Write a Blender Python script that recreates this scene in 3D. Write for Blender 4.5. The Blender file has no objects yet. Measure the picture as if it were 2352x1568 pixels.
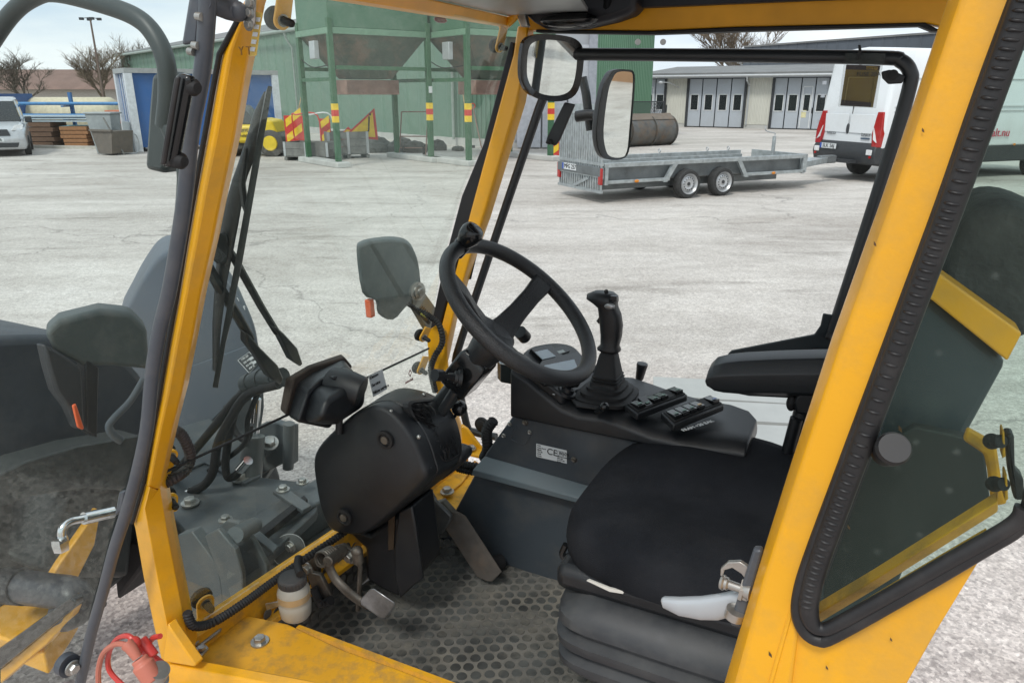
import bpy, bmesh, math, random
from math import radians, sin, cos, tan, pi, sqrt
from mathutils import Vector, Matrix
random.seed(7)
S = bpy.context.scene
COL = S.collection
# ------------------------------------------------------------------ camera
H = 1.95; FPX = 1680.0; PT = radians(18.7); AZ = radians(26)
cam = bpy.data.cameras.new('camera'); co = bpy.data.objects.new('camera', cam); COL.objects.link(co)
co.location = (0, 0, H); co.rotation_euler = (pi/2-PT, 0, 0)
cam.sensor_width = 36; cam.lens = 36*FPX/2352; cam.clip_end = 2000; cam.clip_start = 0.02
S.camera = co
# ------------------------------------------------------------------ sky and sun
SUN_EL = radians(52); SUN_AZ = radians(205)      # clockwise from +Y : behind the camera, a little to the left
wd = bpy.data.worlds.new('World'); S.world = wd; wd.use_nodes = True
nt = wd.node_tree; nt.nodes.clear()
def nn(t, typ, **kw):
    n = t.nodes.new(typ)
    for k, v in kw.items(): setattr(n, k, v)
    return n
sky = nn(nt, 'ShaderNodeTexSky', sky_type='NISHITA'); sky.sun_disc = False
sky.sun_elevation = SUN_EL; sky.sun_rotation = SUN_AZ; sky.air_density = 1.0; sky.dust_density = 3.0
tc = nn(nt, 'ShaderNodeTexCoord'); mp = nn(nt, 'ShaderNodeMapping'); mp.inputs['Scale'].default_value = (1.0, 1.0, 4.5)
ns = nn(nt, 'ShaderNodeTexNoise'); ns.inputs['Scale'].default_value = 2.6; ns.inputs['Detail'].default_value = 7; ns.inputs['Roughness'].default_value = .55
cr = nn(nt, 'ShaderNodeValToRGB')
cr.color_ramp.elements[0].position = .36; cr.color_ramp.elements[0].color = (5.9, 7.0, 8.1, 1)
cr.color_ramp.elements[1].position = .66; cr.color_ramp.elements[1].color = (9.4, 9.7, 9.7, 1)
mx = nn(nt, 'ShaderNodeMixRGB'); mx.inputs[0].default_value = .88
bg = nn(nt, 'ShaderNodeBackground'); bg.inputs[1].default_value = .112
out = nn(nt, 'ShaderNodeOutputWorld')
L = nt.links.new
L(tc.outputs['Generated'], mp.inputs[0]); L(mp.outputs[0], ns.inputs['Vector']); L(ns.outputs['Fac'], cr.inputs[0])
L(sky.outputs[0], mx.inputs[1]); L(cr.outputs[0], mx.inputs[2]); L(mx.outputs[0], bg.inputs[0]); L(bg.outputs[0], out.inputs[0])
sl = bpy.data.lights.new('sun', 'SUN'); sl.energy = 1.7; sl.angle = radians(11); sl.color = (1, .97, .92)
so = bpy.data.objects.new('sun', sl); COL.objects.link(so)
sd = Vector((sin(SUN_AZ)*cos(SUN_EL), cos(SUN_AZ)*cos(SUN_EL), sin(SUN_EL)))
so.rotation_euler = sd.to_track_quat('Z', 'Y').to_euler(); so.location = (0, 0, 30)
S.view_settings.view_transform = 'Standard'; S.view_settings.look = 'None'; S.view_settings.exposure = 0.22; S.view_settings.gamma = 1
S.render.engine = 'CYCLES'
S.cycles.transparent_max_bounces = 24; S.cycles.max_bounces = 8
# ------------------------------------------------------------------ picture point -> place on a real plane
FV = Vector((-cos(AZ), sin(AZ), 0)); RV = Vector((sin(AZ), cos(AZ), 0)); UP = Vector((0, 0, 1)); O = Vector((0, 0, H))
def C(u, v, z): return FV*u + RV*v + UP*z
def ray(px, py):
    x = (px-1176)/FPX; q = (784-py)/FPX
    return Vector((x, cos(PT)+q*sin(PT), -sin(PT)+q*cos(PT)))
def pl(px, py, n, c):
    d = ray(px, py); return O + d*((c-n.dot(O))/n.dot(d))
def P(px, py, v=None, z=None, u=None, d=None):
    if v is not None: return pl(px, py, RV, v)
    if u is not None: return pl(px, py, FV, u)
    if z is not None: return pl(px, py, UP, z)
    return O + ray(px, py)*d
WN = FV + UP*.449 - RV*.085; WC = 1.549
def W(px, py, off=0): return pl(px, py, WN, WC+off)
def G(px, py): return P(px, py, z=0)
def onl(px, A, B, z=0):            # the point of ground line A-B that stands at picture column px
    A = Vector((A[0], A[1])); B = Vector((B[0], B[1])); k = (px-1176)/FPX; D = B-A
    t = (k*(A.y*cos(PT)+(H-z)*sin(PT)) - A.x)/(D.x-k*D.y*cos(PT))
    r = A+D*t; return Vector((r.x, r.y, z))
# ------------------------------------------------------------------ materials
MATS = {}
def mat(name, col, rough=.6, metal=0, var=.12, vscale=8, bump=0, bscale=60, dirt=None, dirt_amt=.3, dscale=5, coat=0, spec=.5, voro=False, emit=None, colb=None):
    if name in MATS: return MATS[name]
    m = bpy.data.materials.new(name); m.use_nodes = True; t = m.node_tree; t.nodes.clear()
    o = nn(t, 'ShaderNodeOutputMaterial'); b = nn(t, 'ShaderNodeBsdfPrincipled'); t.links.new(b.outputs[0], o.inputs[0])
    b.inputs['Roughness'].default_value = rough; b.inputs['Metallic'].default_value = metal
    b.inputs['Specular IOR Level'].default_value = spec; b.inputs['Coat Weight'].default_value = coat
    tcn = nn(t, 'ShaderNodeTexCoord'); co_ = tcn.outputs['Object']
    n1 = nn(t, 'ShaderNodeTexNoise'); n1.inputs['Scale'].default_value = vscale; n1.inputs['Detail'].default_value = 5
    t.links.new(co_, n1.inputs['Vector'])
    r1 = nn(t, 'ShaderNodeValToRGB'); e = r1.color_ramp.elements
    e[0].position = .3; e[1].position = .7
    c2 = colb or tuple(min(1, c*(1+var)) for c in col)
    e[0].color = (*[c*(1-var) for c in col], 1); e[1].color = (*c2, 1)
    t.links.new(n1.outputs['Fac'], r1.inputs[0]); cur = r1.outputs[0]
    if dirt:
        n2 = nn(t, 'ShaderNodeTexNoise'); n2.inputs['Scale'].default_value = dscale; n2.inputs['Detail'].default_value = 9; n2.inputs['Roughness'].default_value = .68
        t.links.new(co_, n2.inputs['Vector'])
        mr = nn(t, 'ShaderNodeMapRange'); mr.inputs[1].default_value = .46; mr.inputs[2].default_value = .66; mr.inputs[4].default_value = dirt_amt
        t.links.new(n2.outputs['Fac'], mr.inputs[0])
        mm = nn(t, 'ShaderNodeMixRGB'); mm.inputs[2].default_value = (*dirt, 1)
        t.links.new(mr.outputs[0], mm.inputs[0]); t.links.new(cur, mm.inputs[1]); cur = mm.outputs[0]
        ma = nn(t, 'ShaderNodeMath', operation='MULTIPLY_ADD'); ma.inputs[1].default_value = .4; ma.inputs[2].default_value = rough; ma.use_clamp = True
        t.links.new(mr.outputs[0], ma.inputs[0]); t.links.new(ma.outputs[0], b.inputs['Roughness'])
    t.links.new(cur, b.inputs['Base Color'])
    if bump:
        n3 = nn(t, 'ShaderNodeTexVoronoi' if voro else 'ShaderNodeTexNoise'); n3.inputs['Scale'].default_value = bscale
        if not voro: n3.inputs['Detail'].default_value = 4
        t.links.new(co_, n3.inputs['Vector'])
        bp = nn(t, 'ShaderNodeBump'); bp.inputs['Strength'].default_value = bump; bp.inputs['Distance'].default_value = .002 if bscale > 100 else .02
        t.links.new(n3.outputs[0], bp.inputs['Height']); t.links.new(bp.outputs[0], b.inputs['Normal'])
    if emit:
        b.inputs['Emission Color'].default_value = (*emit[0], 1); b.inputs['Emission Strength'].default_value = emit[1]
    MATS[name] = m; return m
def glass(name, tint, dust, drops=False):
    if name in MATS: return MATS[name]
    m = bpy.data.materials.new(name); m.use_nodes = True; t = m.node_tree; t.nodes.clear(); lk = t.links.new
    o = nn(t, 'ShaderNodeOutputMaterial'); tr = nn(t, 'ShaderNodeBsdfTransparent'); tr.inputs[0].default_value = (*tint, 1)
    gl = nn(t, 'ShaderNodeBsdfGlossy'); gl.inputs['Roughness'].default_value = .0; gl.inputs[0].default_value = (.9, .95, .93, 1)
    fr = nn(t, 'ShaderNodeLayerWeight'); fr.inputs[0].default_value = .28
    pw = nn(t, 'ShaderNodeMath', operation='MULTIPLY_ADD'); pw.inputs[1].default_value = .11; pw.inputs[2].default_value = .0; lk(fr.outputs['Fresnel'], pw.inputs[0])
    m1 = nn(t, 'ShaderNodeMixShader'); lk(pw.outputs[0], m1.inputs[0]); lk(tr.outputs[0], m1.inputs[1]); lk(gl.outputs[0], m1.inputs[2])
    df = nn(t, 'ShaderNodeBsdfDiffuse'); df.inputs[0].default_value = (.62, .66, .63, 1)
    tl = nn(t, 'ShaderNodeBsdfTranslucent'); tl.inputs[0].default_value = (.62, .66, .63, 1)
    md = nn(t, 'ShaderNodeMixShader'); lk(df.outputs[0], md.inputs[1]); lk(tl.outputs[0], md.inputs[2])
    tcn = nn(t, 'ShaderNodeTexCoord'); n1 = nn(t, 'ShaderNodeTexNoise'); n1.inputs['Scale'].default_value = 9; n1.inputs['Detail'].default_value = 8; n1.inputs['Roughness'].default_value = .7
    mpg = nn(t, 'ShaderNodeMapping'); mpg.inputs['Scale'].default_value = (1.6, 1.6, .35); mpg.inputs['Rotation'].default_value = (.3, .2, 0); lk(tcn.outputs['Object'], mpg.inputs[0]); lk(mpg.outputs[0], n1.inputs['Vector'])
    mr = nn(t, 'ShaderNodeMapRange'); mr.inputs[1].default_value = .3; mr.inputs[2].default_value = .75; mr.inputs[3].default_value = dust*.35; mr.inputs[4].default_value = dust
    lk(n1.outputs['Fac'], mr.inputs[0]); fac = mr.outputs[0]
    if drops:
        vo = nn(t, 'ShaderNodeTexVoronoi'); vo.inputs['Scale'].default_value = 34; lk(tcn.outputs['Object'], vo.inputs['Vector'])
        m2 = nn(t, 'ShaderNodeMapRange'); m2.inputs[1].default_value = .16; m2.inputs[2].default_value = .06; m2.inputs[4].default_value = .05; lk(vo.outputs['Distance'], m2.inputs[0])
        ad = nn(t, 'ShaderNodeMath', operation='ADD'); lk(fac, ad.inputs[0]); lk(m2.outputs[0], ad.inputs[1]); fac = ad.outputs[0]
    mz = nn(t, 'ShaderNodeMixShader'); lk(fac, mz.inputs[0]); lk(m1.outputs[0], mz.inputs[1]); lk(md.outputs[0], mz.inputs[2])
    lk(mz.outputs[0], o.inputs[0]); MATS[name] = m; return m
YEL = mat('yellow_paint', (.80, .380, .006), .34, var=.06, vscale=3, dirt=(.40, .25, .07), dirt_amt=.38, dscale=8, coat=.2, bump=.12, bscale=240)
YELD = mat('yellow_paint_dirty', (.70, .345, .010), .5, var=.1, vscale=6, dirt=(.20, .14, .075), dirt_amt=.6, dscale=22)
CHA = mat('charcoal_sheet', (.046, .058, .070), .38, var=.08, vscale=5, dirt=(.13, .12, .105), dirt_amt=.25, dscale=9, bump=.15, bscale=350)
PLA = mat('black_plastic', (.010, .0115, .014), .36, var=.12, bump=.35, bscale=700, dirt=(.05, .05, .045), dirt_amt=.14, dscale=11)
PLG = mat('glossy_black_plastic', (.01, .011, .012), .18, var=.1)
RUB = mat('black_rubber', (.011, .011, .012), .68, var=.2, bump=.3, bscale=300)
SEAL = mat('window_rubber', (.012, .0115, .0125), .5, var=.2, dirt=(.08, .07, .065), dirt_amt=.22, dscale=20)
FAB = mat('black_fabric', (.012, .0135, .017), .95, var=.25, vscale=9, bump=.8, bscale=420, dirt=(.05, .05, .052), dirt_amt=.18, dscale=6, spec=.15)
TUB = mat('slate_tube', (.058, .066, .080), .38, var=.08, dirt=(.16, .15, .14), dirt_amt=.2, dscale=20)
STL = mat('zinc_steel', (.42, .42, .40), .35, .85, var=.2, vscale=40, dirt=(.16, .13, .10), dirt_amt=.4, dscale=60)
DST = mat('worn_steel', (.16, .145, .125), .45, .7, var=.3, vscale=25, dirt=(.09, .06, .04), dirt_amt=.5, dscale=30)
CHR = mat('chrome', (.75, .76, .77), .12, 1, var=.03)
IRON = mat('boom_paint', (.085, .098, .105), .42, var=.15, dirt=(.17, .16, .145), dirt_amt=.5, dscale=12, bump=.2, bscale=200)
FEND = mat('fender_plastic', (.078, .098, .122), .45, var=.08, vscale=2, dirt=(.14, .14, .13), dirt_amt=.3, dscale=4)
BAR = mat('mat_rubber', (.115, .112, .102), .75, var=.3, vscale=12, dirt=(.21, .195, .16), dirt_amt=.7, dscale=5, bump=.5, bscale=150)
DISC = mat('mat_stud', (.060, .063, .060), .55, var=.5, vscale=14, dirt=(.17, .16, .135), dirt_amt=.9, dscale=8)
HEAD = mat('headliner', (.012, .013, .018), .5)
VIS = mat('grey_roof_lining', (.22, .23, .23), .35, var=.15, vscale=2)
MIR = mat('mirror_glass', (.86, .9, .88), .015, 1, var=.01)
ORA = mat('orange_lens', (.75, .13, .04), .3)
WHI = mat('white_label', (.66, .69, .70), .4, var=.04)
INK = mat('black_ink', (.02, .02, .022), .6)
WINK = mat('white_ink', (.7, .72, .72), .5)
RED = mat('red_plastic', (.55, .05, .04), .35)
PINK = mat('faded_red_plastic', (.48, .15, .10), .5)
RESV = mat('milky_plastic', (.36, .35, .31), .35, var=.12)
SILV = mat('silver_handle', (.42, .44, .46), .38, .35, var=.05)
GW = glass('windscreen_glass', (.955, .985, .968), .015)
GD = glass('door_glass', (.94, .965, .955), .010)
GF = glass('side_glass', (.985, .99, .988), .008)
GR = glass('tinted_rear_glass', (.76, .84, .80), .02, True)
# ------------------------------------------------------------------ mesh builder
class MB:
    def __init__(s): s.v = []; s.f = []
    def add(s, vs, fs):
        n = len(s.v); s.v += [Vector(x) for x in vs]; s.f += [tuple(i+n for i in f) for f in fs]; return s
    def prism(s, pts, vec):
        pts = [Vector(p) for p in pts]; n = len(pts); vec = Vector(vec)
        return s.add(pts+[p+vec for p in pts], [tuple(range(n))[::-1], tuple(range(n, 2*n))]+[(i, (i+1) % n, (i+1) % n+n, i+n) for i in range(n)])
    def loft(s, secs, caps=True):
        k = len(secs[0]); vs = [p for q in secs for p in q]; fs = []
        for a in range(len(secs)-1):
            for i in range(k):
                j = (i+1) % k; fs.append((a*k+i, a*k+j, (a+1)*k+j, (a+1)*k+i))
        if caps: fs += [tuple(range(k))[::-1], tuple(range((len(secs)-1)*k, len(secs)*k))]
        return s.add(vs, fs)
    def box(s, c, x, y, z):
        c, x, y, z = Vector(c), Vector(x)/2, Vector(y)/2, Vector(z)/2
        return s.prism([c-x-y-z, c+x-y-z, c+x+y-z, c-x+y-z], z*2)
    def aabb(s, x0, x1, y0, y1, z0, z1):
        return s.box(((x0+x1)/2, (y0+y1)/2, (z0+z1)/2), (x1-x0, 0, 0), (0, y1-y0, 0), (0, 0, z1-z0))
    def tube(s, pts, r, seg=12, caps=True, flat=1.0, ref=None):
        pts = [Vector(p) for p in pts]; n = len(pts); secs = []
        r = r if isinstance(r, (list, tuple)) else [r]*n
        t0 = (pts[1]-pts[0]).normalized(); a = Vector(ref) if ref else (UP if abs(t0.z) < .9 else Vector((1, 0, 0)))
        nx = (a-t0*a.dot(t0)).normalized()
        for i, p in enumerate(pts):
            t = ((pts[min(i+1, n-1)]-p).normalized() + (p-pts[max(i-1, 0)]).normalized())
            t = t.normalized() if t.length > 1e-6 else t0
            nx = (nx-t*nx.dot(t)).normalized(); b = t.cross(nx)
            secs.append([p+(nx*cos(2*pi*k/seg)+b*sin(2*pi*k/seg)*flat)*r[i] for k in range(seg)])
        return s.loft(secs, caps)
    def cyl(s, a, b, r, r2=None, seg=20): return s.tube([a, b], [r, r if r2 is None else r2], seg)
    def lathe(s, c, ax, prof, seg=24):
        c = Vector(c); ax = Vector(ax).normalized(); return s.tube([c+ax*(t+i*1e-6) for i, (t, r) in enumerate(prof)], [r for t, r in prof], seg) if 0 else s._la(c, ax, prof, seg)
    def _la(s, c, ax, prof, seg):
        a = UP if abs(ax.z) < .9 else Vector((1, 0, 0)); nx = (a-ax*a.dot(ax)).normalized(); b = ax.cross(nx)
        return s.loft([[c+ax*t+(nx*cos(2*pi*k/seg)+b*sin(2*pi*k/seg))*max(r, 1e-5) for k in range(seg)] for t, r in prof])
    def ball(s, c, r, seg=16, n=8, sc=(1, 1, 1), ax=None):
        ax = ax or (Vector((1, 0, 0)), Vector((0, 1, 0)), UP); c = Vector(c); secs = []
        for i in range(n+1):
            ph = -pi/2+pi*i/n; rr = max(cos(ph), 1e-3)
            secs.append([c+(ax[0]*cos(2*pi*k/seg)*rr*sc[0]+ax[1]*sin(2*pi*k/seg)*rr*sc[1]+ax[2]*sin(ph)*sc[2])*r for k in range(seg)])
        return s.loft(secs)
    def torus(s, c, n, R, r, seg=64, k=14):
        c = Vector(c); n = Vector(n).normalized(); a = UP if abs(n.z) < .9 else Vector((1, 0, 0)); x = (a-n*a.dot(n)).normalized(); y = n.cross(x)
        vs = []; fs = []
        for i in range(seg):
            d = x*cos(2*pi*i/seg)+y*sin(2*pi*i/seg)
            for j in range(k): vs.append(c+d*(R+r*cos(2*pi*j/k))+n*r*sin(2*pi*j/k))
        for i in range(seg):
            for j in range(k):
                i2 = (i+1) % seg; j2 = (j+1) % k; fs.append((i*k+j, i2*k+j, i2*k+j2, i*k+j2))
        return s.add(vs, fs)
    def bolt(s, c, n, r=.009, washer=True):
        c = Vector(c); n = Vector(n).normalized()
        if washer: s._la(c, n, [(0, r*1.5), (r*.28, r*1.5), (r*.28, r*.9)], 20)
        s._la(c, n, [(r*.25, r), (r*.95, r), (r*1.1, r*.86)], 6); return s
    def build(s, name, m, parent=None, bevel=0, smooth=40, seg=2, sub=0):
        me = bpy.data.meshes.new(name); off = Vector((0, 0, 0))
        q = parent
        while q: off += q.location; q = q.parent
        me.from_pydata([p-off for p in s.v], [], s.f); bm = bmesh.new(); bm.from_mesh(me)
        bmesh.ops.recalc_face_normals(bm, faces=bm.faces); bm.to_mesh(me); bm.free()
        if smooth:
            me.polygons.foreach_set('use_smooth', [True]*len(me.polygons)); me.set_sharp_from_angle(angle=radians(smooth))
        me.materials.append(m); o = bpy.data.objects.new(name, me); COL.objects.link(o)
        if parent: o.parent = parent
        if bevel:
            b = o.modifiers.new('bevel', 'BEVEL'); b.width = bevel; b.segments = seg; b.limit_method = 'ANGLE'; b.angle_limit = radians(35); b.harden_normals = False
        if sub:
            b = o.modifiers.new('sub', 'SUBSURF'); b.levels = sub; b.render_levels = sub
        return o
def tag(o, label=None, cat=None, group=None, kind=None):
    for k, v in (('label', label), ('category', cat), ('group', group), ('kind', kind)):
        if v: o[k] = v
    return o
def empty(name, loc, label=None, cat=None, group=None):
    o = bpy.data.objects.new(name, None); COL.objects.link(o); o.location = loc; o.empty_display_size = .2
    return tag(o, label, cat, group)
def VX(x, y, L_=.1):
    d = ray(x, y); d.z = 0; return d.normalized()*L_
def spl(pts, n=8):          # smooth curve through points
    pts = [Vector(p) for p in pts]; out_ = []
    for i in range(len(pts)-1):
        p0 = pts[max(i-1, 0)]; p1 = pts[i]; p2 = pts[i+1]; p3 = pts[min(i+2, len(pts)-1)]
        for k in range(n):
            t = k/n; out_.append(.5*((2*p1)+(-p0+p2)*t+(2*p0-5*p1+4*p2-p3)*t*t+(-p0+3*p1-3*p2+p3)*t**3))
    out_.append(pts[-1]); return out_
def rib(pts, r, pitch=.006, amp=.12):     # corrugated conduit
    pts = spl(pts, 24); o = [pts[0]]; acc = 0
    for a, b in zip(pts, pts[1:]):
        acc += (b-a).length
        if acc >= pitch/2: o.append(b); acc = 0
    return o, [r*(1+amp*(1 if i % 2 else -1)) for i in range(len(o))]
def px(lst, **k): return [P(a, b, **k) for a, b in lst]
def bez(lst, n=6): # smooth closed 2D outline
    k = len(lst); o = []
    for i in range(k):
        p0, p1, p2, p3 = (Vector(lst[(i+j) % k]) for j in (-1, 0, 1, 2))
        for s_ in range(n):
            t = s_/n; q = .5*((2*p1)+(-p0+p2)*t+(2*p0-5*p1+4*p2-p3)*t*t+(-p0+3*p1-3*p2+p3)*t**3); o.append((q.x, q.y))
    return o
def text(s_, c, xd, yd, size, m, parent, name='lettering', align='CENTER', bold=.0):
    cu = bpy.data.curves.new(name, 'FONT'); cu.body = s_; cu.size = size; cu.align_x = align; cu.align_y = 'CENTER'; cu.extrude = .0006 if size < .1 else .004; cu.offset = bold
    t = bpy.data.objects.new('tmp', cu); COL.objects.link(t); dg = bpy.context.evaluated_depsgraph_get(); dg.update()
    me = bpy.data.meshes.new_from_object(t.evaluated_get(dg)); bpy.data.objects.remove(t)
    xd = Vector(xd).normalized(); yd = Vector(yd); yd = (yd-xd*yd.dot(xd)).normalized(); zd = xd.cross(yd)
    off = Vector((0, 0, 0)); q = parent
    while q: off += q.location; q = q.parent
    for v in me.vertices: v.co = Vector(c)-off+xd*v.co.x+yd*v.co.y+zd*v.co.z
    me.materials.clear(); me.materials.append(m); me.name = name
    o = bpy.data.objects.new(name, me); COL.objects.link(o)
    if parent: o.parent = parent
    return o
def copy_tree(o, parent=None):
    c = o.copy(); COL.objects.link(c); c.parent = parent
    for ch in [x for x in bpy.data.objects if x.parent == o]: copy_tree(ch, c)
    return c
# ================================================================== GROUND
def ground_mat():
    m = bpy.data.materials.new('yard_asphalt'); m.use_nodes = True; t = m.node_tree; t.nodes.clear(); lk = t.links.new
    o = nn(t, 'ShaderNodeOutputMaterial'); b = nn(t, 'ShaderNodeBsdfPrincipled'); lk(b.outputs[0], o.inputs[0]); b.inputs['Roughness'].default_value = .85; b.inputs['Specular IOR Level'].default_value = .3
    tcn = nn(t, 'ShaderNodeTexCoord'); oc = tcn.outputs['Object']
    def noise(sc, det, ro=.5, scl=None, dist=0):
        n = nn(t, 'ShaderNodeTexNoise'); n.inputs['Scale'].default_value = sc; n.inputs['Detail'].default_value = det; n.inputs['Roughness'].default_value = ro; n.inputs['Distortion'].default_value = dist
        if scl:
            mp_ = nn(t, 'ShaderNodeMapping'); mp_.inputs['Scale'].default_value = scl; mp_.inputs['Rotation'].default_value = (0, 0, .2); lk(oc, mp_.inputs[0]); lk(mp_.outputs[0], n.inputs['Vector'])
        else: lk(oc, n.inputs['Vector'])
        return n.outputs['Fac']
    def ramp(f, stops):
        r = nn(t, 'ShaderNodeValToRGB'); e = r.color_ramp.elements
        while len(e) < len(stops): e.new(.5)
        for i, (p_, c_) in enumerate(stops): e[i].position = p_; e[i].color = (*c_, 1)
        lk(f, r.inputs[0]); return r.outputs[0]
    def mix(f, a, c, bl='MIX'):
        x = nn(t, 'ShaderNodeMixRGB', blend_type=bl)
        if isinstance(f, (int, float)): x.inputs[0].default_value = f
        else: lk(f, x.inputs[0])
        lk(a, x.inputs[1])
        if isinstance(c, tuple): x.inputs[2].default_value = (*c, 1)
        else: lk(c, x.inputs[2])
        return x.outputs[0]
    base = ramp(noise(.22, 9, .68, (1, 2.2, 1), .8), [(.34, (.43, .405, .37)), (.46, (.51, .49, .455)), (.54, (.56, .54, .503)), (.66, (.62, .605, .57))])
    streak = ramp(noise(.5, 7, .6, (.5, 1.6, 1), 1.2), [(.34, (.80, .79, .78)), (.52, (1, 1, 1)), (.7, (1.06, 1.06, 1.05))])
    c = mix(.7, base, streak, 'MULTIPLY')
    wet = ramp(noise(.6, 9, .66, (.5, 2.2, 1), .3), [(.585, (0, 0, 0)), (.66, (1, 1, 1))])
    c = mix(wet, c, (.27, .24, .20)) if 0 else mix(mix(.55, wet, (0, 0, 0)), c, (.20, .185, .16))
    # fine stones
    g1 = nn(t, 'ShaderNodeTexVoronoi'); g1.inputs['Scale'].default_value = 95; lk(oc, g1.inputs['Vector'])
    st = ramp(g1.outputs['Color'], [(.15, (.62, .59, .60)), (.5, (.96, .92, .92)), (.85, (1.22, 1.18, 1.18))])
    c = mix(.55, c, st, 'MULTIPLY')
    g2 = ramp(noise(26, 4, .7), [(.36, (.80, .79, .79)), (.62, (1.14, 1.14, 1.13))]); c = mix(.8, c, g2, 'MULTIPLY')
    g3 = ramp(noise(5, 6, .7), [(.33, (.86, .85, .84)), (.66, (1.08, 1.08, 1.08))]); c = mix(.9, c, g3, 'MULTIPLY')
    # hairline cracks
    cv = nn(t, 'ShaderNodeTexVoronoi', feature='DISTANCE_TO_EDGE'); cv.inputs['Scale'].default_value = .13
    nz = nn(t, 'ShaderNodeTexNoise'); nz.inputs['Scale'].default_value = .8; nz.inputs['Detail'].default_value = 6; lk(oc, nz.inputs['Vector'])
    va = nn(t, 'ShaderNodeVectorMath', operation='MULTIPLY_ADD'); va.inputs[1].default_value = (2.4, 2.4, 0); lk(nz.outputs['Color'], va.inputs[0]); lk(oc, va.inputs[2]); lk(va.outputs[0], cv.inputs['Vector'])
    cf = ramp(cv.outputs['Distance'], [(0, (.5, .5, .5)), (.0028, (0, 0, 0))]); c = mix(cf, c, (.14, .13, .12))
    ln = nn(t, 'ShaderNodeVectorMath', operation='LENGTH'); lk(va.outputs[0], ln.inputs[0])
    gv = nn(t, 'ShaderNodeMapRange'); gv.inputs[1].default_value = 7.5; gv.inputs[2].default_value = 2.5; gv.inputs[4].default_value = 1.0; lk(ln.outputs['Value'], gv.inputs[0])
    g4 = nn(t, 'ShaderNodeTexVoronoi'); g4.inputs['Scale'].default_value = 70; lk(oc, g4.inputs['Vector'])
    pk = ramp(g4.outputs['Color'], [(.1, (.55, .49, .50)), (.45, (1.0, .90, .905)), (.9, (1.5, 1.4, 1.4))])
    pkc = mix(1.0, c, pk, 'MULTIPLY'); c = mix(gv.outputs[0], c, pkc)
    lk(c, b.inputs['Base Color'])
    bp = nn(t, 'ShaderNodeBump'); bp.inputs['Strength'].default_value = .5; bp.inputs['Distance'].default_value = .004; lk(g1.outputs['Distance'], bp.inputs['Height']); lk(bp.outputs[0], b.inputs['Normal'])
    return m
gm = MB(); N = 24
gm.add([(-400, -300, 0), (400, -300, 0), (400, 500, 0), (-400, 500, 0)], [(0, 1, 2, 3)])
ground = gm.build('ground', ground_mat(), None, smooth=0); tag(ground, 'pale worn asphalt yard with gravel and damp stains', kind='structure', cat='ground')
# ================================================================== materials of the yard
GRN = mat('green_sheet', (.135, .225, .170), .5, var=.06, vscale=.6, dirt=(.20, .25, .20), dirt_amt=.35, dscale=.9)
GRN2 = mat('green_steel', (.035, .115, .055), .5, var=.12, vscale=2, dirt=(.12, .17, .12), dirt_amt=.4, dscale=3)
HOPM = mat('hopper_sheet', (.065, .155, .095), .5, var=.08, vscale=1, dirt=(.16, .22, .17), dirt_amt=.5, dscale=2)
HOPD = mat('hopper_cone', (.075, .095, .075), .8, var=.2, vscale=2, dirt=(.23, .15, .115), dirt_amt=.8, dscale=1.1)
RUST = mat('rusty_sheet', (.27, .17, .14), .8, var=.2, vscale=4)
GREYW = mat('grey_sheet', (.38, .40, .43), .45, var=.04, vscale=.5)
DOORG = mat('grey_door', (.40, .44, .485), .5, var=.04, vscale=.8, dirt=(.28, .27, .25), dirt_amt=.2, dscale=1)
CREAM = mat('cream_sheet', (.56, .56, .50), .55, var=.05, vscale=1)
ROOF = mat('grey_roof', (.17, .175, .175), .75, var=.15, vscale=1, dirt=(.26, .26, .25), dirt_amt=.4, dscale=.8)
SLATE = mat('slate_sheet', (.085, .10, .12), .45, var=.12, vscale=.6)
LGREY = mat('light_grey_metal', (.45, .47, .48), .4, .3, var=.08)
DARKW = mat('dark_window', (.02, .024, .026), .12)
FRM = mat('pale_frame', (.58, .60, .61), .5)
GALV = mat('galvanised', (.40, .44, .45), .42, .55, var=.22, vscale=9, dirt=(.22, .22, .21), dirt_amt=.35, dscale=6)
TYR = mat('tyre', (.028, .028, .028), .8, var=.25, vscale=10, bump=.3, bscale=60)
RIM = mat('steel_rim', (.46, .47, .48), .35, .5)
VANW = mat('white_van_paint', (.74, .77, .79), .25, var=.03, vscale=.6, dirt=(.45, .45, .43), dirt_amt=.2, dscale=1.5, coat=.4)
BLK = mat('grey_black_plastic', (.03, .033, .037), .5)
LRED = mat('red_lens', (.36, .012, .012), .15, coat=.5)
LWHT = mat('clear_lens', (.7, .7, .7), .1)
SILC = mat('silver_car_paint', (.50, .52, .54), .28, .4, coat=.5)
BLUE = mat('blue_panel', (.035, .12, .33), .5, var=.08, vscale=.6, dirt=(.12, .17, .27), dirt_amt=.3, dscale=1)
BLUEC = mat('blue_container', (.04, .10, .27), .5, var=.08)
BLUET = mat('blue_pipe', (.05, .20, .42), .4)
WOODG = mat('grey_wood', (.19, .19, .18), .85, var=.25, vscale=5)
WOOD = mat('fresh_wood', (.42, .31, .18), .8, var=.25, vscale=4)
CONC = mat('concrete', (.46, .46, .44), .85, var=.12, vscale=3)
BRK = mat('roof_brown', (.20, .125, .10), .85, var=.15, vscale=.6)
BARK = mat('bark', (.105, .088, .07), .95, var=.25, vscale=5)
BARK2 = mat('twig_bark', (.16, .125, .09), .95, var=.25, vscale=5)
SIGR = mat('sign_red', (.58, .045, .035), .45); SIGY = mat('sign_yellow', (.82, .56, .03), .45)
ROLY = mat('roller_yellow', (.72, .52, .03), .4, var=.08)
TAN = mat('tan_brick', (.42, .24, .13), .8, var=.12, vscale=1)
def V3(p, z=0): return Vector((p[0], p[1], z))
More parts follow.
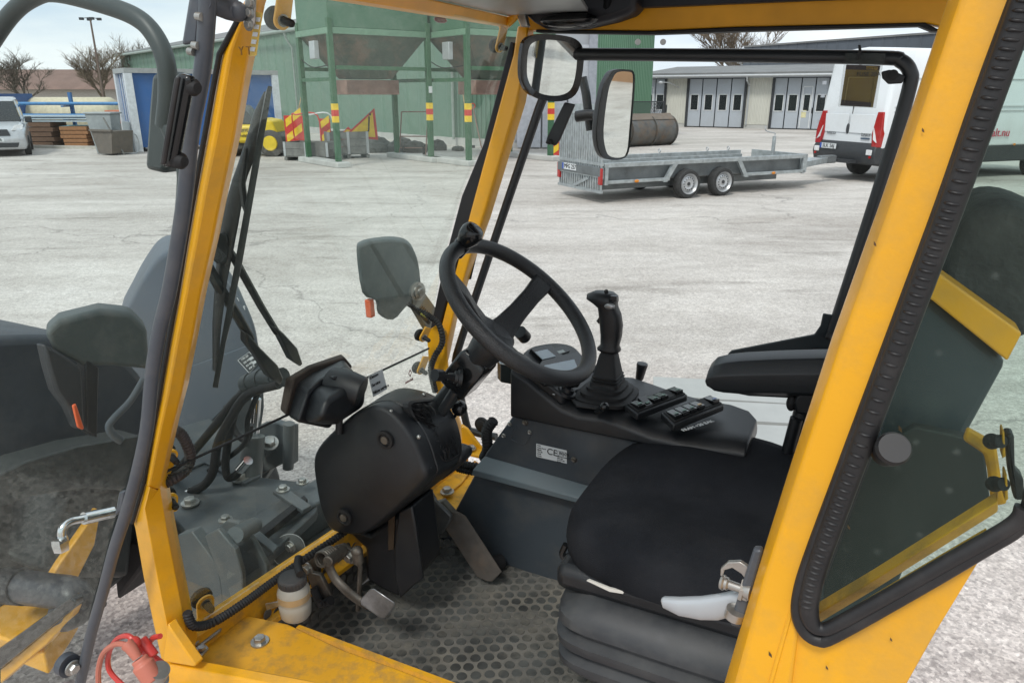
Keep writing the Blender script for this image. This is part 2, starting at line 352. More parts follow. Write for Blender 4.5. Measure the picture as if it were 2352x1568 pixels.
def corr(mb, a, b, z0, z1, pitch, dep, flat=.5):      # profiled sheet standing on a line
    a = Vector((a[0], a[1], 0)); b = Vector((b[0], b[1], 0)); d = (b-a); Ln = d.length; d.normalize(); nrm = Vector((d.y, -d.x, 0)); n = max(1, int(Ln/pitch)); pr = []
    for i in range(n):
        s0 = i*Ln/n; q = Ln/n
        pr += [(s0, 0), (s0+q*flat, 0), (s0+q*(flat+.1), dep), (s0+q*.9, dep)]
    pr.append((Ln, 0)); k = len(pr)
    fr = [a+d*s_+nrm*t_ for s_, t_ in pr]
    vs = [p+UP*z0 for p in fr]+[p+UP*z1 for p in fr]; mb.add(vs, [(i, i+1, k+i+1, k+i) for i in range(k-1)])
    mb.box((a+b)/2-nrm*.10+UP*(z0+z1)/2, d*Ln, nrm*.16, UP*(z1-z0)); return mb
# ================================================================== GREEN HALL
H0 = Vector((-33.7, 67.4, 0)); H1 = Vector((-11.4, 41, 0)); H2 = Vector((-2.4, 30.3, 0)); H3 = Vector((.1, 28.3, 0)); H4 = Vector((2.9, 28.3, 0)); H5 = Vector((6.5, 36.2, 0)); HH = 5.0
hall = empty('industrial_hall', H2, 'long green corrugated metal hall with grey roof behind the hoppers', 'building')
m = MB(); corr(m, H0, H2, .3, HH, 1.0, .05, .72); m.build('wall', GRN, hall, smooth=0)
m = MB(); corr(m, H2, H3, .3, HH, .22, .05); m.build('wall', GRN, hall, smooth=0)
m = MB(); corr(m, H4, H5, .25, HH, .27, .05); m.build('wall', mat('green_sheet_light', (.13, .27, .16), .5, var=.06, vscale=.6), hall, smooth=0)
m = MB(); m.box((H3+H4)/2+UP*2.6-Vector((0, -.05, 0)), H4-H3, (0, .2, 0), UP*4.8)
m.build('wall', GREYW, hall, smooth=0)
m = MB()
for i in range(3):
    x0 = H3.x+.08+i*.94; m.aabb(x0, x0+.88, 28.1, 28.17, .05, 3.6)
m.build('sliding_door', mat('lilac_grey_door', (.44, .46, .50), .45), hall, bevel=.01)
m = MB(); m.aabb(2.75, 3.05, 28.02, 28.2, .05, 4.95); m.build('corner_trim', mat('trim_grey', (.30, .32, .36), .5), hall)
dH = (H2-H0).normalized(); nH = Vector((-dH.y, dH.x, 0))
if nH.y < 0: nH = -nH
m = MB(); m.prism([H0-nH*.45+UP*(HH+.02), H2+Vector((.5, -.6, HH+.02)), H2+Vector((1, 9, HH+1.9)), H0+nH*8+UP*(HH+1.9)], UP*.14); m.build('roof', ROOF, hall)
m = MB(); m.prism([V3(H4, HH+.05)+Vector((-.2, -.4, 0)), V3(H5, HH+.05)+Vector((.9, .0, 0)), V3(H5, HH+1.5)+Vector((-4, 6, 0)), V3(H3, HH+1.5)+Vector((-4, 6, 0)), V3(H3, HH+.05)+Vector((-.2, -.4, 0))], UP*.16); m.build('roof', ROOF, hall)
m = MB(); m.tube([H0-nH*.55+UP*(HH-.02), H1-nH*.55+UP*(HH-.02), H2-nH*.5+UP*(HH-.02)], .09, 10); m.build('gutter', mat('gutter_grey', (.28, .33, .30), .5), hall)
m = MB()
for px_ in (696,):
    q = onl(px_, H1, H2)-nH*.2; m.tube([q-nH*.35+UP*(HH-.1), q-nH*.3+UP*(HH-.35), q+UP*(HH-.8), q+UP*.25], .06, 8)
m.build('downpipe', mat('gutter_grey', (.28, .33, .30), .5), hall)
m = MB(); q = onl(1052, H1, H2)-nH*.2; m.tube([q-nH*.35+UP*(HH-.1), q-nH*.3+UP*(HH-.35), q+UP*(HH-.8), q+UP*.25], .06, 8); m.build('downpipe', mat('gutter_grey', (.28, .33, .30), .5), hall)
m = MB(); m.prism([V3(H0)-nH*.04, V3(H2)-nH*.04, V3(H3)+Vector((0, -.05, 0)), V3(H4)+Vector((.1, -.05, 0)), V3(H5)+Vector((.1, 0, 0)), V3(H5)+Vector((-4, 4, 0)), H0+nH*4], UP*.3); m.build('plinth', CONC, hall)
# ================================================================== HOPPERS
RTm = [MATS['sign_yellow'], MATS['sign_red']]
def hopper(off, label, posts_skip=()):
    p = [Vector((-6.1, 22.6, 0)), Vector((-4.85, 21.0, 0)), Vector((-2.44, 22.7, 0)), Vector((-3.7, 24.3, 0))]
    p = [q+Vector(off) for q in p]
    r = empty('gravel_hopper', p[1], label, 'hopper', 'green gravel hoppers on steel legs in front of the hall')
    e1 = (p[2]-p[1]).normalized(); e2 = (p[0]-p[1]).normalized(); cen = sum(p, Vector())/4
    for i, q in enumerate(p):
        m = MB(); m.box(q+UP*2.0, e1*.14, e2*.14, UP*3.7); m.build('leg', GRN2, r, bevel=.01)
        if i in (1, 2):
            for k in range(3):
                m = MB(); m.box(q+UP*(1.28+.165*k), e1*.146, e2*.146, UP*.165)
                if k == 0: st = m
                m.build('marker_stripe', RTm[k % 2], r)
    for i, j, z in ((0, 1, 2.32), (1, 2, 2.62), (2, 3, 2.32), (0, 3, 2.62)):
        m = MB(); d = p[j]-p[i]; m.box((p[i]+p[j])/2+UP*z, d*.93, d.cross(UP).normalized()*.10, UP*.10); m.build('cross_beam', GRN2, r)
    m = MB(); q = [x+(x-cen)*.02 for x in p]; m.prism([x+UP*3.62 for x in q], UP*3.0); m.build('tank', HOPM, r, bevel=.02)
    m = MB(); q2 = [x+(x-cen)*.05 for x in p]; m.prism([x+UP*3.46 for x in q2], UP*.16); m.build('rim_flange', mat('flange', (.15, .26, .18), .5), r, bevel=.01)
    m = MB(); q3 = [cen+(x-cen)*.42+UP*2.35 for x in p]; m.loft([q3, [cen+(x-cen)*.98+UP*3.46 for x in p]]); m.build('cone', HOPD, r)
    m = MB(); m.box(cen+UP*2.12, (p[2]-p[1])*.56, (p[0]-p[1])*.45, UP*.40); m.build('outlet', RUST, r, bevel=.02)
    m = MB()
    for k in range(5): m.box(cen+(p[2]-p[1])*.0+(p[1]-p[0]).normalized()*.46+UP*(1.95+.075*k), (p[2]-p[1])*.55, (p[0]-p[1])*.02, UP*.02)
    m.build('outlet_ribs', RUST, r)
    m = MB(); e = (p[1]-p[0]).normalized(); m.box(p[0]+(p[1]-p[0])*.62+UP*3.08+e1*(-.12), e2*.34, e1*.14, UP*.46); m.build('switch_box', LGREY, r, bevel=.015)
    m = MB(); m.box(p[1]+(p[2]-p[1])*.48-e2*.06+UP*4.55, e1*.22, e2*.01, UP*.16); m.build('notice', WHI, r)
    m = MB(); m.box(p[2]-e2*.09+UP*2.06, e1*.11, e2*.01, UP*.18); m.build('notice', WHI, r)
    m = MB(); m.tube(spl([p[0]+UP*2.9, p[0]+(p[1]-p[0])*.4+UP*2.65, p[1]+UP*2.7]), .015, 6); m.build('cable', RUB, r)
    return r, p
r1, pA = hopper((0, 0, 0), 'green gravel hopper on steel legs, nearest to the blue cabin')
e_ = (pA[1]-pA[0]).normalized(); sp = pA[0]+(pA[1]-pA[0])*.45+UP*4.35-(pA[2]-pA[1]).normalized()*.09
text('▲', sp+UP*.32, e_, UP, .5, SIGR, r1, 'emblem')
r2, pB = hopper((3.62, .45, 0), 'green gravel hopper half hidden by the far front pillar')
for k, (a, b) in enumerate(((pA[0], pA[1]), (pA[3], pA[2]), (pB[0], pB[1]), (pB[3], pB[2]))):
    m = MB(); d = (b-a).normalized(); nrm = Vector((-d.y, d.x, 0)); m.box((a+b)/2+UP*.075, (b-a)+d*(.7 if k != 2 else .5), nrm*.42, UP*.15)
    o = m.build('concrete_footing', CONC, None, bevel=.02); tag(o, ['concrete footing under the left legs of the first hopper', 'concrete footing under the right legs of the first hopper', 'short concrete footing under the second hopper beside the pillar', 'concrete footing next to the red and yellow marker board'][k], 'footing', 'concrete footings of the hoppers')
# ================================================================== GARAGE ROW
G0 = Vector((8.8, 48.2, 0)); G1 = Vector((30, 34.8, 0))
gd = (G1-G0).normalized(); gn = Vector((gd.y, -gd.x, 0))   # towards the yard
gar = empty('garage_building', onl(1575, G0, G1), 'low garage row with grey folding doors and cream corrugated walls', 'building')
GZ = 2.95
def gp(px_): return onl(px_, G0, G1)
for a, b in ((1526, 1572), (1708, 1764), (1896, 1950)):
    m = MB(); corr(m, gp(a), gp(b), .22, GZ, .16, .035); m.build('wall', CREAM, gar, smooth=0)
    m = MB(); m.prism([gp(a)+gn*.03, gp(b)+gn*.03, gp(b)-gn*.2, gp(a)-gn*.2], UP*.2); m.build('plinth', CONC, gar)
for a, b in ((1478, 1524), (1575, 1705), (1767, 1894), (1952, 2080), (2084, 2210)):
    A_, B_ = gp(a), gp(b); m = MB(); m.prism([A_-gn*.1, B_-gn*.1, B_-gn*.3, A_-gn*.3], UP*GZ); m.build('wall', DARKW, gar, smooth=0)
    m = MB(); m.box(A_+gn*.02+UP*(GZ/2), gd*.14, gn*.16, UP*GZ); m.build('door_post', BLK, gar)
    m = MB(); m.box(B_+gn*.02+UP*(GZ/2), gd*.14, gn*.16, UP*GZ); m.build('door_post', BLK, gar)
    n = 4 if a > 1500 else 2; D_ = (B_-A_); Lf = D_.length
    for i in range(n):
        c0 = A_+D_*((i+.5)/n); w = Lf/n-.06
        m = MB(); m.box(c0+UP*1.42-gn*.02, gd*w, gn*.06, UP*2.72); lf = m.build('door_leaf', DOORG, gar, bevel=.01)
        wicket = (i == 2 and a == 1767) or (i == 0 and a < 1500)
        if wicket:
            m = MB(); ww = w*.72
            for sx in (-1, 1): m.box(c0+gd*sx*ww/2+UP*1.2+gn*.025, gd*.06, gn*.03, UP*2.2)
            m.box(c0+UP*2.32+gn*.025, gd*ww, gn*.03, UP*.06); m.build('wicket_frame', FRM, lf)
            m = MB(); m.box(c0+gd*.34+UP*1.05+gn*.04, gd*.05, gn*.04, UP*.3); m.build('handle', BLK, lf)
            if a == 1767:
                m = MB(); m.box(c0-gd*.12+UP*.86+gn*.02, gd*.32, gn*.01, UP*.4); m.build('notice', mat('yellow_notice', (.62, .58, .34), .6), lf)
        ws = .36 if wicket else .48
        m = MB()
        for sx in (-1, 1): m.box(c0+gd*sx*ws/2+UP*1.45+gn*.02, gd*.05, gn*.03, UP*.96)
        for sz in (-1, 1): m.box(c0+UP*(1.45+sz*.455)+gn*.02, gd*(ws+.05), gn*.03, UP*.05)
        m.build('window_frame', FRM, lf)
        m = MB(); m.box(c0+UP*1.45+gn*.014, gd*(ws-.05), gn*.01, UP*.86); m.build('window', DARKW, lf)
A_, B_ = gp(1470), gp(2240)
m = MB(); m.prism([A_+gn*.7+UP*(GZ+.04), B_+gn*.7+UP*(GZ+.04), B_-gn*6+UP*(GZ+.62), A_-gn*6+UP*(GZ+.62)], UP*.12); m.build('roof', ROOF, gar)
m = MB(); m.prism([A_+gn*.68+UP*(GZ-.14), B_+gn*.68+UP*(GZ-.14), B_+gn*.64+UP*(GZ-.14), A_+gn*.64+UP*(GZ-.14)], UP*.2); m.prism([A_+gn*.6+UP*(GZ-.05), B_+gn*.6+UP*(GZ-.05), B_+UP*(GZ-.05), A_+UP*(GZ-.05)], UP*.04); m.build('fascia', GREYW, gar)
m = MB(); m.tube([A_+gn*.78+UP*(GZ-.02), B_+gn*.78+UP*(GZ-.02)], .07, 10)
q = gp(1713); m.tube([q+gn*.78+UP*(GZ-.05), q+gn*.7+UP*(GZ-.3), q+gn*.12+UP*(GZ-.55), q+gn*.1+UP*.2], .05, 8); m.build('gutter', LGREY, gar)
m = MB(); m.prism([A_-gn*.3, B_-gn*.3, B_-gn*6, A_-gn*6], UP*(GZ)); m.build('wall', CREAM, gar, smooth=0)
q = gp(1540); m = MB(); m.tube(spl([q+UP*2.3+gn*.05+gd*.4, q+UP*2.55+gn*.5, q+UP*2.6+gn*.95-gd*.3]), .03, 8); m.ball(q+UP*2.58+gn*1.05-gd*.4, .14, sc=(1, 1, .6)); m.build('wall_lamp', LGREY, gar)
# slate building
s0 = Vector((18.9, 64, 0)); s1 = Vector((36, 32, 0)); sdv = (s1-s0).normalized()
slb = empty('tall_hall', s0, 'taller dark slate clad hall rising behind the garage roof', 'building')
m = MB(); corr(m, s0, s1, 0, 5.5, .9, .06, .85); m.build('wall', SLATE, slb, smooth=0)
m = MB(); sn = Vector((-sdv.y, sdv.x, 0)); sn = sn if sn.x > 0 else -sn; m.prism([s0+UP*5.5-sn*.1, s1+UP*5.5-sn*.1, s1+sn*10+UP*6.1, s0+sn*10+UP*6.1], UP*.12); m.build('roof', ROOF, slb)
m = MB(); q = onl(2095, s0, s1)+sn*3+UP*5.6; m.prism([q, q+sdv*4, q+sdv*2+UP*.8], sn*3); m.build('roof_light', ROOF, slb)
# ================================================================== TREES
def tree(name, base, h, spread, seed, label, levels=5, bm=BARK, dense=1.0, lean=0):
    rd = random.Random(seed); r = empty(name, base, label, 'tree', 'bare trees beyond the yard')
    tr = MB(); cw = MB()
    def br(p, d, ln, rad, lv):
        n = 3; pts = [p]; q = p.copy(); dd = d.copy()
        for i in range(n):
            dd = (dd+Vector((rd.uniform(-1, 1), rd.uniform(-1, 1), rd.uniform(-.4, .7)))*.17).normalized(); q = q+dd*ln/n; pts.append(q.copy())
        (tr if lv < 2 else cw).tube(pts, [rad*(1-.45*i/n) for i in range(n+1)], 5 if lv < 2 else 3, caps=False)
        if lv >= levels: return
        k = rd.choice((3, 4)) if lv else 6
        if lv >= levels-2: k += int(2*dense)
        for i in range(k):
            a = rd.uniform(0, 2*pi); t = rd.uniform(.35, 1) if lv else rd.uniform(.55, 1)
            pp = pts[min(n, max(1, int(t*n+.5)))]
            nd = (dd+Vector((cos(a), sin(a), rd.uniform(-.1, .6)))*rd.uniform(.5, 1.0)*spread).normalized()
            br(pp, nd, ln*rd.uniform(.56, .82), rad*.55, lv+1)
    br(Vector(base), Vector((lean, 0, 1)).normalized(), h*.34, h*.022, 0)
    tr.build('trunk', bm, r); cw.build('crown', bm if bm is BARK else BARK2, r); return r
tree('bare_tree', G(1670, 0)*0+Vector((20.5, 70, 0)), 12, 1.0, 3, 'large bare tree standing behind the garage roof', 5, mat('bark_grey', (.17, .15, .13), .95), 1.6)
tree('bare_tree', Vector((24.5, 76, 0)), 9, 1.0, 12, 'thin bare tree to the right of the large one behind the garage', 5, BARK, 1)
tree('bare_tree', Vector((-27.6, 52, 0)), 6.6, 1.15, 6, 'dense bare tree with brownish twigs behind the blue cabin', 5, BARK2, 1.2, 0)
tree('bare_tree', Vector((-35.4, 56, 0)), 6.0, 1.1, 8, 'bare tree at the far left behind the blue container', 5, BARK, 1)
tree('bare_tree', Vector((-42, 62, 0)), 6.2, 1.0, 18, 'bare tree cut by the left edge of the photo', 5, BARK, 1)
tree('bare_tree', Vector((-31.5, 66, 0)), 6.6, 1.0, 28, 'small bare tree between the brown tree and the hall roof', 5, BARK, 1)
# light mast
b_ = Vector((-24.9, 47, 0)); mast = empty('light_mast', b_, 'tall light mast with a cluster of floodlights above the trees', 'mast')
m = MB(); m.tube([b_, b_+UP*6.2], [.09, .05], 8); m.build('pole', mat('mast_brown', (.14, .10, .08), .7), mast)
tp = b_+UP*6.2
for k in range(4):
    m = MB(); d = Vector((cos(k*1.6+.4), sin(k*1.6+.4)*.6, 0)); m.tube([tp, tp+d*.45-UP*.05], .02, 6); m.box(tp+d*.5-UP*.08, (.22, 0, 0), (0, .16, 0), (0, 0, .14)); m.build('floodlight', BLK, mast)
# brown-roofed building far left
w0 = Vector((-75, 92, 0)); fb = empty('warehouse', Vector((-52, 90, 0)), 'long low warehouse with a brown roof beyond the pipe racks', 'building')
m = MB(); m.aabb(-78, -30, 88, 100, 0, 2.5); m.build('wall', mat('pale_wall', (.42, .38, .34), .8), fb)
m = MB(); m.prism([(-79, 87.2, 2.4), (-79, 94, 4.7), (-79, 100.5, 2.4)], (50, 0, 0)); m.build('roof', BRK, fb)
# ================================================================== BLUE CABIN
c0 = Vector((-13.15, 26.6, 0)); c1 = Vector((-9.1, 29.72, 0)); cw_ = Vector((-.93, .36, 0)).normalized()
cd = (c1-c0).normalized(); cw_ = Vector((-cd.y, cd.x, 0)); cw_ = cw_ if cw_.x < 0 else -cw_; CH = 2.62
cab2 = empty('site_cabin', c0, 'blue site cabin with white corner posts between the tree and the hall', 'cabin')
m = MB(); m.prism([c0+UP*.15, c1+UP*.15, c1+cw_*1.6+UP*.15, c0+cw_*1.6+UP*.15], UP*(CH-.15)); m.build('body', BLUE, cab2)
m = MB(); m.prism([c0-cw_*.12-cd*.12+UP*CH, c1-cw_*.12+cd*.12+UP*CH, c1+cw_*1.72+cd*.12+UP*CH, c0+cw_*1.72-cd*.12+UP*CH], UP*.16); m.build('roof', mat('cabin_roof', (.33, .34, .34), .6), cab2)
for q in (c0, c1, c0+cw_*1.6):
    m = MB(); m.box(q+UP*(CH/2), cd*.24, cw_*.24, UP*CH*.995); m.build('corner_post', mat('cabin_white', (.60, .63, .66), .5), cab2)
m = MB(); q = c0-cd*.03
for t_ in (.1, .45, .5, .9): m.box(q+cw_*(.2+t_*.95)+UP*1.75, cw_*.05, cd*.04, UP*1.7)
m.build('door_trim', mat('cabin_white', (.60, .63, .66), .5), cab2)
m = MB(); m.box(q+cw_*.8+UP*.5-cd*.06, cw_*1.3, cd*.1, UP*1.0); m.build('skirt', mat('cabin_grey', (.30, .34, .36), .6), cab2)
# far-left blue container
o = empty('shipping_container', Vector((-22.5, 32, 0)), 'dark blue container with white lettering behind the silver car', 'container')
m = MB(); corr(m, (-28, 32), (-21.6, 32.6), .15, 1.95, .28, .04); m.build('wall', BLUEC, o, smooth=0)
m = MB(); m.aabb(-28, -21.7, 32.75, 34.9, .15, 1.95); m.build('body', BLUEC, o)
text('K A R L', Vector((-22.3, 32.42, 1.2)), (0, 0, -1), (1, 0, 0), .3, WINK, o)
m = MB(); m.box((-25.2, 32.2, 1.35), (1.2, .1, 0), (0, .02, 0), (0, 0, .35)); m.build('notice', mat('notice_green', (.35, .55, .3), .5), o)
# ================================================================== PIPE RACKS AND STORES
def rack(x0, x1, y, levels, label):
    r = empty('pipe_rack', Vector((x0, y, 0)), label, 'rack', 'racks of pipes and timber on the left')
    for x in [x0+.3, (x0+x1)/2, x1-.3]:
        m = MB(); m.aabb(x-.06, x+.06, y-.06, y+.06, 0, 2.0)
        for z in levels: m.aabb(x-.05, x+.05, y-.7, y-.06, z-.06, z)
        m.build('upright', mat('rack_blue', (.05, .15, .33), .5), r)
    return r
rack(-21.5, -14.6, 31.5, (.5, 1.0, 1.5), 'blue pipe rack between the container and the blue cabin')
k = 0
for z, c_, nm, lb, rr, xs in ((1.56, BLUET, 'pipe_bundle', 'thin blue pipes on the top shelf of the rack', .06, (-21.3, -14.9)), (1.06, BLUET, 'pipe_bundle', 'blue pipes on the middle shelf of the rack', .085, (-20.3, -14.8)),
      (.56, mat('teal_pipe', (.16, .34, .40), .5), 'pipe_bundle', 'pale teal pipes on the lowest shelf of the rack', .11, (-20.6, -15.0))):
    m = MB()
    for i in range(4): m.tube([(xs[0]+i*.1, 30.95+i*.13, z+rr-.05), (xs[1]-i*.13, 30.95+i*.13, z+rr-.05)], rr, 8)
    tag(m.build(nm, c_), lb, 'pipes', 'pipe bundles on the rack')
for i, (x, w, z, h, c_, lb) in enumerate(((-19.9, 1.2, 0, .8, WOOD, 'stack of light timber under the rack, nearest the silver car'), (-18.3, 1.1, 0, .9, mat('wood_dark', (.15, .09, .06), .85), 'stack of dark brown timber under the rack'),
      (-16.9, 1.0, 0, .75, mat('wood_orange', (.34, .17, .08), .85), 'stack of orange timber in the middle under the rack'), (-15.6, .9, 0, .8, WOODG, 'stack of grey timber at the right end of the rack'))):
    t_ = empty('timber_stack', Vector((x, 29.8, 0)), lb, 'timber', 'timber stacks below the rack')
    for j in range(5):
        m = MB(); m.aabb(x-w/2+random.uniform(-.06, .06), x+w/2+random.uniform(-.06, .06), 29.3, 30.4, .02+j*h/5, (j+1)*h/5-.005); m.build('plank_layer', c_, t_)
m = MB(); m.prism([(-20.4, 29, 0), (-13.6, 27.6, 0), (-13.5, 27.8, 0), (-20.3, 29.2, 0)], UP*.1); tag(m.build('plank', mat('pale_board', (.5, .48, .43), .7)), 'long pale board lying on the ground before the timber', 'plank')
m = MB(); m.prism([(-17.3, 27.5, .05), (-16.0, 27.2, .05), (-15.9, 27.9, .05), (-17.2, 28.2, .05)], UP*.9)
t_ = empty('orange_crate', Vector((-14.5, 28.4, 0)), 'orange plastic pallet boxes stacked in front of the cabin', 'crate')
for z in (0.9, 1.15):
    m = MB(); m.aabb(-15.0, -14.0, 28.2, 29, z, z+.22); m.build('box', mat('faded_orange', (.50, .17, .09), .7), t_, bevel=.02)
m = MB(); m.aabb(-14.95, -14.05, 28.2, 29, 0, .88); m.build('pallet_base', WOODG, t_)
ct_ = empty('farm_tank', Vector((-19.5, 35, 0)), 'cream coloured horizontal tank behind the pipe rack', 'tank')
MB().lathe((-22.5, 35, .95), (1, 0, 0), [(0, .3), (.1, .7), (.3, .85), (4.2, .85), (4.4, .7), (4.5, .3)], 28).build('vessel', mat('cream_tank', (.55, .50, .36), .6), ct_)
for x in (-21.6, -19.2): MB().aabb(x-.1, x+.1, 34.5, 35.5, 0, .3).build('foot', WOODG, ct_)
wv = empty('white_trailer_box', Vector((-16, 37, 0)), 'white box body parked behind the pipe rack', 'box body')
MB().aabb(-18.8, -14.0, 37, 39, .4, 2.0).build('body', mat('box_white', (.62, .63, .62), .5), wv, bevel=.03)
MB().aabb(-18.7, -14.1, 37.1, 38.9, .0, .4).build('underframe', BLK, wv)
gs = empty('grey_sheet_stack', Vector((-15.2, 27.9, 0)), 'pale blue grey sheets stacked on the timber by the cabin', 'sheets')
for k_ in range(3): MB().aabb(-20.2+k_*.3, -15.2, 29.4, 30.3, .92+k_*.09, .97+k_*.09).build('sheet', mat('pale_blue', (.42, .50, .55), .5), gs)
bn3 = empty('grey_bin', Vector((-13.2, 26.0, 0)), 'grey plastic bin standing before the end of the blue cabin', 'bin')
MB().loft([[Vector((-14.15, 25.7, 0)), Vector((-13.55, 25.7, 0)), Vector((-13.55, 26.2, 0)), Vector((-14.15, 26.2, 0))], [Vector((-14.3, 25.6, 1.3)), Vector((-13.45, 25.6, 1.3)), Vector((-13.45, 26.3, 1.3)), Vector((-14.3, 26.3, 1.3))]]).build('bin_body', mat('bin_grey', (.30, .33, .34), .55), bn3, bevel=.02)
MB().aabb(-14.34, -13.4, 25.56, 26.34, 1.3, 1.36).build('lid', mat('bin_grey', (.30, .33, .34)), bn3, bevel=.02)
sk = empty('tipping_skip', Vector((-13.3, 25.6, 0)), 'brown grey tipping skip standing before the blue cabin', 'skip')
q = [G(222, 356), G(262, 358)]; a_, b_ = q; d_ = (b_-a_); n_ = Vector((-d_.y, d_.x, 0)).normalized()*.8
m = MB(); m.loft([[a_+d_*.15+UP*.06, b_-d_*.1+UP*.06, b_-d_*.1+n_+UP*.06, a_+d_*.15+n_+UP*.06], [a_-d_*.1+UP*.78, b_+d_*.1+UP*.78, b_+d_*.1+n_+UP*.78, a_-d_*.1+n_+UP*.78]]); m.build('tub', mat('skip_brown', (.13, .115, .10), .7, dirt=(.22, .18, .14)), sk)
m = MB(); m.box((a_+b_)/2+UP*.80-n_*.02, d_*1.25, n_*.1, UP*.06); m.build('rim', mat('skip_brown'  , (.13, .115, .10)), sk)
fr_ = empty('steel_stand', G(290, 355), 'light tubular steel frame leaning beside the skip', 'frame')
m = MB(); a_ = G(272, 356); b_ = G(318, 352); m.tube(spl([a_, a_+UP*.5+Vector((.2, 0, 0)), b_+UP*.62, b_+UP*.05, a_+UP*.03], 5), .018, 6); m.build('tube_frame', LGREY, fr_)
m = MB(); m.tube([a_-Vector((.3, 0, -1.2)), a_+Vector((.2, 0, .02))], .03, 6); m.build('plank', WOODG, fr_)
# ================================================================== PARKED CAR (far left)
def car(loc, yaw, label):
    r = empty('parked_car', (0, 0, 0), label, 'car'); R_ = []
    # local: x across, y along (front at -y), z up
    W2 = .91
    secs = []
    prof = [(-2.2, .32, .62, .74), (-2.12, .22, .86, .86), (-1.5, .2, 1.02, .9), (-1.05, .2, 1.08, .91), (-.9, .2, 1.1, .91), (2.1, .2, 1.1, .9), (2.2, .3, 1.0, .86)]
    for y, z0, z1, w in prof: secs.append([Vector((-w*.93, y, z0)), Vector((-w, y, z0+.15)), Vector((-w, y, z1-.14)), Vector((-w*.86, y, z1)), Vector((w*.86, y, z1)), Vector((w, y, z1-.14)), Vector((w, y, z0+.15)), Vector((w*.93, y, z0))])
    MB().loft(secs).build('body', SILC, r, bevel=.05, seg=3)
    MB().loft([[Vector((-.80, -1.15, 1.06)), Vector((.80, -1.15, 1.06)), Vector((.82, 2.1, 1.06)), Vector((-.82, 2.1, 1.06))], [Vector((-.66, -.25, 1.72)), Vector((.66, -.25, 1.72)), Vector((.70, 1.95, 1.76)), Vector((-.70, 1.95, 1.76))]]).build('windows', DARKW, r, bevel=.03)
    MB().loft([[Vector((-.68, -.3, 1.70)), Vector((.68, -.3, 1.70)), Vector((.72, 2.05, 1.74)), Vector((-.72, 2.05, 1.74))], [Vector((-.6, -.05, 1.82)), Vector((.6, -.05, 1.82)), Vector((.64, 1.9, 1.85)), Vector((-.64, 1.9, 1.85))]]).build('roof', SILC, r, bevel=.05)
    m_ = MB()
    for s in (-1, 1): m_.prism([Vector((s*.83, -1.12, 1.06)), Vector((s*.68, -.28, 1.72)), Vector((s*.72, -.2, 1.72)), Vector((s*.88, -1.0, 1.06))], (0, .06, 0))
    m_.build('pillar', SILC, r)
    MB().prism([(-.46, -2.19, .66), (.46, -2.19, .66), (.40, -2.16, .86), (-.40, -2.16, .86)], (0, -.03, 0)).build('grille', BLK, r, bevel=.01)
    MB().prism([(-.6, -2.2, .30), (.6, -2.2, .30), (.66, -2.2, .44), (-.66, -2.2, .44)], (0, -.03, 0)).build('lower_grille', BLK, r, bevel=.01)
    for s in (-1, 1): MB().prism([(s*.5, -2.15, .82), (s*.82, -2.0, .84), (s*.85, -1.75, 1.0), (s*.62, -2.02, .98)], (0, -.05, .0)).build('headlight', LWHT, r, bevel=.01)
    for s in (-1, 1): MB().box((s*1.0, -.85, 1.12), (.2, 0, 0), (0, .1, 0), (0, 0, .2)).build('wing_mirror', BLK, r, bevel=.03)
    p_ = MB().box((0, -2.245, .54), (.52, 0, 0), (0, .012, 0), (0, 0, .12)).build('number_plate', WHI, r)
    text('MT 236', (0, -2.253, .54), (1, 0, 0), UP, .13, INK, p_)
    for s in (-1, 1):
        for y in (-1.35, 1.4):
            w_ = MB().lathe((s*.74, y, .32), (s, 0, 0), [(0, .31), (.02, .32), (.17, .32), (.19, .30), (.19, .2), (.15, .2)]).build('wheel', TYR, r)
            MB().lathe((s*.90, y, .32), (s, 0, 0), [(0, .2), (.02, .2), (.03, .03)]).build('rim', RIM, w_)
    r.location = loc; r.rotation_euler = (0, 0, yaw); return r
car((-17.75, 26.2, 0), radians(31), 'silver estate car at the left edge, seen from its front')
# ================================================================== ROAD ROLLER
rl = empty('road_roller', Vector((-8.7, 25.2, 0)), 'yellow asphalt roller with black canopy glass behind the wiper', 'roller')
def bl(x0, x1, y0, y1, z0, z1, nm, mt, bv=.04, par=None): return MB().aabb(x0, x1, y0, y1, z0, z1).build(nm, mt, par or rl, bevel=bv)
bl(-9.9, -8.2, 24.6, 25.9, .42, 1.0, 'body', ROLY, .1)
MB().prism([(-8.2, 24.6, .45), (-7.75, 24.6, .5), (-7.6, 24.6, .75), (-7.75, 24.6, 1.12), (-8.2, 24.6, 1.2)], (0, 1.3, 0)).build('bonnet', ROLY, rl, bevel=.06)
MB().loft([[Vector((-9.7, 24.7, 1.0)), Vector((-8.25, 24.7, 1.0)), Vector((-8.25, 25.8, 1.0)), Vector((-9.7, 25.8, 1.0))], [Vector((-9.5, 24.8, 1.66)), Vector((-8.75, 24.8, 1.6)), Vector((-8.75, 25.7, 1.6)), Vector((-9.5, 25.7, 1.66))]]).build('cab_glass', mat('smoked', (.05, .055, .055), .2), rl, bevel=.04)
for x in (-9.3, -7.85):
    w_ = MB().lathe((x, 24.55, .42), (0, 1, 0), [(0, .36), (.02, .42), (1.3, .42), (1.32, .36)], 28).build('drum', mat('drum_steel', (.10, .095, .09), .5, .5), rl)
    MB().lathe((x, 24.5, .42), (0, 1, 0), [(0, .22), (.04, .24), (.05, .2)], 20).build('drum_hub', ROLY, w_)
text('Ramirent', (-8.9, 24.58, .84), (1, 0, 0), UP, .2, INK, rl)
text('Grus & Asfalt', (-8.9, 24.58, .66), (1, 0, 0), UP, .13, INK, rl)
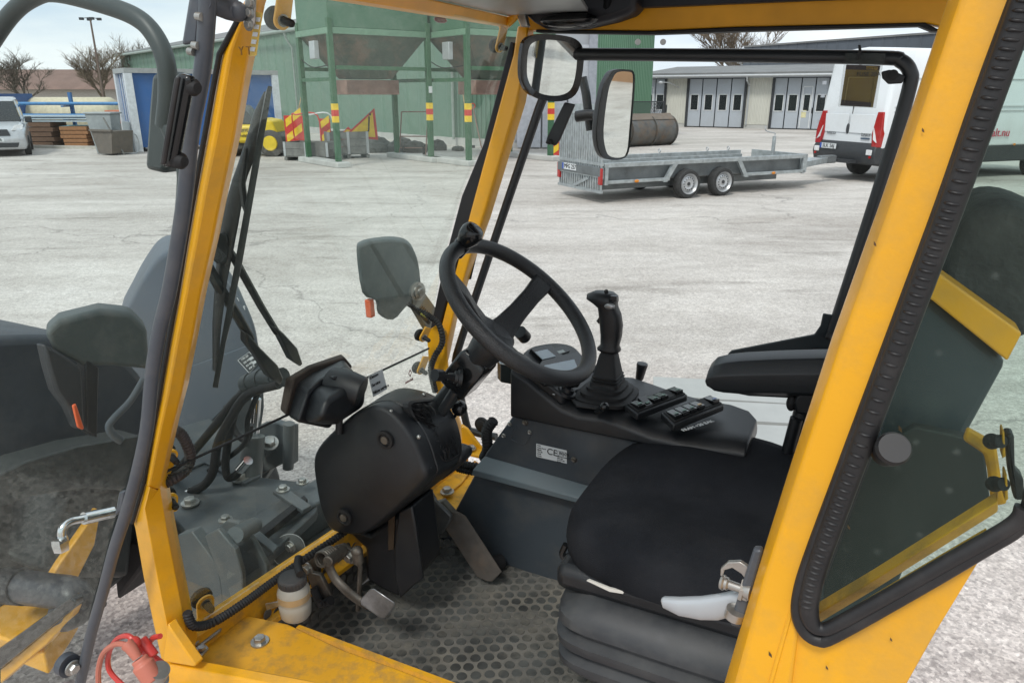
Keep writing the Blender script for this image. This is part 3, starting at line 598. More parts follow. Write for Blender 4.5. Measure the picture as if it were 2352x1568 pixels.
# ================================================================== CRATES AND SIGNS BY THE HOPPER
def crate(a, b, dep, h, label, rows=3):
    a, b = Vector(a), Vector(b); d = (b-a).normalized(); n_ = Vector((-d.y, d.x, 0)); r = empty('wooden_crate', a, label, 'crate', 'grey pallet collar crates by the hopper legs'); Ln = (b-a).length
    for k in range(rows):
        m = MB(); z = .14+(k+.5)*h/rows; hh = h/rows-.012
        for off in (0, dep): m.box((a+b)/2+n_*off+UP*z, d*Ln, n_*.03, UP*hh)
        for q in (a, b): m.box(q+n_*dep/2+UP*z, d*.03, n_*(dep-.035), UP*hh)
        m.build('collar', WOODG, r)
    m = MB()
    for s in (0, .5, 1): m.box(a+d*Ln*s+n_*dep/2+UP*.06, d*.1, n_*dep, UP*.1)
    m.box((a+b)/2+n_*dep/2+UP*.125, d*Ln, n_*dep, UP*.02); m.build('pallet', WOODG, r)
    m = MB()
    for q in (a, (a+b)/2, b): m.box(q-n_*.022+UP*(.14+h/2), d*.08, n_*.01, UP*h)
    m.build('bracket', LGREY, r); return r
crate(G(657, 369), G(754, 372), .8, .42, 'low grey pallet collar crate left of the hopper leg', 2)
crate(G(758, 366), G(846, 363), .85, .68, 'tall grey pallet collar crate holding the triangular sign', 3)
def board(c, d, w, h, n_str, nm, label, slope=1, tilt=0, group='red and yellow marker boards'):
    c = Vector(c); d = Vector(d).normalized(); up = (UP+d.cross(UP)*0).normalized(); up = (UP*cos(tilt)+d*sin(tilt)); nrm = d.cross(up).normalized(); d = up.cross(nrm).normalized()
    if nrm.y > 0: nrm = -nrm
    r = empty(nm, c, label, 'marker board', group)
    MB().box(c+up*h/2, d*w, nrm*.03, up*h).build('panel', SIGR, r, bevel=.004)
    for k in range(n_str):
        z0 = h*(k+.25)/n_str; hh = h*.5/n_str
        MB().prism([c+nrm*.017-d*w*.42+up*z0, c+nrm*.017+d*w*.42+up*(z0+slope*w*.6), c+nrm*.017+d*w*.42+up*(z0+slope*w*.6+hh), c+nrm*.017-d*w*.42+up*(z0+hh)], nrm*.004).build('stripe', SIGY, r)
    return r
board(G(1276, 362), (1, 0, 0), .225, .84, 2, 'marker_board', 'red and yellow marker board standing right of the hoppers')
q = G(672, 366)+Vector((0, .5, 0))
board(q+UP*.35, (1, 0, 0), .6, .95, 2, 'marker_board', 'wide red marker board standing in the low crate', 1)
board(q+Vector((.95, .1, .35)), (1, 0, 0), .35, .85, 2, 'marker_board', 'narrow red marker board behind the near hopper leg', 1)
board(q+Vector((1.25, -.1, .3)), (1, .2, 0), .3, .8, 2, 'marker_board', 'marker board tilted to the right beside the hopper leg', 1, .8)
rl2 = empty('barrier_rails', q, 'red and white tubular barrier rails in the low crate', 'barrier')
for x, c_ in ((.08, SIGR), (.5, WHI)):
    m = MB(); m.tube(spl([q+Vector((x, -.25, .1)), q+Vector((x-.05, -.25, 1.25)), q+Vector((x+.1, -.25, 1.33)), q+Vector((x+.75, -.25, 1.3)), q+Vector((x+.8, -.25, .2))], 5), .022, 8); m.build('rail', c_, rl2)
q = G(800, 366)+Vector((.2, .5, .3)); ws = empty('warning_sign', q, 'triangular yellow roadworks sign with red border in the tall crate', 'sign')
e1 = Vector((.95, .3, 0)).normalized(); nr = Vector((.25, -.95, .1)).normalized()
tri = [q+e1*.62+UP*1.22, q-e1*.42+UP*.35, q+e1*.68+UP*.25]; cn = sum(tri, Vector())/3
MB().prism(tri, -nr*.02).build('border', SIGR, ws)
MB().prism([cn+(t-cn)*.78+nr*.004 for t in tri], nr*.004).build('face', SIGY, ws)
MB().tube([cn+e1*.14+UP*.36+nr*.012, cn+e1*.1-UP*.08+nr*.012, cn-e1*.1-UP*.2+nr*.012], .025, 6).ball(cn+e1*.17+UP*.42+nr*.012, .035).build('pictogram', INK, ws)
for i in range(26):        # heap of hose and scrap behind the crates
    pass
hp = MB(); rd = random.Random(4)
for i in range(26):
    x = rd.uniform(0, 3.2); q = G(850, 352)+Vector((x, rd.uniform(.2, 1.4), 0)); r_ = rd.uniform(.15, .34)*(1.2-x/4)
    hp.ball(q+UP*r_*.4, r_, 8, 5, (rd.uniform(1, 1.8), 1, rd.uniform(.7, 1.5)))
tag(hp.build('scrap_heap', mat('heap', (.07, .072, .068), .85, var=.5, vscale=3), smooth=0), 'heap of dark gravel and scrap against the hall wall', 'heap', kind='stuff')
tl = empty('hand_cart', G(905, 367), 'rusty steel hand cart frame standing between the hopper legs', 'cart')
a_ = G(917, 362)+UP*.05; m = MB()
for s in (0, .85): m.tube([a_+Vector((s, 0, 0)), a_+Vector((s+.1, .3, 1.35))], .02, 6)
for z in (.02, .25, .6, 1.35): m.tube([a_+Vector((z*.08, z*.22, z)), a_+Vector((.85+z*.08, z*.22, z))], .018, 6)
m.build('tube_frame', RUST, tl)
for s in (.1, .75): MB().lathe(a_+Vector((s, .15, .16)), (1, 0, 0), [(0, .14), (.02, .18), (.07, .18), (.09, .14)]).build('wheel', TYR, tl)
for i, (a, b, c_, lb) in enumerate(((628, 610, WOOD, 'long wooden pole leaning on the hall left of the low crate'), (1082, 1068, WOOD, 'wooden broom handle leaning against the hall near the pillar'), (1106, 1098, RUST, 'shovel with red grip leaning against the hall'))):
    q = G((a if i else 668), 340 if i else 330); m = MB(); top = q+Vector((-.35 if i else .5, .8, 2.2 if i < 2 else 1.5)); m.tube([q, top], .022, 6)
    r_ = empty('pole', q, lb, 'pole'); m.build('shaft', c_, r_)
    if i == 2: MB().torus(top, (0, 1, 0), .09, .02, 16, 6).build('grip', SIGR, r_)
    else: MB().box(q+UP*.05, (.3 if i else .05, 0, 0), (0, .05, 0), (0, 0, .1)).build('brush', BLK, r_)
# ================================================================== LOADER BUCKET ON THE GROUND
b0 = G(1398, 343); b1 = G(1556, 334); bd = (b1-b0); bn = Vector((-bd.y, bd.x, 0)).normalized()
bk = empty('spare_bucket', b0, 'worn steel loader bucket with mesh guard lying behind the trailer', 'bucket')
prof = []
for i in range(13):
    a = radians(-80+i*15); prof.append((-.55*cos(a)+.62, .56+.56*sin(a)))
prof += [(1.15, 1.18), (1.2, 1.1), (.75, .95)]+[(.62-.45*cos(radians(80-i*20)), .56+.46*sin(radians(80-i*20))) for i in range(9)]+[(1.1, .05), (1.1, 0)]
BKM = mat('bucket_steel', (.10, .10, .095), .45, .35, var=.3, vscale=3, dirt=(.20, .13, .08), dirt_amt=.6, dscale=2.5)
MB().prism([b0+bn*x+UP*z for x, z in prof], bd).build('shell', BKM, bk, smooth=50)
for t_ in (0, .345, .69, 1.0):
    pr = [(-.60*cos(radians(a))+.62, .56+.61*sin(radians(a))) for a in range(-80, 90, 14)]+[(-.5*cos(radians(a))+.62, .56+.5*sin(radians(a))) for a in range(80, -90, -14)]
    MB().prism([b0+bd*t_+bn*x+UP*z for x, z in pr], bd.normalized()*.035).build('rib', BKM, bk)
m = MB(); m.prism([b0+bn*.45+UP*1.02, b0+bn*.25+UP*1.0, b0+bn*.5+UP*1.22, b0+bn*.6+UP*1.22], bd); m.build('top_plate', mat('rust_edge', (.17, .145, .12), .8, dirt=(.25, .16, .1)), bk)
m = MB()
for t_ in (0, .44, .9): m.box(b0+bd*t_+bn*.55+UP*1.42, bd*.018, bn*.04, UP*.46)
m.box(b0+bd*.45+bn*.55+UP*1.65, bd*.93, bn*.04, UP*.04)
m.box(b0+bd*.95+bn*.55+UP*1.38, bd.normalized()*.04, bn*.04, UP*.3); m.build('guard_frame', BLK, bk)
m = MB(); n = 30
for i in range(n):
    q = b0+bd*(.82*i/n)+bn*.55+UP*1.22; w_ = bd*.92/n
    m.tube([q, q+w_*3+UP*.42], .011, 3); m.tube([q+UP*.42, q+w_*3], .011, 3)
m.build('guard_mesh', BLK, bk)
# ================================================================== TRAILER
T0 = Vector((1.70, 13.72, 0)); tdv = Vector((.900, .436, 0)).normalized(); tn = Vector((-tdv.y, tdv.x, 0)); TL = 5.05; TW = 1.62
def T(s, w, z): return T0+tdv*s+tn*w+UP*z
tr = empty('flatbed_trailer', T(2.3, .8, 0), 'galvanised twin axle flatbed trailer coupled behind the white van', 'trailer')
def tb(s0, s1, w0, w1, z0, z1, nm, mt=GALV, bv=.006, par=None): return MB().box(T((s0+s1)/2, (w0+w1)/2, (z0+z1)/2), tdv*(s1-s0), tn*(w1-w0), UP*(z1-z0)).build(nm, mt, par or tr, bevel=bv)
tb(0, TL, 0, .07, .66, .74, 'top_rail'); tb(0.6, TL-.4, TW-.07, TW, .66, .74, 'top_rail')
tb(.05, 1.5, .0, .06, .36, .42, 'lower_rail'); tb(3.35, TL, 0, .06, .36, .42, 'lower_rail')
tb(0, TL, TW-.06, TW, .34, .40, 'lower_rail')
for s in (.02, TL-.08): tb(s, s+.07, 0, .06, .34, .66, 'corner_post')
for s, k_ in ((1.5, 1), (3.32, -1)):
    MB().prism([T(s-.16*k_, -.005, .34), T(s-.06*k_, -.005, .34), T(s+.16*k_, -.005, .66), T(s+.05*k_, -.005, .66)], tn*.06).build('brace', GALV, tr)
tb(.1, TL-.05, .12, .16, .40, .66, 'inner_side', mat('galv_dark', (.15, .165, .17), .55, .4, var=.3, vscale=3))
tb(.3, TL-.4, TW-.12, TW-.08, .42, .66, 'inner_side', GALV)
tb(.05, TL, .16, TW-.12, .38, .42, 'deck', mat('deck', (.20, .20, .19), .7, .2))
tb(.0, TL-.5, .3, .4, .22, .36, 'chassis_beam', mat('galv_dark', (.15, .165, .17)))
MB().prism([T(TL-.02, .0, .36), T(TL-.02, .0, .74), T(TL-.02, TW, .74), T(TL-.02, TW, .36)], tdv*.05).build('headboard', GALV, tr)
MB().prism([T(TL, .25, .40), T(TL, TW-.25, .40), T(TL+1.45, TW/2+.08, .44), T(TL+1.45, TW/2-.08, .44)], UP*.13).build('drawbar', GALV, tr, bevel=.01)
MB().box(T(TL+1.5, TW/2, .52), tdv*.5, tn*.16, UP*.18).build('coupling', mat('galv_dark', (.15, .165, .17)), tr, bevel=.03)
jk = MB().tube([T(TL-.3, TW*.42, .5), T(TL-.3, TW*.42, 1.08)], .04, 10).build('jockey_post', GALV, tr)
MB().tube(spl([T(TL-.3, TW*.42, 1.08), T(TL-.3, TW*.42, 1.14), T(TL-.5, TW*.42, 1.18), T(TL-.58, TW*.42, 1.22), T(TL-.58, TW*.42, 1.3)], 4), .012, 6).build('crank', LGREY, jk)
for s in (1.1, 2.4, 3.7, 4.3):
    MB().torus(T(s, TW-.035, .79), tdv, .035, .012, 16, 6).build('lashing_ring', LGREY, tr)
for s in (.1, 2.2, 3.8): MB().torus(T(s+.7, .1, .70), tdv, .03, .01, 16, 6).build('lashing_ring', LGREY, tr)
for s, e in ((.72, 0), (4.15, 0)):
    MB().ball(T(s, -.012, .39), .03, 12, 6, (1.8, .5, 1), (tdv, tn, UP)).build('side_marker', mat('amber_lens', (.62, .22, .02), .25), tr)
for s in (1.93, 2.79):
    w_ = MB().lathe(T(s, -.06, .28), tn, [(.09, .001), (.09, .19), (.0, .195), (-.002, .255), (.02, .275), (.04, .28), (.16, .28), (.19, .26)], 36).build('wheel', TYR, tr)
    r_ = MB().lathe(T(s, -.065, .28), tn, [(.028, .001), (.028, .045), (.035, .07), (.02, .10), (.03, .135), (.055, .16), (.02, .178), (-.003, .198), (.07, .2)], 30)
    r_.build('rim', RIM, w_)
    m = MB()
    for k in range(14): a = 2*pi*k/14; m.cyl(T(s, -.048, .28)+tdv*cos(a)*.118+UP*sin(a)*.118, T(s, -.03, .28)+tdv*cos(a)*.118+UP*sin(a)*.118, .012, seg=8)
    m.cyl(T(s, -.05, .28), T(s, -.0, .28), .035, seg=12); m.build('rim_holes', BLK, w_)
    MB().lathe(T(s, TW-.1, .28), tn, [(0, .26), (.02, .28), (.16, .28), (.18, .26)], 24).build('wheel', TYR, tr)
gt = MB().box(T(-.04, TW/2, .72), tdv*.04, tn*TW, UP*.05).build('ramp_gate', GALV, tr)
for k in range(19):
    w = TW*(k+.5)/19; MB().box(T(-.04, w, .91), tdv*.03, tn*.03, UP*1.42).build('gate_bar', GALV, gt)
for z in (.22, .50, 1.62): MB().box(T(-.045, TW/2, z), tdv*.05, tn*TW, UP*.05).build('gate_rail', GALV, gt)
MB().box(T(-.04, TW/2, 1.69), tdv*.02, tn*TW, UP*.16).build('gate_sheet', GALV, gt)
MB().prism([T(-.08, .9, .25), T(-.08, 1.05, .25), T(-.08, .5, .46), T(-.08, .44, .42)], tdv*.02).build('gate_brace', GALV, gt)
tb(-.09, -.05, 0.02, TW-.02, .50, .66, 'lamp_board', mat('galv_dark', (.15, .165, .17)))
np_ = MB().box(T(-.1, 1.12, .6), tdv*.01, tn*.52, UP*.12).build('number_plate', WHI, tr)
text('MFG 257', T(-.107, 1.08, .6), -tn, UP, .12, INK, np_)
MB().box(T(-.108, 1.355, .6), tdv*.01, tn*.05, UP*.118).build('country_band', mat('plate_blue', (.02, .08, .4), .4), np_)
for w in (.04, TW-.04): MB().box(T(-.06, w, .5), tdv*.05, tn*.1, UP*.3).build('tail_lamp', LRED, tr, bevel=.01)
# ================================================================== WHITE VAN
vb = radians(20); vd = Vector((cos(vb), sin(vb), 0)); vn = Vector((-sin(vb), cos(vb), 0)); V0 = Vector((8.28, 17.0, 0))
def Vv(s, w, z): return V0+vd*s+vn*w+UP*z
van = empty('cargo_van', Vv(3, 1, 0), 'white high roof cargo van with red lettering towing the trailer', 'van')
VW = 2.0
def vsec(s, ins, z0, z1, dz=0):
    return [Vv(s, ins, z0), Vv(s, ins-.02, 1.2), Vv(s, ins+.05, z1-.3), Vv(s, ins+.2, z1-.02), Vv(s, VW/2, z1+.03), Vv(s, VW-ins-.2, z1-.02), Vv(s, VW-ins-.05, z1-.3), Vv(s, VW-ins+.02, 1.2), Vv(s, VW-ins, z0)]
def vs2(s0, lean, ins, z0, z1):
    o = vsec(s0, ins, z0, z1); return [q+vd*lean*max(0, (q.z-1.2))/1.5 for q in o]
MB().loft([vs2(.0, .16, .06, .80, 2.86), vs2(.06, .14, .0, .76, 2.93), vs2(4.9, 0, 0, .76, 2.93), vs2(5.6, -.5, .02, .76, 2.8)]).build('body', VANW, van, bevel=.05, seg=3, smooth=50)
MB().loft([[Vv(5.4, 0, .7), Vv(5.4, 0, 1.7), Vv(5.4, VW, 1.7), Vv(5.4, VW, .7)], [Vv(6.5, .1, .6), Vv(6.5, .1, 1.15), Vv(6.5, VW-.1, 1.15), Vv(6.5, VW-.1, .6)]]).build('bonnet', VANW, van, bevel=.06)
MB().box(Vv(3.2, VW/2, .58), vd*6.3, vn*(VW-.02), UP*.40).build('lower_cladding', BLK, van, bevel=.03)
MB().prism([Vv(-.10, .04, .48), Vv(.1, -.02, .48), Vv(.12, -.02, .98), Vv(.0, .02, 1.02), Vv(.0, VW-.02, 1.02), Vv(.12, VW+.02, .98), Vv(-.10, VW-.04, .48)], UP*.001) if 0 else None
MB().loft([[Vv(-.06, .03, .42), Vv(.3, -.015, .42), Vv(.3, VW+.015, .42), Vv(-.06, VW-.03, .42)], [Vv(-.12, .03, .62), Vv(.3, -.02, .62), Vv(.3, VW+.02, .62), Vv(-.12, VW-.03, .62)], [Vv(-.10, .03, .74), Vv(.3, -.02, .74), Vv(.3, VW+.02, .74), Vv(-.10, VW-.03, .74)], [Vv(-.02, .05, .88), Vv(.3, -.015, .88), Vv(.3, VW+.015, .88), Vv(-.02, VW-.05, .88)]]).build('rear_bumper', BLK, van, bevel=.02)
for w, sg in ((.03, 1), (VW-.03, -1)):
    MB().prism([Vv(-.06, w-.02*sg, .80), Vv(-.06, w+.16*sg, .80), Vv(-.04, w+.22*sg, 1.1), Vv(.0, w+.17*sg, 1.56), Vv(.02, w+.02*sg, 1.56), Vv(-.04, w-.04*sg, 1.1)], vd*.25).build('tail_lamp', LRED, van, bevel=.01)
    MB().prism([Vv(-.07, w+.03*sg, .90), Vv(-.07, w+.13*sg, .96), Vv(-.055, w+.18*sg, 1.22), Vv(-.06, w+.08*sg, 1.0)], vd*.02).build('reverse_lamp', LWHT, van)
    MB().box(Vv(-.12, w+.14*sg, .68), vd*.03, vn*.16, UP*.12).build('fog_lamp', LWHT, van, bevel=.01)
    MB().cyl(Vv(-.13, w+.1*sg, .58), Vv(-.10, w+.1*sg, .58), .03).build('reflector', LRED, van)
m = MB(); m.box(Vv(.075, VW/2, 1.9), vd*.06, vn*.012, UP*1.9); m.build('door_gap', BLK, van)
m = MB()
for s in (-1, 1): m.prism([Vv(-.005, VW/2+s*.03, 1.08), Vv(-.005, VW/2+s*.75, 1.08), Vv(.0, VW/2+s*.78, 1.5), Vv(.0, VW/2+s*.03, 1.5)], -vd*.012)
m.build('door_panel', VANW, van, bevel=.01)
MB().ball(Vv(-.01, VW/2+.02, 1.17), .07, 14, 8, (.35, .7, 1.7), (vd, vn, UP)).build('door_handle', BLK, van)
for z in (1.9, 2.2, 1.3): MB().box(Vv(.02, VW+.01, z), vd*.08, vn*.05, UP*.08).build('hinge', GREYW, van)
pn = MB().box(Vv(-.14, VW*.72, .76), vd*.012, vn*.52, UP*.12).build('number_plate', WHI, van)
text('SLK 56J', Vv(-.148, VW*.71, .76), -vn, UP, .125, INK, pn)
MB().box(Vv(-.148, VW*.72+.235, .76), vd*.012, vn*.05, UP*.118).build('country_band', MATS['plate_blue'], pn)
text('IVECO', Vv(-.02, VW*.76, 1.05), -vn, UP, .10, mat('badge_grey', (.16, .17, .18), .3), van)
text('DAILY', Vv(-.02, VW*.22, 1.05), -vn, UP, .10, MATS['badge_grey'], van)
MB().box(Vv(-.02, VW*.22, .97), vd*.012, vn*.26, UP*.035).build('badge_bar', mat('badge_blue', (.06, .09, .14), .3), van)
RDT = mat('red_letter', (.52, .05, .09), .5)
text('Gatu & Asfalt', Vv(1.12, -.035, 1.72), vd, UP, .38, RDT, van, align='LEFT', bold=.01)
text('gatuasfalt.nu', Vv(3.95, -.04, 1.06), vd, UP, .27, RDT, van, align='RIGHT')
m = MB()
for z in (1.58, 1.68): m.box(Vv(2.6, -.02, z), vd*4.7, vn*.03, UP*.02)
m.box(Vv(2.6, .02, 2.28), vd*4.7, vn*.03, UP*.02); m.build('side_crease', VANW, van)
for s in (.55, 2.5, 4.2): MB().ball(Vv(s, -.03, .78), .03, 10, 6, (1.6, .5, 1), (vd, vn, UP)).build('side_marker', MATS['amber_lens'], van)
for s in (1.35, 5.2):
    for w, d_ in ((.0, vn), (VW, -vn)):
        w_ = MB().lathe(Vv(s, w, .35), d_, [(.08, .001), (.08, .2), (.0, .21), (0, .27), (.01, .34), (.04, .355), (.22, .355), (.25, .3)], 28).build('wheel', TYR, van)
        MB().lathe(Vv(s, w, .35)-d_*.004, d_, [(.03, .001), (.03, .05), (.05, .17), (.0, .21), (.08, .21)], 20).build('rim', RIM, w_)
m = MB(); m.box(Vv(-.14, VW/2, .45), vd*.3, vn*.9, UP*.07); m.tube([Vv(-.2, VW/2, .45), Vv(-.45, VW/2, .47), Vv(-.45, VW/2, .56)], .03, 8); m.build('tow_bar', BLK, van)
m = MB(); m.tube(spl([Vv(-.1, VW*.55, .5), Vv(-.35, VW*.58, .42), Vv(-.6, VW*.55, .55)]), .018, 6); m.build('tow_cable', RUB, van)
# ================================================================== SLATS ON THE GROUND (right of the console)
st = empty('concrete_slab_row', P(1750, 960, z=0), 'row of pale concrete slabs laid on the gravel beyond the console', 'slabs')
for y0, y1 in ((885, 926), (934, 972), (984, 1030), (1042, 1090)):
    a, b, c, d = P(1500, y0-10, z=.012), P(2050, y0+18, z=.012), P(2050, y1+26, z=.012), P(1500, y1-8, z=.012)
    MB().prism([a, b, c, d], UP*.035).build('slab', mat('pale_slab', (.37, .38, .365), .7, var=.05), st)
# ================================================================== THINGS BEHIND THE CAMERA, SEEN IN THE MIRRORS
bb = empty('brick_house', Vector((34, -6, 0)), 'tan brick office block behind the loader, seen in the mirror', 'building')
MB().aabb(30, 46, -34, 6, 0, 7).build('wall', TAN, bb)
for k in range(9):
    for z in (1.2, 4.4):
        f = MB().aabb(29.93, 30.02, -32+k*4.2, -30.6+k*4.2, z, z+1.3).build('window_frame', FRM, bb)
        MB().aabb(29.90, 29.95, -31.85+k*4.2, -30.75+k*4.2, z+.12, z+1.18).build('window', DARKW, f)
rt = empty('red_tractor', Vector((12, -3.5, 0)), 'small red tractor behind the loader, seen in the mirror', 'tractor')
MB().aabb(11.3, 13.2, -4.2, -3.2, .5, 1.25).build('body', SIGR, rt, bevel=.08)
MB().aabb(12.3, 13.3, -4.25, -3.15, 1.25, 2.25).build('cab', mat('smoked', (.05, .055, .055)), rt, bevel=.05)
for x in (11.5, 12.9):
    for y in (-4.3, -3.1): MB().lathe((x, y, .4), (0, 1, 0), [(-.12, .34), (-.1, .4), (.1, .4), (.12, .34)]).build('wheel', TYR, rt)
# ================================================================== THE LOADER
LD = empty('wheel_loader', C(.4, 1.3, 0), 'yellow compact wheel loader with open cab, filling the foreground', 'wheel loader')
def off(p, u=0, v=0, z=0): return p+FV*u+RV*v+UP*z
def slab(pts, ext, nm, mt, par=LD, bevel=.003, **k):
    return MB().prism(px(pts, **k), ext).build(nm, mt, par, bevel=bevel)
# ---- near front pillar
def pillar(nm, st, mt, par=LD, bevel=.004):      # stations: left px, right px, y, v left, v ridge, v right, back depth
    secs = []
    for (x0, x1, y0, y1) in st['s']:
        a, b, c = st['v']; xm = x0+(x1-x0)*st['m']; ym = y0+(y1-y0)*st['m']
        A_, M_, B_ = P(x0, y0, v=a), P(xm, ym, v=b), P(x1, y1, v=c)
        bd_ = (RV*.85+FV*st.get('f', 0))*st['b']; secs.append([A_, M_, B_, B_+bd_, A_+bd_])
    return MB().loft(secs).build(nm, mt, par, bevel=bevel)
fp = pillar('front_pillar', dict(s=[(585, 617, -70, -70), (563, 596, 0, 0), (506, 575, 119, 112), (491, 562, 208, 179), (473, 539, 312, 312), (449, 509, 438, 452), (429, 488, 557, 557), (408, 460, 685, 680), (390, 441, 780, 780), (369, 417, 904, 904), (354, 396, 983, 985), (334, 370, 1095, 1100), (330, 365, 1114, 1125)], v=(.728, .720, .745), m=.32, b=.05, f=.62), YEL)
pillar('front_pillar_foot', dict(s=[(331, 364, 1112, 1127), (308, 367, 1203, 1118), (311, 384, 1215, 1221), (330, 408, 1325, 1346), (354, 430, 1438, 1459), (372, 440, 1518, 1505)], v=(.728, .720, .752), m=.42, b=.05, f=.62), YEL, fp)
slab([(384, 1432), (395, 1450), (449, 1527), (446, 1531), (372, 1518)], RV*.02, 'gusset', YEL, fp, v=.712)
MB().tube(px([(556, 30), (504, 125), (488, 210), (470, 312), (446, 442), (426, 557), (405, 687), (387, 782), (366, 906), (351, 985), (329, 1112), (304, 1200)], v=.722), .0035, 8).build('door_seal', RUB, LD)
# marks on the pillar
text('Y T', P(548, 66*3.0/1.05, v=.715)*0+P(563, 118, v=.712), P(590, 116, v=.715)-P(540, 118, v=.715), P(560, 90, v=.715)-P(566, 140, v=.715), .014, mat('ochre_mark', (.30, .14, .02), .6), fp, 'glue_mark')
slab([(586, 28), (602, 30), (588, 128), (571, 130)], RV*.001, 'sticker', mat('yellow_sticker', (.75, .52, .12), .5), fp, bevel=0, v=.717)
for i in range(5): slab([(589-i*3, 40+i*17), (599-i*3, 41+i*17), (597-i*3, 51+i*17), (587-i*3, 50+i*17)], -RV*.0012, 'sticker_block', WHI, fp, bevel=0, v=.716)
hp_ = slab([(570, -20), (592, -20), (590, 60), (577, 66), (565, 60)], -RV*.006, 'hinge_plate', STL, fp, v=.712)
for y in (8, 30, 58): MB().bolt(P(578-y*.1, y, v=.706), -RV, .0045).build('bolt', STL, hp_)
# ---- rear pillar and quarter panel (near side)
rp = pillar('rear_pillar', dict(s=[(2205, 2362, -80, -80), (2180, 2340, 0, 0), (2104, 2250, 230, 230), (2024, 2170, 467, 467), (1905, 2052, 800, 780), (1807, 1935, 1101, 1101), (1735, 1850, 1330, 1330), (1690, 1830, 1480, 1480), (1655, 1815, 1600, 1600)], v=(.745, .722, .716), m=.18, b=.05), YEL)
slab([(1930, 1100), (1836, 1330), (1826, 1400), (1845, 1450), (1872, 1470), (1905, 1460), (2120, 1335), (2274, 1247), (2150, 1450), (2060, 1610), (1780, 1610), (1830, 1400), (1850, 1310)], RV*.03, 'quarter_panel', YEL, rp, v=.7225)
slab([(1828, 1395), (1815, 1440), (1640, 1700), (1740, 1700)], RV*.02, 'panel_fold', YEL, rp, v=.7195) if 0 else None
m = MB(); m.tube(px([(2282, 130), (2208, 350), (2120, 600), (2010, 900), (1920, 1120), (1836, 1330), (1812, 1420), (1770, 1568)], v=.7185), .0028, 8); m.build('pressed_ridge', YEL, rp)
chips = MB()
for x, y, s_ in ((2068, 1105*.89, 1.0), (1950, 1208, .8), (2047, 1480*.99, .7), (2010, 560, .7), (2120, 300, .6), (1890, 1255, .6), (1770, 1500, 1.1), (1900, 1530, .8)):
    q_ = P(x, y, v=.7205); chips.add([q_+FV*.002*s_+UP*.004*s_-RV*.0022, q_-FV*.001*s_+UP*.001*s_-RV*.0022, q_-FV*.002*s_-UP*.003*s_-RV*.0022, q_+FV*.0015*s_-UP*.001*s_-RV*.0022], [(0, 1, 2, 3)])
chips.build('paint_chips', mat('chip', (.10, .05, .02), .8), rp, smooth=0)
# window of the quarter panel
outl = [(2420, -230), (2327, 10), (2250, 215), (2161, 467), (2060, 735), (1921, 1101), (1850, 1290), (1828, 1365), (1826, 1412), (1842, 1450), (1872, 1468), (1910, 1458), (2100, 1350), (2250, 1262), (2325, 1216), (2348, 1180), (2352, 1100), (2420, 600)]
def ringtube(lst, r, nm, mt, par, v, seg=10): return MB().tube(px(lst, v=v), r, seg).build(nm, mt, par)
def shift(lst, dx, dy): return [(a+dx, b+dy) for a, b in lst]
qw = MB(); qw.tube(spl(px(shift(outl[:13], 8, 0)+[(2262, 1258), (2335, 1212), (2368, 1160), (2390, 1000), (2430, 700)], v=.712), 4), .0075, 10, ref=RV); qs = qw.build('window_seal', SEAL, rp)
pts = spl(px([(2436, -220), (2352, 10), (2272, 230), (2186, 470), (2084, 740), (1948, 1104), (1880, 1290), (1860, 1365), (1857, 1400), (1866, 1430), (1886, 1443), (1915, 1436), (2010, 1384), (2200, 1276), (2325, 1204), (2350, 1165)], v=.708), 30)
m = MB(); m.tube(pts, [.0105]*240+[.0105-.0035*min(1, k/60) for k in range(len(pts)-240)], 12, ref=RV); m.build('inner_lip', SEAL, qs)
m = MB(); acc = 0
for a, b in zip(pts[:232], pts[1:233]):
    acc += (b-a).length
    if acc > .0062:
        acc = 0; t_ = (b-a).normalized(); n_ = t_.cross(RV).normalized(); q_ = (a+b)/2-RV*.0075-n_*.001
        m.ball(q_, .0058, 8, 5, (.36, 1.15, .85), (t_, n_, RV))
m.build('ribs', SEAL, qs)
gpts = [(2410, -150), (2340, 130), (2180, 560), (1985, 1101), (1880, 1380), (1878, 1425), (1900, 1442), (1985, 1405), (2200, 1285), (2330, 1208), (2350, 1170), (2440, 900), (2600, 0)]
slab(gpts, RV*.003, 'quarter_glass', GR, rp, bevel=0, v=.716)
kn = MB().cyl(P(2034, 1040, v=.722), P(2052, 1030, v=.694), .013, .0155); kn.cyl(P(2052, 1030, v=.694), P(2055, 1028, v=.690), .0155, .0135); kn.build('glass_knob', SEAL, rp)
# frame flange behind the glass
fl = MB()
fl.loft([[P(a, b-26, v=.80), P(a, b+2, v=.785), P(a, b+24, v=.80), P(a, b+24, v=.81)] for a, b in ((1870, 1412), (2010, 1328), (2292, 1150))])
fl.build('frame_flange', YELD, rp, bevel=.002)
slab([(2222, 984), (2262, 1006), (2290, 1032), (2300, 1100), (2314, 1158), (2290, 1163), (2276, 1150), (2268, 1080), (2260, 1044), (2212, 1012)], RV*.01, 'frame_flange', YELD, rp, v=.84)
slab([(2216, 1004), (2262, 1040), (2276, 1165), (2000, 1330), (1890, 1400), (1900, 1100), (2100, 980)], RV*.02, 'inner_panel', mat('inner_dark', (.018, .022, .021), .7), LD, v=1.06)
for (x, y) in ((2290, 1013), (2296, 1111)):
    MB().cyl(P(x-12, y, v=.79), P(x+10, y, v=.78), .0065).ball(P(x-12, y, v=.79), .008).build('hinge_pin', RUB, rp)
    slab([(x+12, y-20), (x+17, y-22), (x+20, y+36), (x+12, y+40)], RV*.02, 'hinge_bracket', YELD, rp, v=.78)
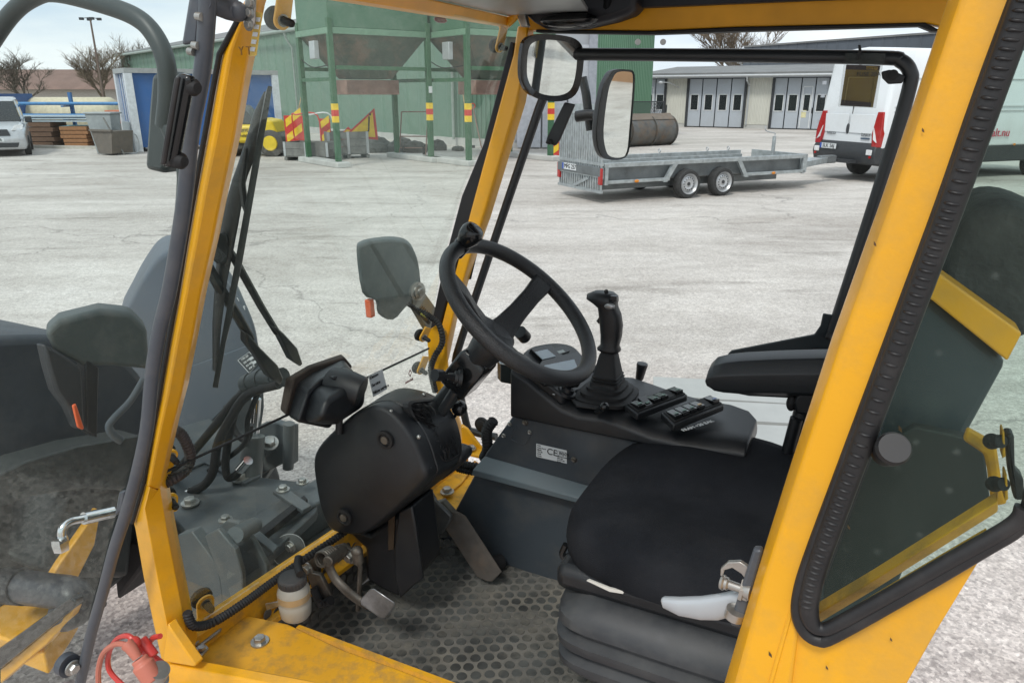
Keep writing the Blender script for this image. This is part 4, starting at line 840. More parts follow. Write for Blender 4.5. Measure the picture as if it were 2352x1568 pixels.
slab([(2308, 998), (2330, 998), (2332, 1080), (2352, 1100), (2352, 1150), (2330, 1150), (2318, 1090)], RV*.02, 'hinge_cover', SEAL, rp, v=.785)
# rear hood and rear screen behind the cab, seen through the tinted glass
slab([(2085, 575), (2165, 634), (2348, 766), (2314, 830), (2142, 691), (2060, 640)], RV*.05, 'engine_hood_edge', YEL, LD, v=1.10)
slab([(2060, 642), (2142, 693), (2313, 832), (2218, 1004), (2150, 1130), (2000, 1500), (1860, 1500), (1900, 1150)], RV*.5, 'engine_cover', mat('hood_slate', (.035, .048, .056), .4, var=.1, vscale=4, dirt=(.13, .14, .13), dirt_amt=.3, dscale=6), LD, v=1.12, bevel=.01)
REFL_DOME = px(bez([(2110, 800), (2170, 640), (2195, 540), (2240, 480), (2310, 462), (2400, 490), (2500, 560), (2480, 740), (2400, 760), (2330, 790), (2262, 900), (2165, 1100), (2050, 1180), (1960, 1150), (1990, 1000)], 3), v=1.26)  # added solid standing in for a dark silhouette reflected in the quarter glass
_cb = sum(REFL_DOME, Vector())/len(REFL_DOME)
MB().loft([[_cb+(p-_cb)*.96 for p in REFL_DOME], [p+RV*.03 for p in REFL_DOME], [p+RV*.20 for p in REFL_DOME], [_cb+(p-_cb)*.9+RV*.24 for p in REFL_DOME]]).build('reflection_dome', mat('dome_speckle', (.075, .075, .073), .95, var=.35, vscale=18, bump=.4, bscale=80), LD, bevel=.01)




# ---- roof
rf = MB().box(C(.33, 1.32, 2.275), FV*1.34, RV*1.34, UP*.05).build('roof', YEL, LD, bevel=.01)
MB().box(C(.30, 1.34, 2.235), FV*1.20, RV*1.16, UP*.03).build('headliner', HEAD, rf, bevel=.01)
slab([(1195, 62), (1195, 69), (1494, 72), (1692, 63), (2135, 55), (2185, 66), (2260, 66), (2260, -30), (1850, -20), (1692, 8), (1425, 20), (1425, -40), (1150, -60)], RV*.06, 'side_rail', mat('yellow_paint_inner', (.80, .36, .01), .4), rf, v=1.9)
slab([(1230, 68), (1494, 71), (1692, 62), (2125, 52), (2152, 66), (2170, 67), (2170, 74), (2140, 72), (2110, 60), (1700, 72), (1494, 79), (1230, 75)], RV*.05, 'window_rubber', RUB, rf, v=1.893)
slab([(1425, 20), (1692, 8), (1880, 0), (2300, -14), (2300, -60), (1425, -60)], RV*.03, 'trim_edge', HEAD, rf, v=1.86)
# corner console with speaker
m = MB(); pts_ = [(1195, -40), (1200, 30), (1225, 52), (1250, 66), (1330, 62), (1400, 46), (1440, 32), (1458, 18), (1462, -40)]
m.prism(px(pts_, v=1.80), RV*.09); cc = m.build('corner_console', HEAD, rf, bevel=.012)
m = MB(); m.ball(P(1306, 47, v=1.79), 1, 24, 8, (.075, .03, .018), (FV, RV, UP)); m.build('speaker', PLG, rf)
m = MB(); m.torus(P(1330, -5, v=1.79), RV+UP*.8, .07, .01, 40, 8); m.build('vent_ring', PLG, rf)
# header above the windscreen
A0, A1 = P(760, -8, v=.80), P(1172, 61, v=1.88)
hd = MB().loft([[A0, A0+UP*.020-FV*.008, A0+UP*.03+FV*.03, A0+FV*.03], [A1, A1+UP*.020-FV*.008, A1+UP*.03+FV*.03, A1+FV*.03]]).build('windscreen_header', mat('yellow_paint_inner', (.80, .36, .01)), rf, bevel=.002)
MB().loft([[A0+UP*.022-FV*.008, A0+UP*.022-FV*.30, A0+UP*.03-FV*.30, A0+UP*.03-FV*.008], [A1+UP*.022-FV*.008, A1+UP*.022-FV*.22, A1+UP*.03-FV*.22, A1+UP*.03-FV*.008]]).build('sun_visor', VIS, rf)
MB().ball(P(1012, 46, v=1.5), .012, 12, 6, (2.2, .6, .6), (RV, FV, UP)).build('cabin_lamp', mat('dark_red', (.16, .01, .015), .3), rf)
m = MB(); m.tube(spl([P(1155, 62, v=1.86), P(1190, 20, v=1.78), P(1150, -40, v=1.6)]), .012); m.build('roof_brace', mat('yellow_paint_inner', (.8, .36, .01)), rf)
slab([(1178, 10), (1200, 8), (1212, 62), (1196, 62)], RV*.02, 'corner_plate', STL, rf, v=1.79)
# roller stays for the windscreen (top)
def stay(nm, a, b, c, R_, v, w=.012):      # yellow lug a->b with a rubber roller behind and a black bolt cap
    A_, B_ = P(*a, v=v), P(*b, v=v); AX = (FV*.93+RV*.25+UP*.22).normalized(); R_ *= 1.12
    d = (B_-A_); d = (d-AX*d.dot(AX)); A_ = B_-d; d.normalize(); s_ = d.cross(AX).normalized()*R_
    r = MB().loft([[A_-s_*.9, A_+s_*.9, A_+s_*.9+AX*.005, A_-s_*.9+AX*.005], [B_-s_, B_+s_, B_+s_+AX*.005, B_-s_+AX*.005]])
    r.cyl(B_, B_+AX*.0052, R_, seg=28); o = r.build(nm, YEL, LD, bevel=.001)
    MB().lathe(B_+AX*.012, AX, [(0, R_*.8), (.003, R_*1.2), (.010, R_*1.25), (.015, R_*1.05), (.018, R_*.8)], 28).build('rubber_roller', RUB, o)
    MB().cyl(B_, B_-AX*.002, R_*.66).build('washer', STL, o)
    k = MB().cyl(B_-AX*.002, B_-AX*.020, R_*.48, R_*.42, 12); k.ball(B_-AX*.020, R_*.42); k.build('bolt_cap', RUB, o)
    return o
stay('windscreen_stay', (672, -30), (650, 48), 0, .0115, .86)
stay('windscreen_stay', (1166, 62), (1149, 108), 0, .0135, 1.84)
stay('windscreen_stay', (1010, 768), (974, 775), 0, .014, 1.78)
stay('windscreen_stay', (1005, 835), (968, 850), 0, .014, 1.78)
stay('windscreen_stay', (350, 1060), (393, 1048), 0, .012, .80)
stay('windscreen_stay', (392, 1180), (391, 1150), 0, .014, .80)
stay('windscreen_stay', (478, 1440), (473, 1385), 0, .017, .86)
# ---- far front pillar
fa = pillar('front_pillar', dict(s=[(1190, 1225, 60, 60), (1180, 1226, 125, 125), (1150, 1208, 235, 235), (1079, 1128, 496, 496), (1053, 1090, 600, 600), (1022, 1052, 720, 725), (1002, 1034, 800, 810), (1000, 1028, 830, 835)], v=(1.9, 1.893, 1.93), m=.62, b=.04, f=.44), YEL)
pillar('front_pillar_foot', dict(s=[(1000, 1028, 830, 835), (1003, 1034, 900, 900), (1024, 1060, 985, 985), (1052, 1078, 1050, 1050)], v=(1.9, 1.893, 1.93), m=.5, b=.04, f=.44), YEL, fa)
slab([(1058, 975), (1072, 985), (1106, 1030), (1088, 1048), (1062, 1040)], RV*.012, 'foot_gusset', YEL, fa, v=1.885)
o = MB().box(P(1082, 1034, v=1.87), FV*.11, RV*.06, UP*.01).build('foot_plate', YELD, fa, bevel=.002); MB().bolt(P(1082, 1030, v=1.86), UP, .011).build('bolt', STL, o)
slab([(1172, 95), (1182, 100), (1170, 215), (1078, 505), (1040, 640), (1005, 770), (992, 800), (985, 770), (1020, 600), (1060, 450), (1110, 330)], RV*.02, 'windscreen_rubber', RUB, fa, v=1.905, bevel=.004)
m = MB(); m.tube(px([(1205, 60), (1192, 240), (1130, 420), (1110, 505), (1078, 640)], v=1.935), .006, 8); m.build('door_seal', RUB, fa)
# ---- front lower sill beam between the pillars, door sill
yb = MB(); a0, a1 = P(440, 1470, v=.80), P(1075, 1035, v=1.86)
def FB(t, u, z): return a0+(a1-a0)*t+FV*u+UP*z
yb.loft([[FB(t, 0, .0), FB(t, .035, .012), FB(t, .035, -.06), FB(t, -.004, -.062)] for t in (0, .5, 1)]); fbm = yb.build('front_sill', YELD, LD, bevel=.003)
m = MB(); m.loft([[FB(t, -.004, -.058), FB(t, -.03, -.062), FB(t, -.03, -.075), FB(t, -.004, -.075)] for t in (0, 1)]); m.build('front_ledge', YELD, LD, bevel=.002)
SZ = .868
m = MB(); m.prism([P(x, y, z=SZ) for x, y in [(434, 1500), (560, 1410), (662, 1432), (700, 1450), (790, 1492), (900, 1530), (1030, 1580), (1100, 1640), (700, 1700), (360, 1620)]], -UP*.012); dl = m.build('step_plate', YELD, LD, bevel=.003)
MB().bolt(P(597, 1474, z=SZ), UP, .0125).build('bolt', STL, dl)
m = MB(); m.prism([P(x, y, z=SZ+.0135) for x, y in [(820, 1535), (900, 1520), (985, 1545), (1050, 1600), (900, 1640), (740, 1620), (760, 1570)]], -UP*.0135) if 0 else None
m = MB(); q0, q1 = P(368, 1521, v=.725), P(980, 1640, v=.70)
m.loft([[q+UP*.0, q+RV*.022+UP*.002, q+RV*.026-UP*.02, q+RV*.02-UP*.075, q-UP*.075, q-RV*.006-UP*.02] for q in (q0, (q0+q1)/2, q1)]); m.build('door_sill', YEL, LD, bevel=.003)
slab([(443, 1497), (470, 1482), (481, 1492), (462, 1512)], UP*.008, 'clamp_plate', STL, dl, z=.885)
MB().bolt(P(464, 1492, z=.893), UP, .008, False).build('bolt', STL, dl)
o = slab([(440, 1482), (505, 1432), (512, 1440), (508, 1452), (446, 1500)], UP*.008, 'clamp_plate', STL, dl, z=.878)
for x, y in ((450, 1478), (474, 1458)): MB().bolt(P(x, y, z=.886), UP, .008, False).build('bolt', STL, o)
o2 = MB().box(P(1028, 1140, z=.80), FV*.16, RV*.22, UP*.01).build('side_ledge', YELD, LD, bevel=.002)
slab([(1010, 1150), (1062, 1105), (1090, 1060), (1050, 1070), (925, 1150), (985, 1165)], -UP*.01, 'side_ledge', YELD, LD, z=.815)
slab([(985, 1165), (1062, 1090), (1090, 1055), (1100, 1062), (1050, 1190), (1030, 1196)], -UP*.04, 'side_ledge', YELD, LD, z=.80)
MB().bolt(P(1027, 1130, z=.818), UP, .014).build('bolt', STL, o2)
# ---- floor tub and stud mat
FZ = .705
tubm = MB(); fo = [P(x, y, z=FZ) for x, y in [(700, 1430), (850, 1330), (940, 1250), (1020, 1180), (1130, 1235), (1340, 1290), (1750, 1380), (1900, 1700), (1100, 1700), (760, 1540)]]
floor = MB().prism(fo, -UP*.01).build('cab_floor', BAR, LD)
# walls of the tub
MB().prism([P(680, 1440, z=.86), P(1120, 1605, z=.86), P(1120, 1605, z=.86)-UP*.2, P(680, 1440, z=.86)-UP*.2], RV*.01).build('tub_wall', YELD, LD)
bw = MB().prism([C(1.09, .97, .70), C(1.09, 1.6, .70), C(1.12, 1.6, .87), C(1.12, .97, .87)], FV*.01).build('toe_panel', BAR, LD)
dm = MB(); pit = .0315
for i in range(-30, 40):
    for j in range(-30, 40):
        c = C(.6+i*pit*.866+random.uniform(-.0012, .0012), 1.25+j*pit+(i % 2)*pit/2+random.uniform(-.0012, .0012), FZ)
        # inside floor polygon?
        ins = False; n = len(fo); k2 = n-1
        for k in range(n):
            if ((fo[k].y > c.y) != (fo[k2].y > c.y)) and (c.x < (fo[k2].x-fo[k].x)*(c.y-fo[k].y)/(fo[k2].y-fo[k].y)+fo[k].x): ins = not ins
            k2 = k
        if not ins: continue
        rr = .0115
        dm._la(c, UP, [(0, rr*1.08), (.0015, rr), (.0012, rr*.82), (.0012, .0001)], 14)
dm.build('floor_studs', DISC, floor, smooth=0)
m = MB()
for i in range(0, 20):
    for j in range(0, 8):
        c = C(1.088, .98+i*pit*.9, .72+j*pit+(i % 2)*pit/2)
        if c.z < .86: m._la(c, -FV, [(0, .0125), (.0015, .0115), (.001, .009), (.001, .0001)], 14)
m.build('toe_studs', DISC, bw, smooth=0)
slab([(960, 1165), (1015, 1150), (1060, 1200), (1010, 1240), (970, 1340), (935, 1250)], RV*.02, 'heel_pad', BAR, LD, v=1.50)
m = MB(); rnd = random.Random(2)
for i in range(7):
    for j in range(6):
        q = P(935+i*17+(j % 2)*8, 1185+j*20, v=1.495); m._la(q, -RV, [(0, .0125), (.0015, .0115), (.0008, .009), (.0008, .0001)], 14)
m.build('heel_studs', DISC, bw, smooth=0)
# ---- steering wheel
WC_ = C(.636, 1.348, 1.518); wn = (FV*-.644+UP*.764+RV*.02).normalized()
def WP(x, y, o=0): return pl(x, y, wn, wn.dot(WC_)+o)
sw = MB().torus(WC_, wn, .186, .0165, 96, 18).build('steering_wheel', mat('grip_rubber', (.011, .012, .014), .36, bump=.9, bscale=420, dirt=(.07, .07, .065), dirt_amt=.2, dscale=12), LD)
hub = WC_-wn*.085
def spoke(ang, w0, w1):
    ax = FV*.764+UP*.644; ay = RV
    d = (ax*cos(ang)+ay*sin(ang)).normalized(); s_ = d.cross(wn).normalized(); secs = []
    for t, w, h in ((.0, w0*1.5, -.082), (.04, w0*1.2, -.074), (.08, w0, -.052), (.125, w0*.95, -.022), (.165, w1, -.004), (.186, w1*1.35, 0)):
        c = WC_+d*t+wn*h; secs.append([c-s_*w-wn*.009, c+s_*w-wn*.009, c+s_*w*.9+wn*.007, c-s_*w*.9+wn*.007])
    return MB().loft(secs).build('spoke', MATS['grip_rubber'], sw, bevel=.004, seg=3)
tgt = WP(1250, 645); dd = (tgt-WC_); ang0 = math.atan2(dd.dot(RV), dd.dot(FV*.764+UP*.644))
tgt = WP(1052, 645); dd = (tgt-WC_); ang1 = math.atan2(dd.dot(RV), dd.dot(FV*.764+UP*.644))
tgt = WP(1215, 832); dd = (tgt-WC_); ang2 = math.atan2(dd.dot(RV), dd.dot(FV*.764+UP*.644))
for a_ in (ang0, ang1, ang2): spoke(a_, .024, .026)
MB().lathe(WC_-wn*.15, wn, [(0, .034), (.04, .038), (.062, .042), (.070, .041), (.076, .034), (.079, .015)], 32).build('hub', PLA, sw)
kb = MB(); kq = WP(1080, 592); ring = (kq-WC_).normalized(); kc = WC_+ring*.186+wn*.03
kb.lathe(kc-wn*.025, wn, [(0, .014), (.012, .018), (.028, .0245), (.042, .0255), (.052, .021), (.055, .015)], 28); kn_ = kb.build('spinner_knob', PLG, sw)
MB().lathe(WC_+ring*.186-wn*.018, wn, [(0, .017), (.03, .019), (.034, .014)], 20).build('clamp', PLG, sw, bevel=.002)
MB().torus(kc+wn*.027, wn, .019, .0012, 30, 6).build('knob_ring', PLA, kn_)
# ---- steering column
col_end = P(968, 985, v=1.345)
cdv = (col_end-hub).normalized()
c1_ = hub+cdv*.03
cl = MB().lathe(hub+cdv*.005, cdv, [(0, .040), (.01, .043), (.04, .040), (.075, .034), (.08, .028)], 28).build('column_cover', PLA, LD)
bxp = [(1048, 868), (1078, 850), (1138, 800), (1160, 830), (1168, 852), (1120, 880), (1060, 906), (1036, 890)]
cb = MB(); s2 = cdv.cross(RV).normalized()
def CX(t, a, b): return hub+cdv*t+RV*a+s2*b
cb.loft([[CX(t, -w, -h), CX(t, w, -h), CX(t, w, h), CX(t, -w, h)] for t, w, h in ((.065, .03, .03), (.08, .036, .036), (.165, .036, .036), (.18, .028, .030))]); cb.build('switch_housing', PLG, cl, bevel=.006)
m = MB(); m.tube([CX(.165, 0, 0), CX(.42, 0, 0)], .024, 16); m.build('column_tube', mat('column_black', (.02, .022, .024), .3, bump=.05), cl)
m = MB(); m.tube([CX(.165, -.03, .01), CX(.25, -.035, .02), CX(.40, -.04, .012)], .0125, 12); m.build('column_stay', mat('column_black', (.02, .022, .024)), cl)
m = MB(); sp_ = P(1060, 868, v=1.30); m.lathe(sp_, P(1006, 862, v=1.27)-sp_, [(0, .02), (.008, .019), (.009, .015), (.016, .014), (.017, .010), (.03, .008)], 20); m.tube([sp_, P(1008, 862, v=1.25)], .0055, 10)
m.cyl(P(1015, 862, v=1.26), P(998, 861, v=1.24), .0125, .0135); m.build('indicator_stalk', PLA, cl)
MB().cyl(P(1194, 762, v=1.42), P(1206, 775, v=1.44), .015).build('horn_button', PLA, cl)
# ---- dashboard pod
near = bez([(717, 1068), (724, 1125), (736, 1180), (756, 1218), (795, 1230), (838, 1226), (900, 1180), (979, 1100), (972, 1060), (945, 1000), (904, 950), (868, 930), (836, 938), (791, 967), (750, 1003), (724, 1035)], 4)
A_ = px(near, v=1.16); cen_ = sum(A_, Vector())/len(A_)
far = px(near, v=1.16)
farp = px(bez([(800, 1010), (805, 1070), (815, 1130), (835, 1165), (870, 1180), (910, 1178), (965, 1140), (1040, 1078), (1060, 1040), (1054, 985), (1034, 940), (998, 909), (950, 893), (905, 895), (850, 935), (815, 970)], 4), v=1.35)
cf_ = sum(farp, Vector())/len(farp)
mixp = lambda t, k=1, b=0: [(a_*(1-t)+b_*t) + ((a_*(1-t)+b_*t)-(cen_*(1-t)+cf_*t))*(k-1) for a_, b_ in zip(A_, farp)]
secs = [[p for p in mixp(-.0, .93)], mixp(.03, .975), mixp(.09, 1.0), mixp(.35, 1.02), mixp(.8, 1.02), mixp(1.0, 1.0), [p+RV*.015 for p in mixp(1.0, .93)]]
pod = MB().loft(secs).build('dashboard_cover', PLA, LD, bevel=.0, smooth=55)
m = MB(); m.loft([mixp(t, k) for t, k in ((.24, 1.012), (.25, 1.026), (.29, 1.028), (.30, 1.018))], caps=False); m.build('seam_lip', PLA, pod)
for x, y in ((884, 1010), (790, 1188)):
    q = P(x, y, v=1.155)-RV*.0008; m = MB(); m.lathe(q+RV*.004, -RV, [(0, .021), (.0055, .0205), (.006, .015), (.002, .013), (.002, .001)], 24); m.build('screw_recess', mat('recess', (.010, .010, .011), .6), pod); MB().lathe(q+RV*.001, -RV, [(0, .009), (.004, .009), (.005, .003)], 16).build('screw', DST, pod)
for x, y, v_ in ((898, 945, 1.17), (974, 906, 1.30), (962, 1003, 1.17), (986, 1075, 1.18)): MB().ball(P(x, y, v=v_), .005, 10, 6).build('small_screw', STL, pod)
# brush opening
rim = bez([(926, 930), (952, 924), (990, 925), (1020, 960), (1036, 1010), (1034, 1045), (1005, 1058), (985, 1035), (960, 985), (935, 960)], 3)
br_ = [P(x, y, v=1.165+.19*min(1, max(0, (x-930+(985-y)*.45)/95)))-FV*.006+UP*.006 for x, y in rim]; cbr = sum(br_, Vector())/len(br_)
m = MB(); m.loft([[cbr+(p-cbr)*1.06-FV*.012 for p in br_], [p-FV*.016 for p in br_], [cbr+(p-cbr)*.96+FV*.01 for p in br_]]); m.build('brush_frame', RUB, pod)
m = MB(); rnd = random.Random(3)
for i in range(520):
    a = rnd.choice(br_); b = cbr+(rnd.choice(br_)-cbr)*rnd.uniform(0, .6); a2 = a+(cbr-a)*rnd.uniform(0, .25)
    ed = a2+(b-a2)*rnd.uniform(.3, .8)+Vector((rnd.gauss(0, .006), rnd.gauss(0, .006), rnd.gauss(0, .006)))
    w_ = Vector((rnd.uniform(-1, 1), rnd.uniform(-1, 1), rnd.uniform(-1, 1))).normalized()*.0008
    mid = (a2+ed)/2-FV*.012+UP*.004; m.add([a2-w_-FV*.014, a2+w_-FV*.014, mid+w_-FV*.008, ed-FV*.016, mid-w_-FV*.008], [(0, 1, 2, 3, 4)])
m.build('brush', mat('bristle', (.008, .008, .009), .6), pod, smooth=0)
slab([(984, 1080), (1030, 1035), (1058, 1045), (1062, 1062), (1040, 1085), (1008, 1108), (985, 1105)], RV*.06, 'pod_collar', PLA, pod, bevel=.01, v=1.34)
m = MB(); m.tube([P(1002, 1012, v=1.36), P(1052, 945, v=1.38)], .0045, 10); m.ball(P(1055, 937, v=1.38), .0195); m.build('ball_lever', PLG, pod)
m = MB(); m.tube([P(1030, 1060, v=1.36), P(1060, 1045, v=1.38)], .013, 10); m.ball(P(1066, 1041, v=1.38), .014, sc=(1, 1, 1.1)); m.build('tilt_knob', RUB, pod)
# pod stem
slab([(792, 1215), (850, 1228), (905, 1185), (945, 1160), (950, 1200), (965, 1320), (915, 1372), (872, 1352), (840, 1330), (838, 1260)], RV*.10, 'pod_stem', PLA, pod, bevel=.01, v=1.22)
slab([(893, 1190), (908, 1182), (905, 1260), (893, 1262)], -RV*.002, 'stem_slot', mat('rust_dark', (.05, .03, .015), .8), pod, bevel=0, v=1.218)
m = MB(); m.prism(px([(905, 1260), (915, 1175), (945, 1162), (952, 1200), (970, 1330), (950, 1345), (918, 1374), (905, 1320)], v=1.205), RV*.012); m.build('stem_cover', PLA, pod, bevel=.004)
# ---- ventilation / instrument box at the windscreen
vb_ = LD
s1_ = [(640, 945), (652, 870), (668, 850), (700, 835), (716, 830), (752, 820), (784, 812), (790, 818), (720, 870), (690, 885), (680, 960), (650, 950)]
q = lambda x, y, u_: P(x, y, u=u_)
m = MB(); m.loft([[q(642, 940, 1.10), q(655, 868, 1.10), q(706, 838, 1.10), q(782, 812, 1.10), q(800, 830, 1.10), q(720, 968, 1.10)],
                  [q(655, 952, 1.075), q(676, 866, 1.075), q(716, 842, 1.075), q(792, 820, 1.075), q(810, 842, 1.075), q(730, 980, 1.075)]]); bx = m.build('demister_box', mat('foam_edge', (.035, .026, .02), .85), LD, bevel=.004)
m = MB(); m.loft([[q(660, 956, 1.08), q(682, 878, 1.08), q(715, 855, 1.08), q(788, 823, 1.08), q(808, 850, 1.08), q(735, 975, 1.08)],
                  [q(682, 970, 1.02), q(706, 900, 1.02), q(736, 872, 1.02), q(795, 840, 1.02), q(822, 862, 1.02), q(760, 985, 1.02)]]); m.build('box_rim', PLA, bx, bevel=.008, seg=3)
m = MB(); m.loft([[q(690, 965, 1.04), q(708, 890, 1.04), q(760, 860, 1.04), q(815, 868, 1.04), q(805, 930, 1.04), q(745, 975, 1.04)],
                  [q(712, 972, .99), q(732, 905, .99), q(778, 878, .99), q(836, 872, .99), q(832, 935, .99), q(772, 974, .99)],
                  [q(735, 960, .955), q(752, 915, .955), q(790, 895, .955), q(840, 885, .955), q(838, 930, .955), q(785, 965, .955)]]); m.build('box_body', PLA, bx, bevel=.014, seg=4)
m = MB(); m.tube([q(762, 878, 1.02), q(800, 888, .975), q(832, 900, .945)], [.036, .036, .034], 20); m.build('box_snout', PLA, bx, bevel=.003)
m = MB(); m.loft([[q(742, 858, 1.04), q(790, 838, 1.04), q(812, 858, 1.04), q(765, 882, 1.04)], [q(760, 868, .985), q(806, 850, .985), q(838, 872, .985), q(795, 888, .985)]]); m.build('box_ridge', PLA, bx, bevel=.006)
for x in (786, 797, 807): MB().ball(q(x, 858+(x-786)*.35, 1.0), .0035, 8, 5).build('box_hole', RUB, bx)
m = MB(); m.tube([q(780, 955, .99), q(778, 995, .99)], .008, 10); m.build('box_stem', RUB, bx)
# ---- console beside the seat
def K(x, y): return P(x, y, v=1.55)
cs = MB(); cs.prism([K(1178, 955), K(1118, 1038), K(1010, 1238), K(1060, 1262), K(1315, 1350), K(1420, 1375), K(1700, 1400), K(1700, 1090), K(1660, 1045), K(1560, 1025), K(1290, 975)], RV*.22)
con = cs.build('side_console', CHA, LD, bevel=.004)
# ledge
l0 = [K(1112, 1048), K(1096, 1078), K(1350, 1148), K(1500, 1180)]; 
m = MB(); m.loft([[K(1114, 1046), K(1100, 1066)-RV*.035, K(1097, 1078)-RV*.035, K(1098, 1080)], [K(1345, 1112), K(1345, 1130)-RV*.035, K(1345, 1142)-RV*.035, K(1345, 1144)], [K(1600, 1160), K(1600, 1180)-RV*.035, K(1600, 1196)-RV*.035, K(1600, 1198)]]); m.build('ledge', mat('slate_panel', (.10, .13, .145), .3, var=.06, vscale=4, dirt=(.18, .19, .19), dirt_amt=.2), con, bevel=.002)
# moulded top cover
tp_ = [(1176, 835, 0), (1188, 838, 0), (1215, 858, 0), (1255, 892, 0), (1292, 922, 0), (1312, 937, 0), (1390, 944, 0), (1430, 958, 0), (1470, 985, 0), (1500, 992, 0), (1575, 1000, 0), (1580, 1022, 0), (1565, 1032, 0), (1400, 1000, 0), (1240, 968, 0), (1172, 958, 0), (1158, 955, 0), (1158, 945, 0), (1168, 930, 0)]
prof_n = [K(x, y) for x, y, _ in tp_]
def sh(p, dv, k=0): return p+RV*dv
# height profile of top as a function of u, near and far edges
topn = [K(1176, 833), K(1215, 858), K(1255, 892), K(1292, 922), K(1330, 938), K(1390, 944), K(1440, 962), K(1500, 985), K(1575, 1002), K(1640, 1010), K(1690, 1016), K(1718, 1022)]
offn = [.15, .18, .20, .215, .22, .22, .22, .22, .21, .20, .17, .125]
m = MB(); secs = []
for i, p in enumerate(topn):
    base_ = Vector((p.x, p.y, 1.17-.0*i)); base_.z = min(p.z-.03, 1.165)
    fz = max(p.z, 1.225) if i > 2 else p.z+.004
    fz = p.z+(0 if i < 3 else .010); fo_2 = offn[i]
    secs.append([base_-RV*.012, p-UP*.02-RV*.012, p+RV*.012, p+RV*.05+UP*.004, p+RV*fo_2+UP*(fz-p.z), p+RV*(fo_2+.03)-UP*.02, base_+RV*(fo_2+.03)])
top_s = m.loft(secs).build('console_top', PLA, con, bevel=.006, seg=3, smooth=55)
# instrument binnacle (front of the console)
bp0 = C(.765, 1.62, 1.275)
bn_ = MB(); bo = bez([(1196, 832), (1200, 812), (1214, 799), (1235, 791), (1275, 786), (1312, 792), (1335, 812), (1352, 838), (1378, 850), (1394, 874), (1368, 890), (1325, 898), (1296, 908), (1262, 884), (1228, 858)], 3)
ed_ = (K(1292, 922)-K(1176, 833)).normalized(); bn_n = RV.cross(ed_).normalized(); bn_n = bn_n if bn_n.z > 0 else -bn_n; bcn = K(1215, 858)+bn_n*.012; bc = bn_n.dot(bcn)
B_ = lambda x, y, o=0: pl(x, y, bn_n, bc+o)
bn_.prism([B_(x, y) for x, y in bo], -UP*.03); binn = bn_.build('instrument_panel', PLA, con, bevel=.006)
def bpoly(pts, nm, mt, h=.004, o=0, par=None, bev=.001): return MB().prism([B_(x, y, o) for x, y in pts], bn_n*h).build(nm, mt, par or binn, bevel=bev)
sc = bpoly([(1222, 862), (1244, 830), (1322, 812), (1352, 838), (1346, 856), (1280, 884), (1248, 888)], 'display_frame', PLG, .008)
bpoly([(1234, 862), (1250, 840), (1318, 826), (1326, 846), (1252, 880)], 'display', mat('screen', (.34, .40, .44), .12), .002, .0085, sc, 0)
bpoly([(1216, 806), (1262, 797), (1290, 820), (1244, 832)], 'display_frame', PLG, .008)
bpoly([(1228, 809), (1256, 803), (1276, 819), (1246, 826)], 'display', MATS['screen'], .002, .0085, None, 0)
bpoly([(1262, 806), (1292, 797), (1308, 808), (1280, 820)], 'hour_meter', PLG, .006)
bpoly([(1278, 808), (1292, 804), (1298, 809), (1284, 813)], 'meter_window', mat('meter', (.35, .40, .38), .2), .002, .0065, None, 0)
for i in range(3): bpoly([(1304+i*26, 862-i*9), (1322+i*26, 855-i*9), (1330+i*26, 866-i*9), (1312+i*26, 873-i*9)], 'blank_button', RUB, .003)
# blue-grey display specks
# rotary switch
rk = P(1300, 902, z=1.245); rs = MB().lathe(rk, bn_n, [(0, .024), (.008, .023), (.009, .017), (.02, .016)], 24).build('rotary_switch', PLA, con)
MB().box(rk+bn_n*.026, (FV*.8-RV*.6)*.04, (FV*.6+RV*.8)*.012, bn_n*.014).build('switch_grip', PLG, rs, bevel=.003)
m = MB()
for i in range(5): a = pi*.25+i*.42; q_ = rk+(RV*cos(a)*.034+FV*sin(a)*.034)+UP*.003; m.box(q_, RV*.006, FV*.006, UP*.001)
m.build('switch_marks', WINK, rs)
# cup holder / clear tray
m = MB(); cup = [P(1142, 826, z=1.25), P(1158, 812, z=1.25), P(1200, 822, z=1.25), P(1205, 845, z=1.25), P(1150, 835, z=1.25)]
m.loft([[p for p in cup], [p-UP*.055 for p in cup]]); tr_ = m.build('tray', mat('tray_black', (.03, .035, .035), .2), con, bevel=.002); MB().tube(cup+[cup[0]], .0018, 6).build('tray_rim', LGREY, tr_)
# joystick
jb = P(1388, 915, z=1.232)+RV*.02
jo = empty('joystick_part', (0, 0, 0)) if 0 else None
def rsec(c, w, d, ax=FV, ay=RV, n=24, p=.32):
    o = []
    for k in range(n):
        a = 2*pi*k/n; ca, sa = cos(a), sin(a); o.append(c+ax*w*math.copysign(abs(ca)**p, ca)+ay*d*math.copysign(abs(sa)**p, sa))
    return o
steps = []; z = 0
for i, w in enumerate((.080, .066, .052)):
    steps += [(z, w), (z+.008, w), (z+.010, w-.008)]; z += .012
boot = MB().loft([rsec(jb+UP*a, w*.9, w*.98, p=.55) for a, w in steps]+[rsec(jb+UP*.037, .037, .039), rsec(jb+UP*.043, .037, .039), rsec(jb+UP*.045, .033, .035), rsec(jb+UP*.050, .036, .038), rsec(jb+UP*.052, .032, .034), rsec(jb+UP*.058, .034, .036), rsec(jb+UP*.060, .031, .033), rsec(jb+UP*.112, .020, .021), rsec(jb+UP*.118, .016, .017)]).build('gaiter', RUB, con, smooth=35)
js = P(1402, 826, v=(jb.dot(RV))); jtop = P(1392, 690, v=jb.dot(RV))
MB().cyl(jb+UP*.115, P(1402, 800, v=jb.dot(RV)), .0085).build('collar', STL, boot)
def J(x, y, dv=0): return P(x, y, v=jb.dot(RV)+dv)
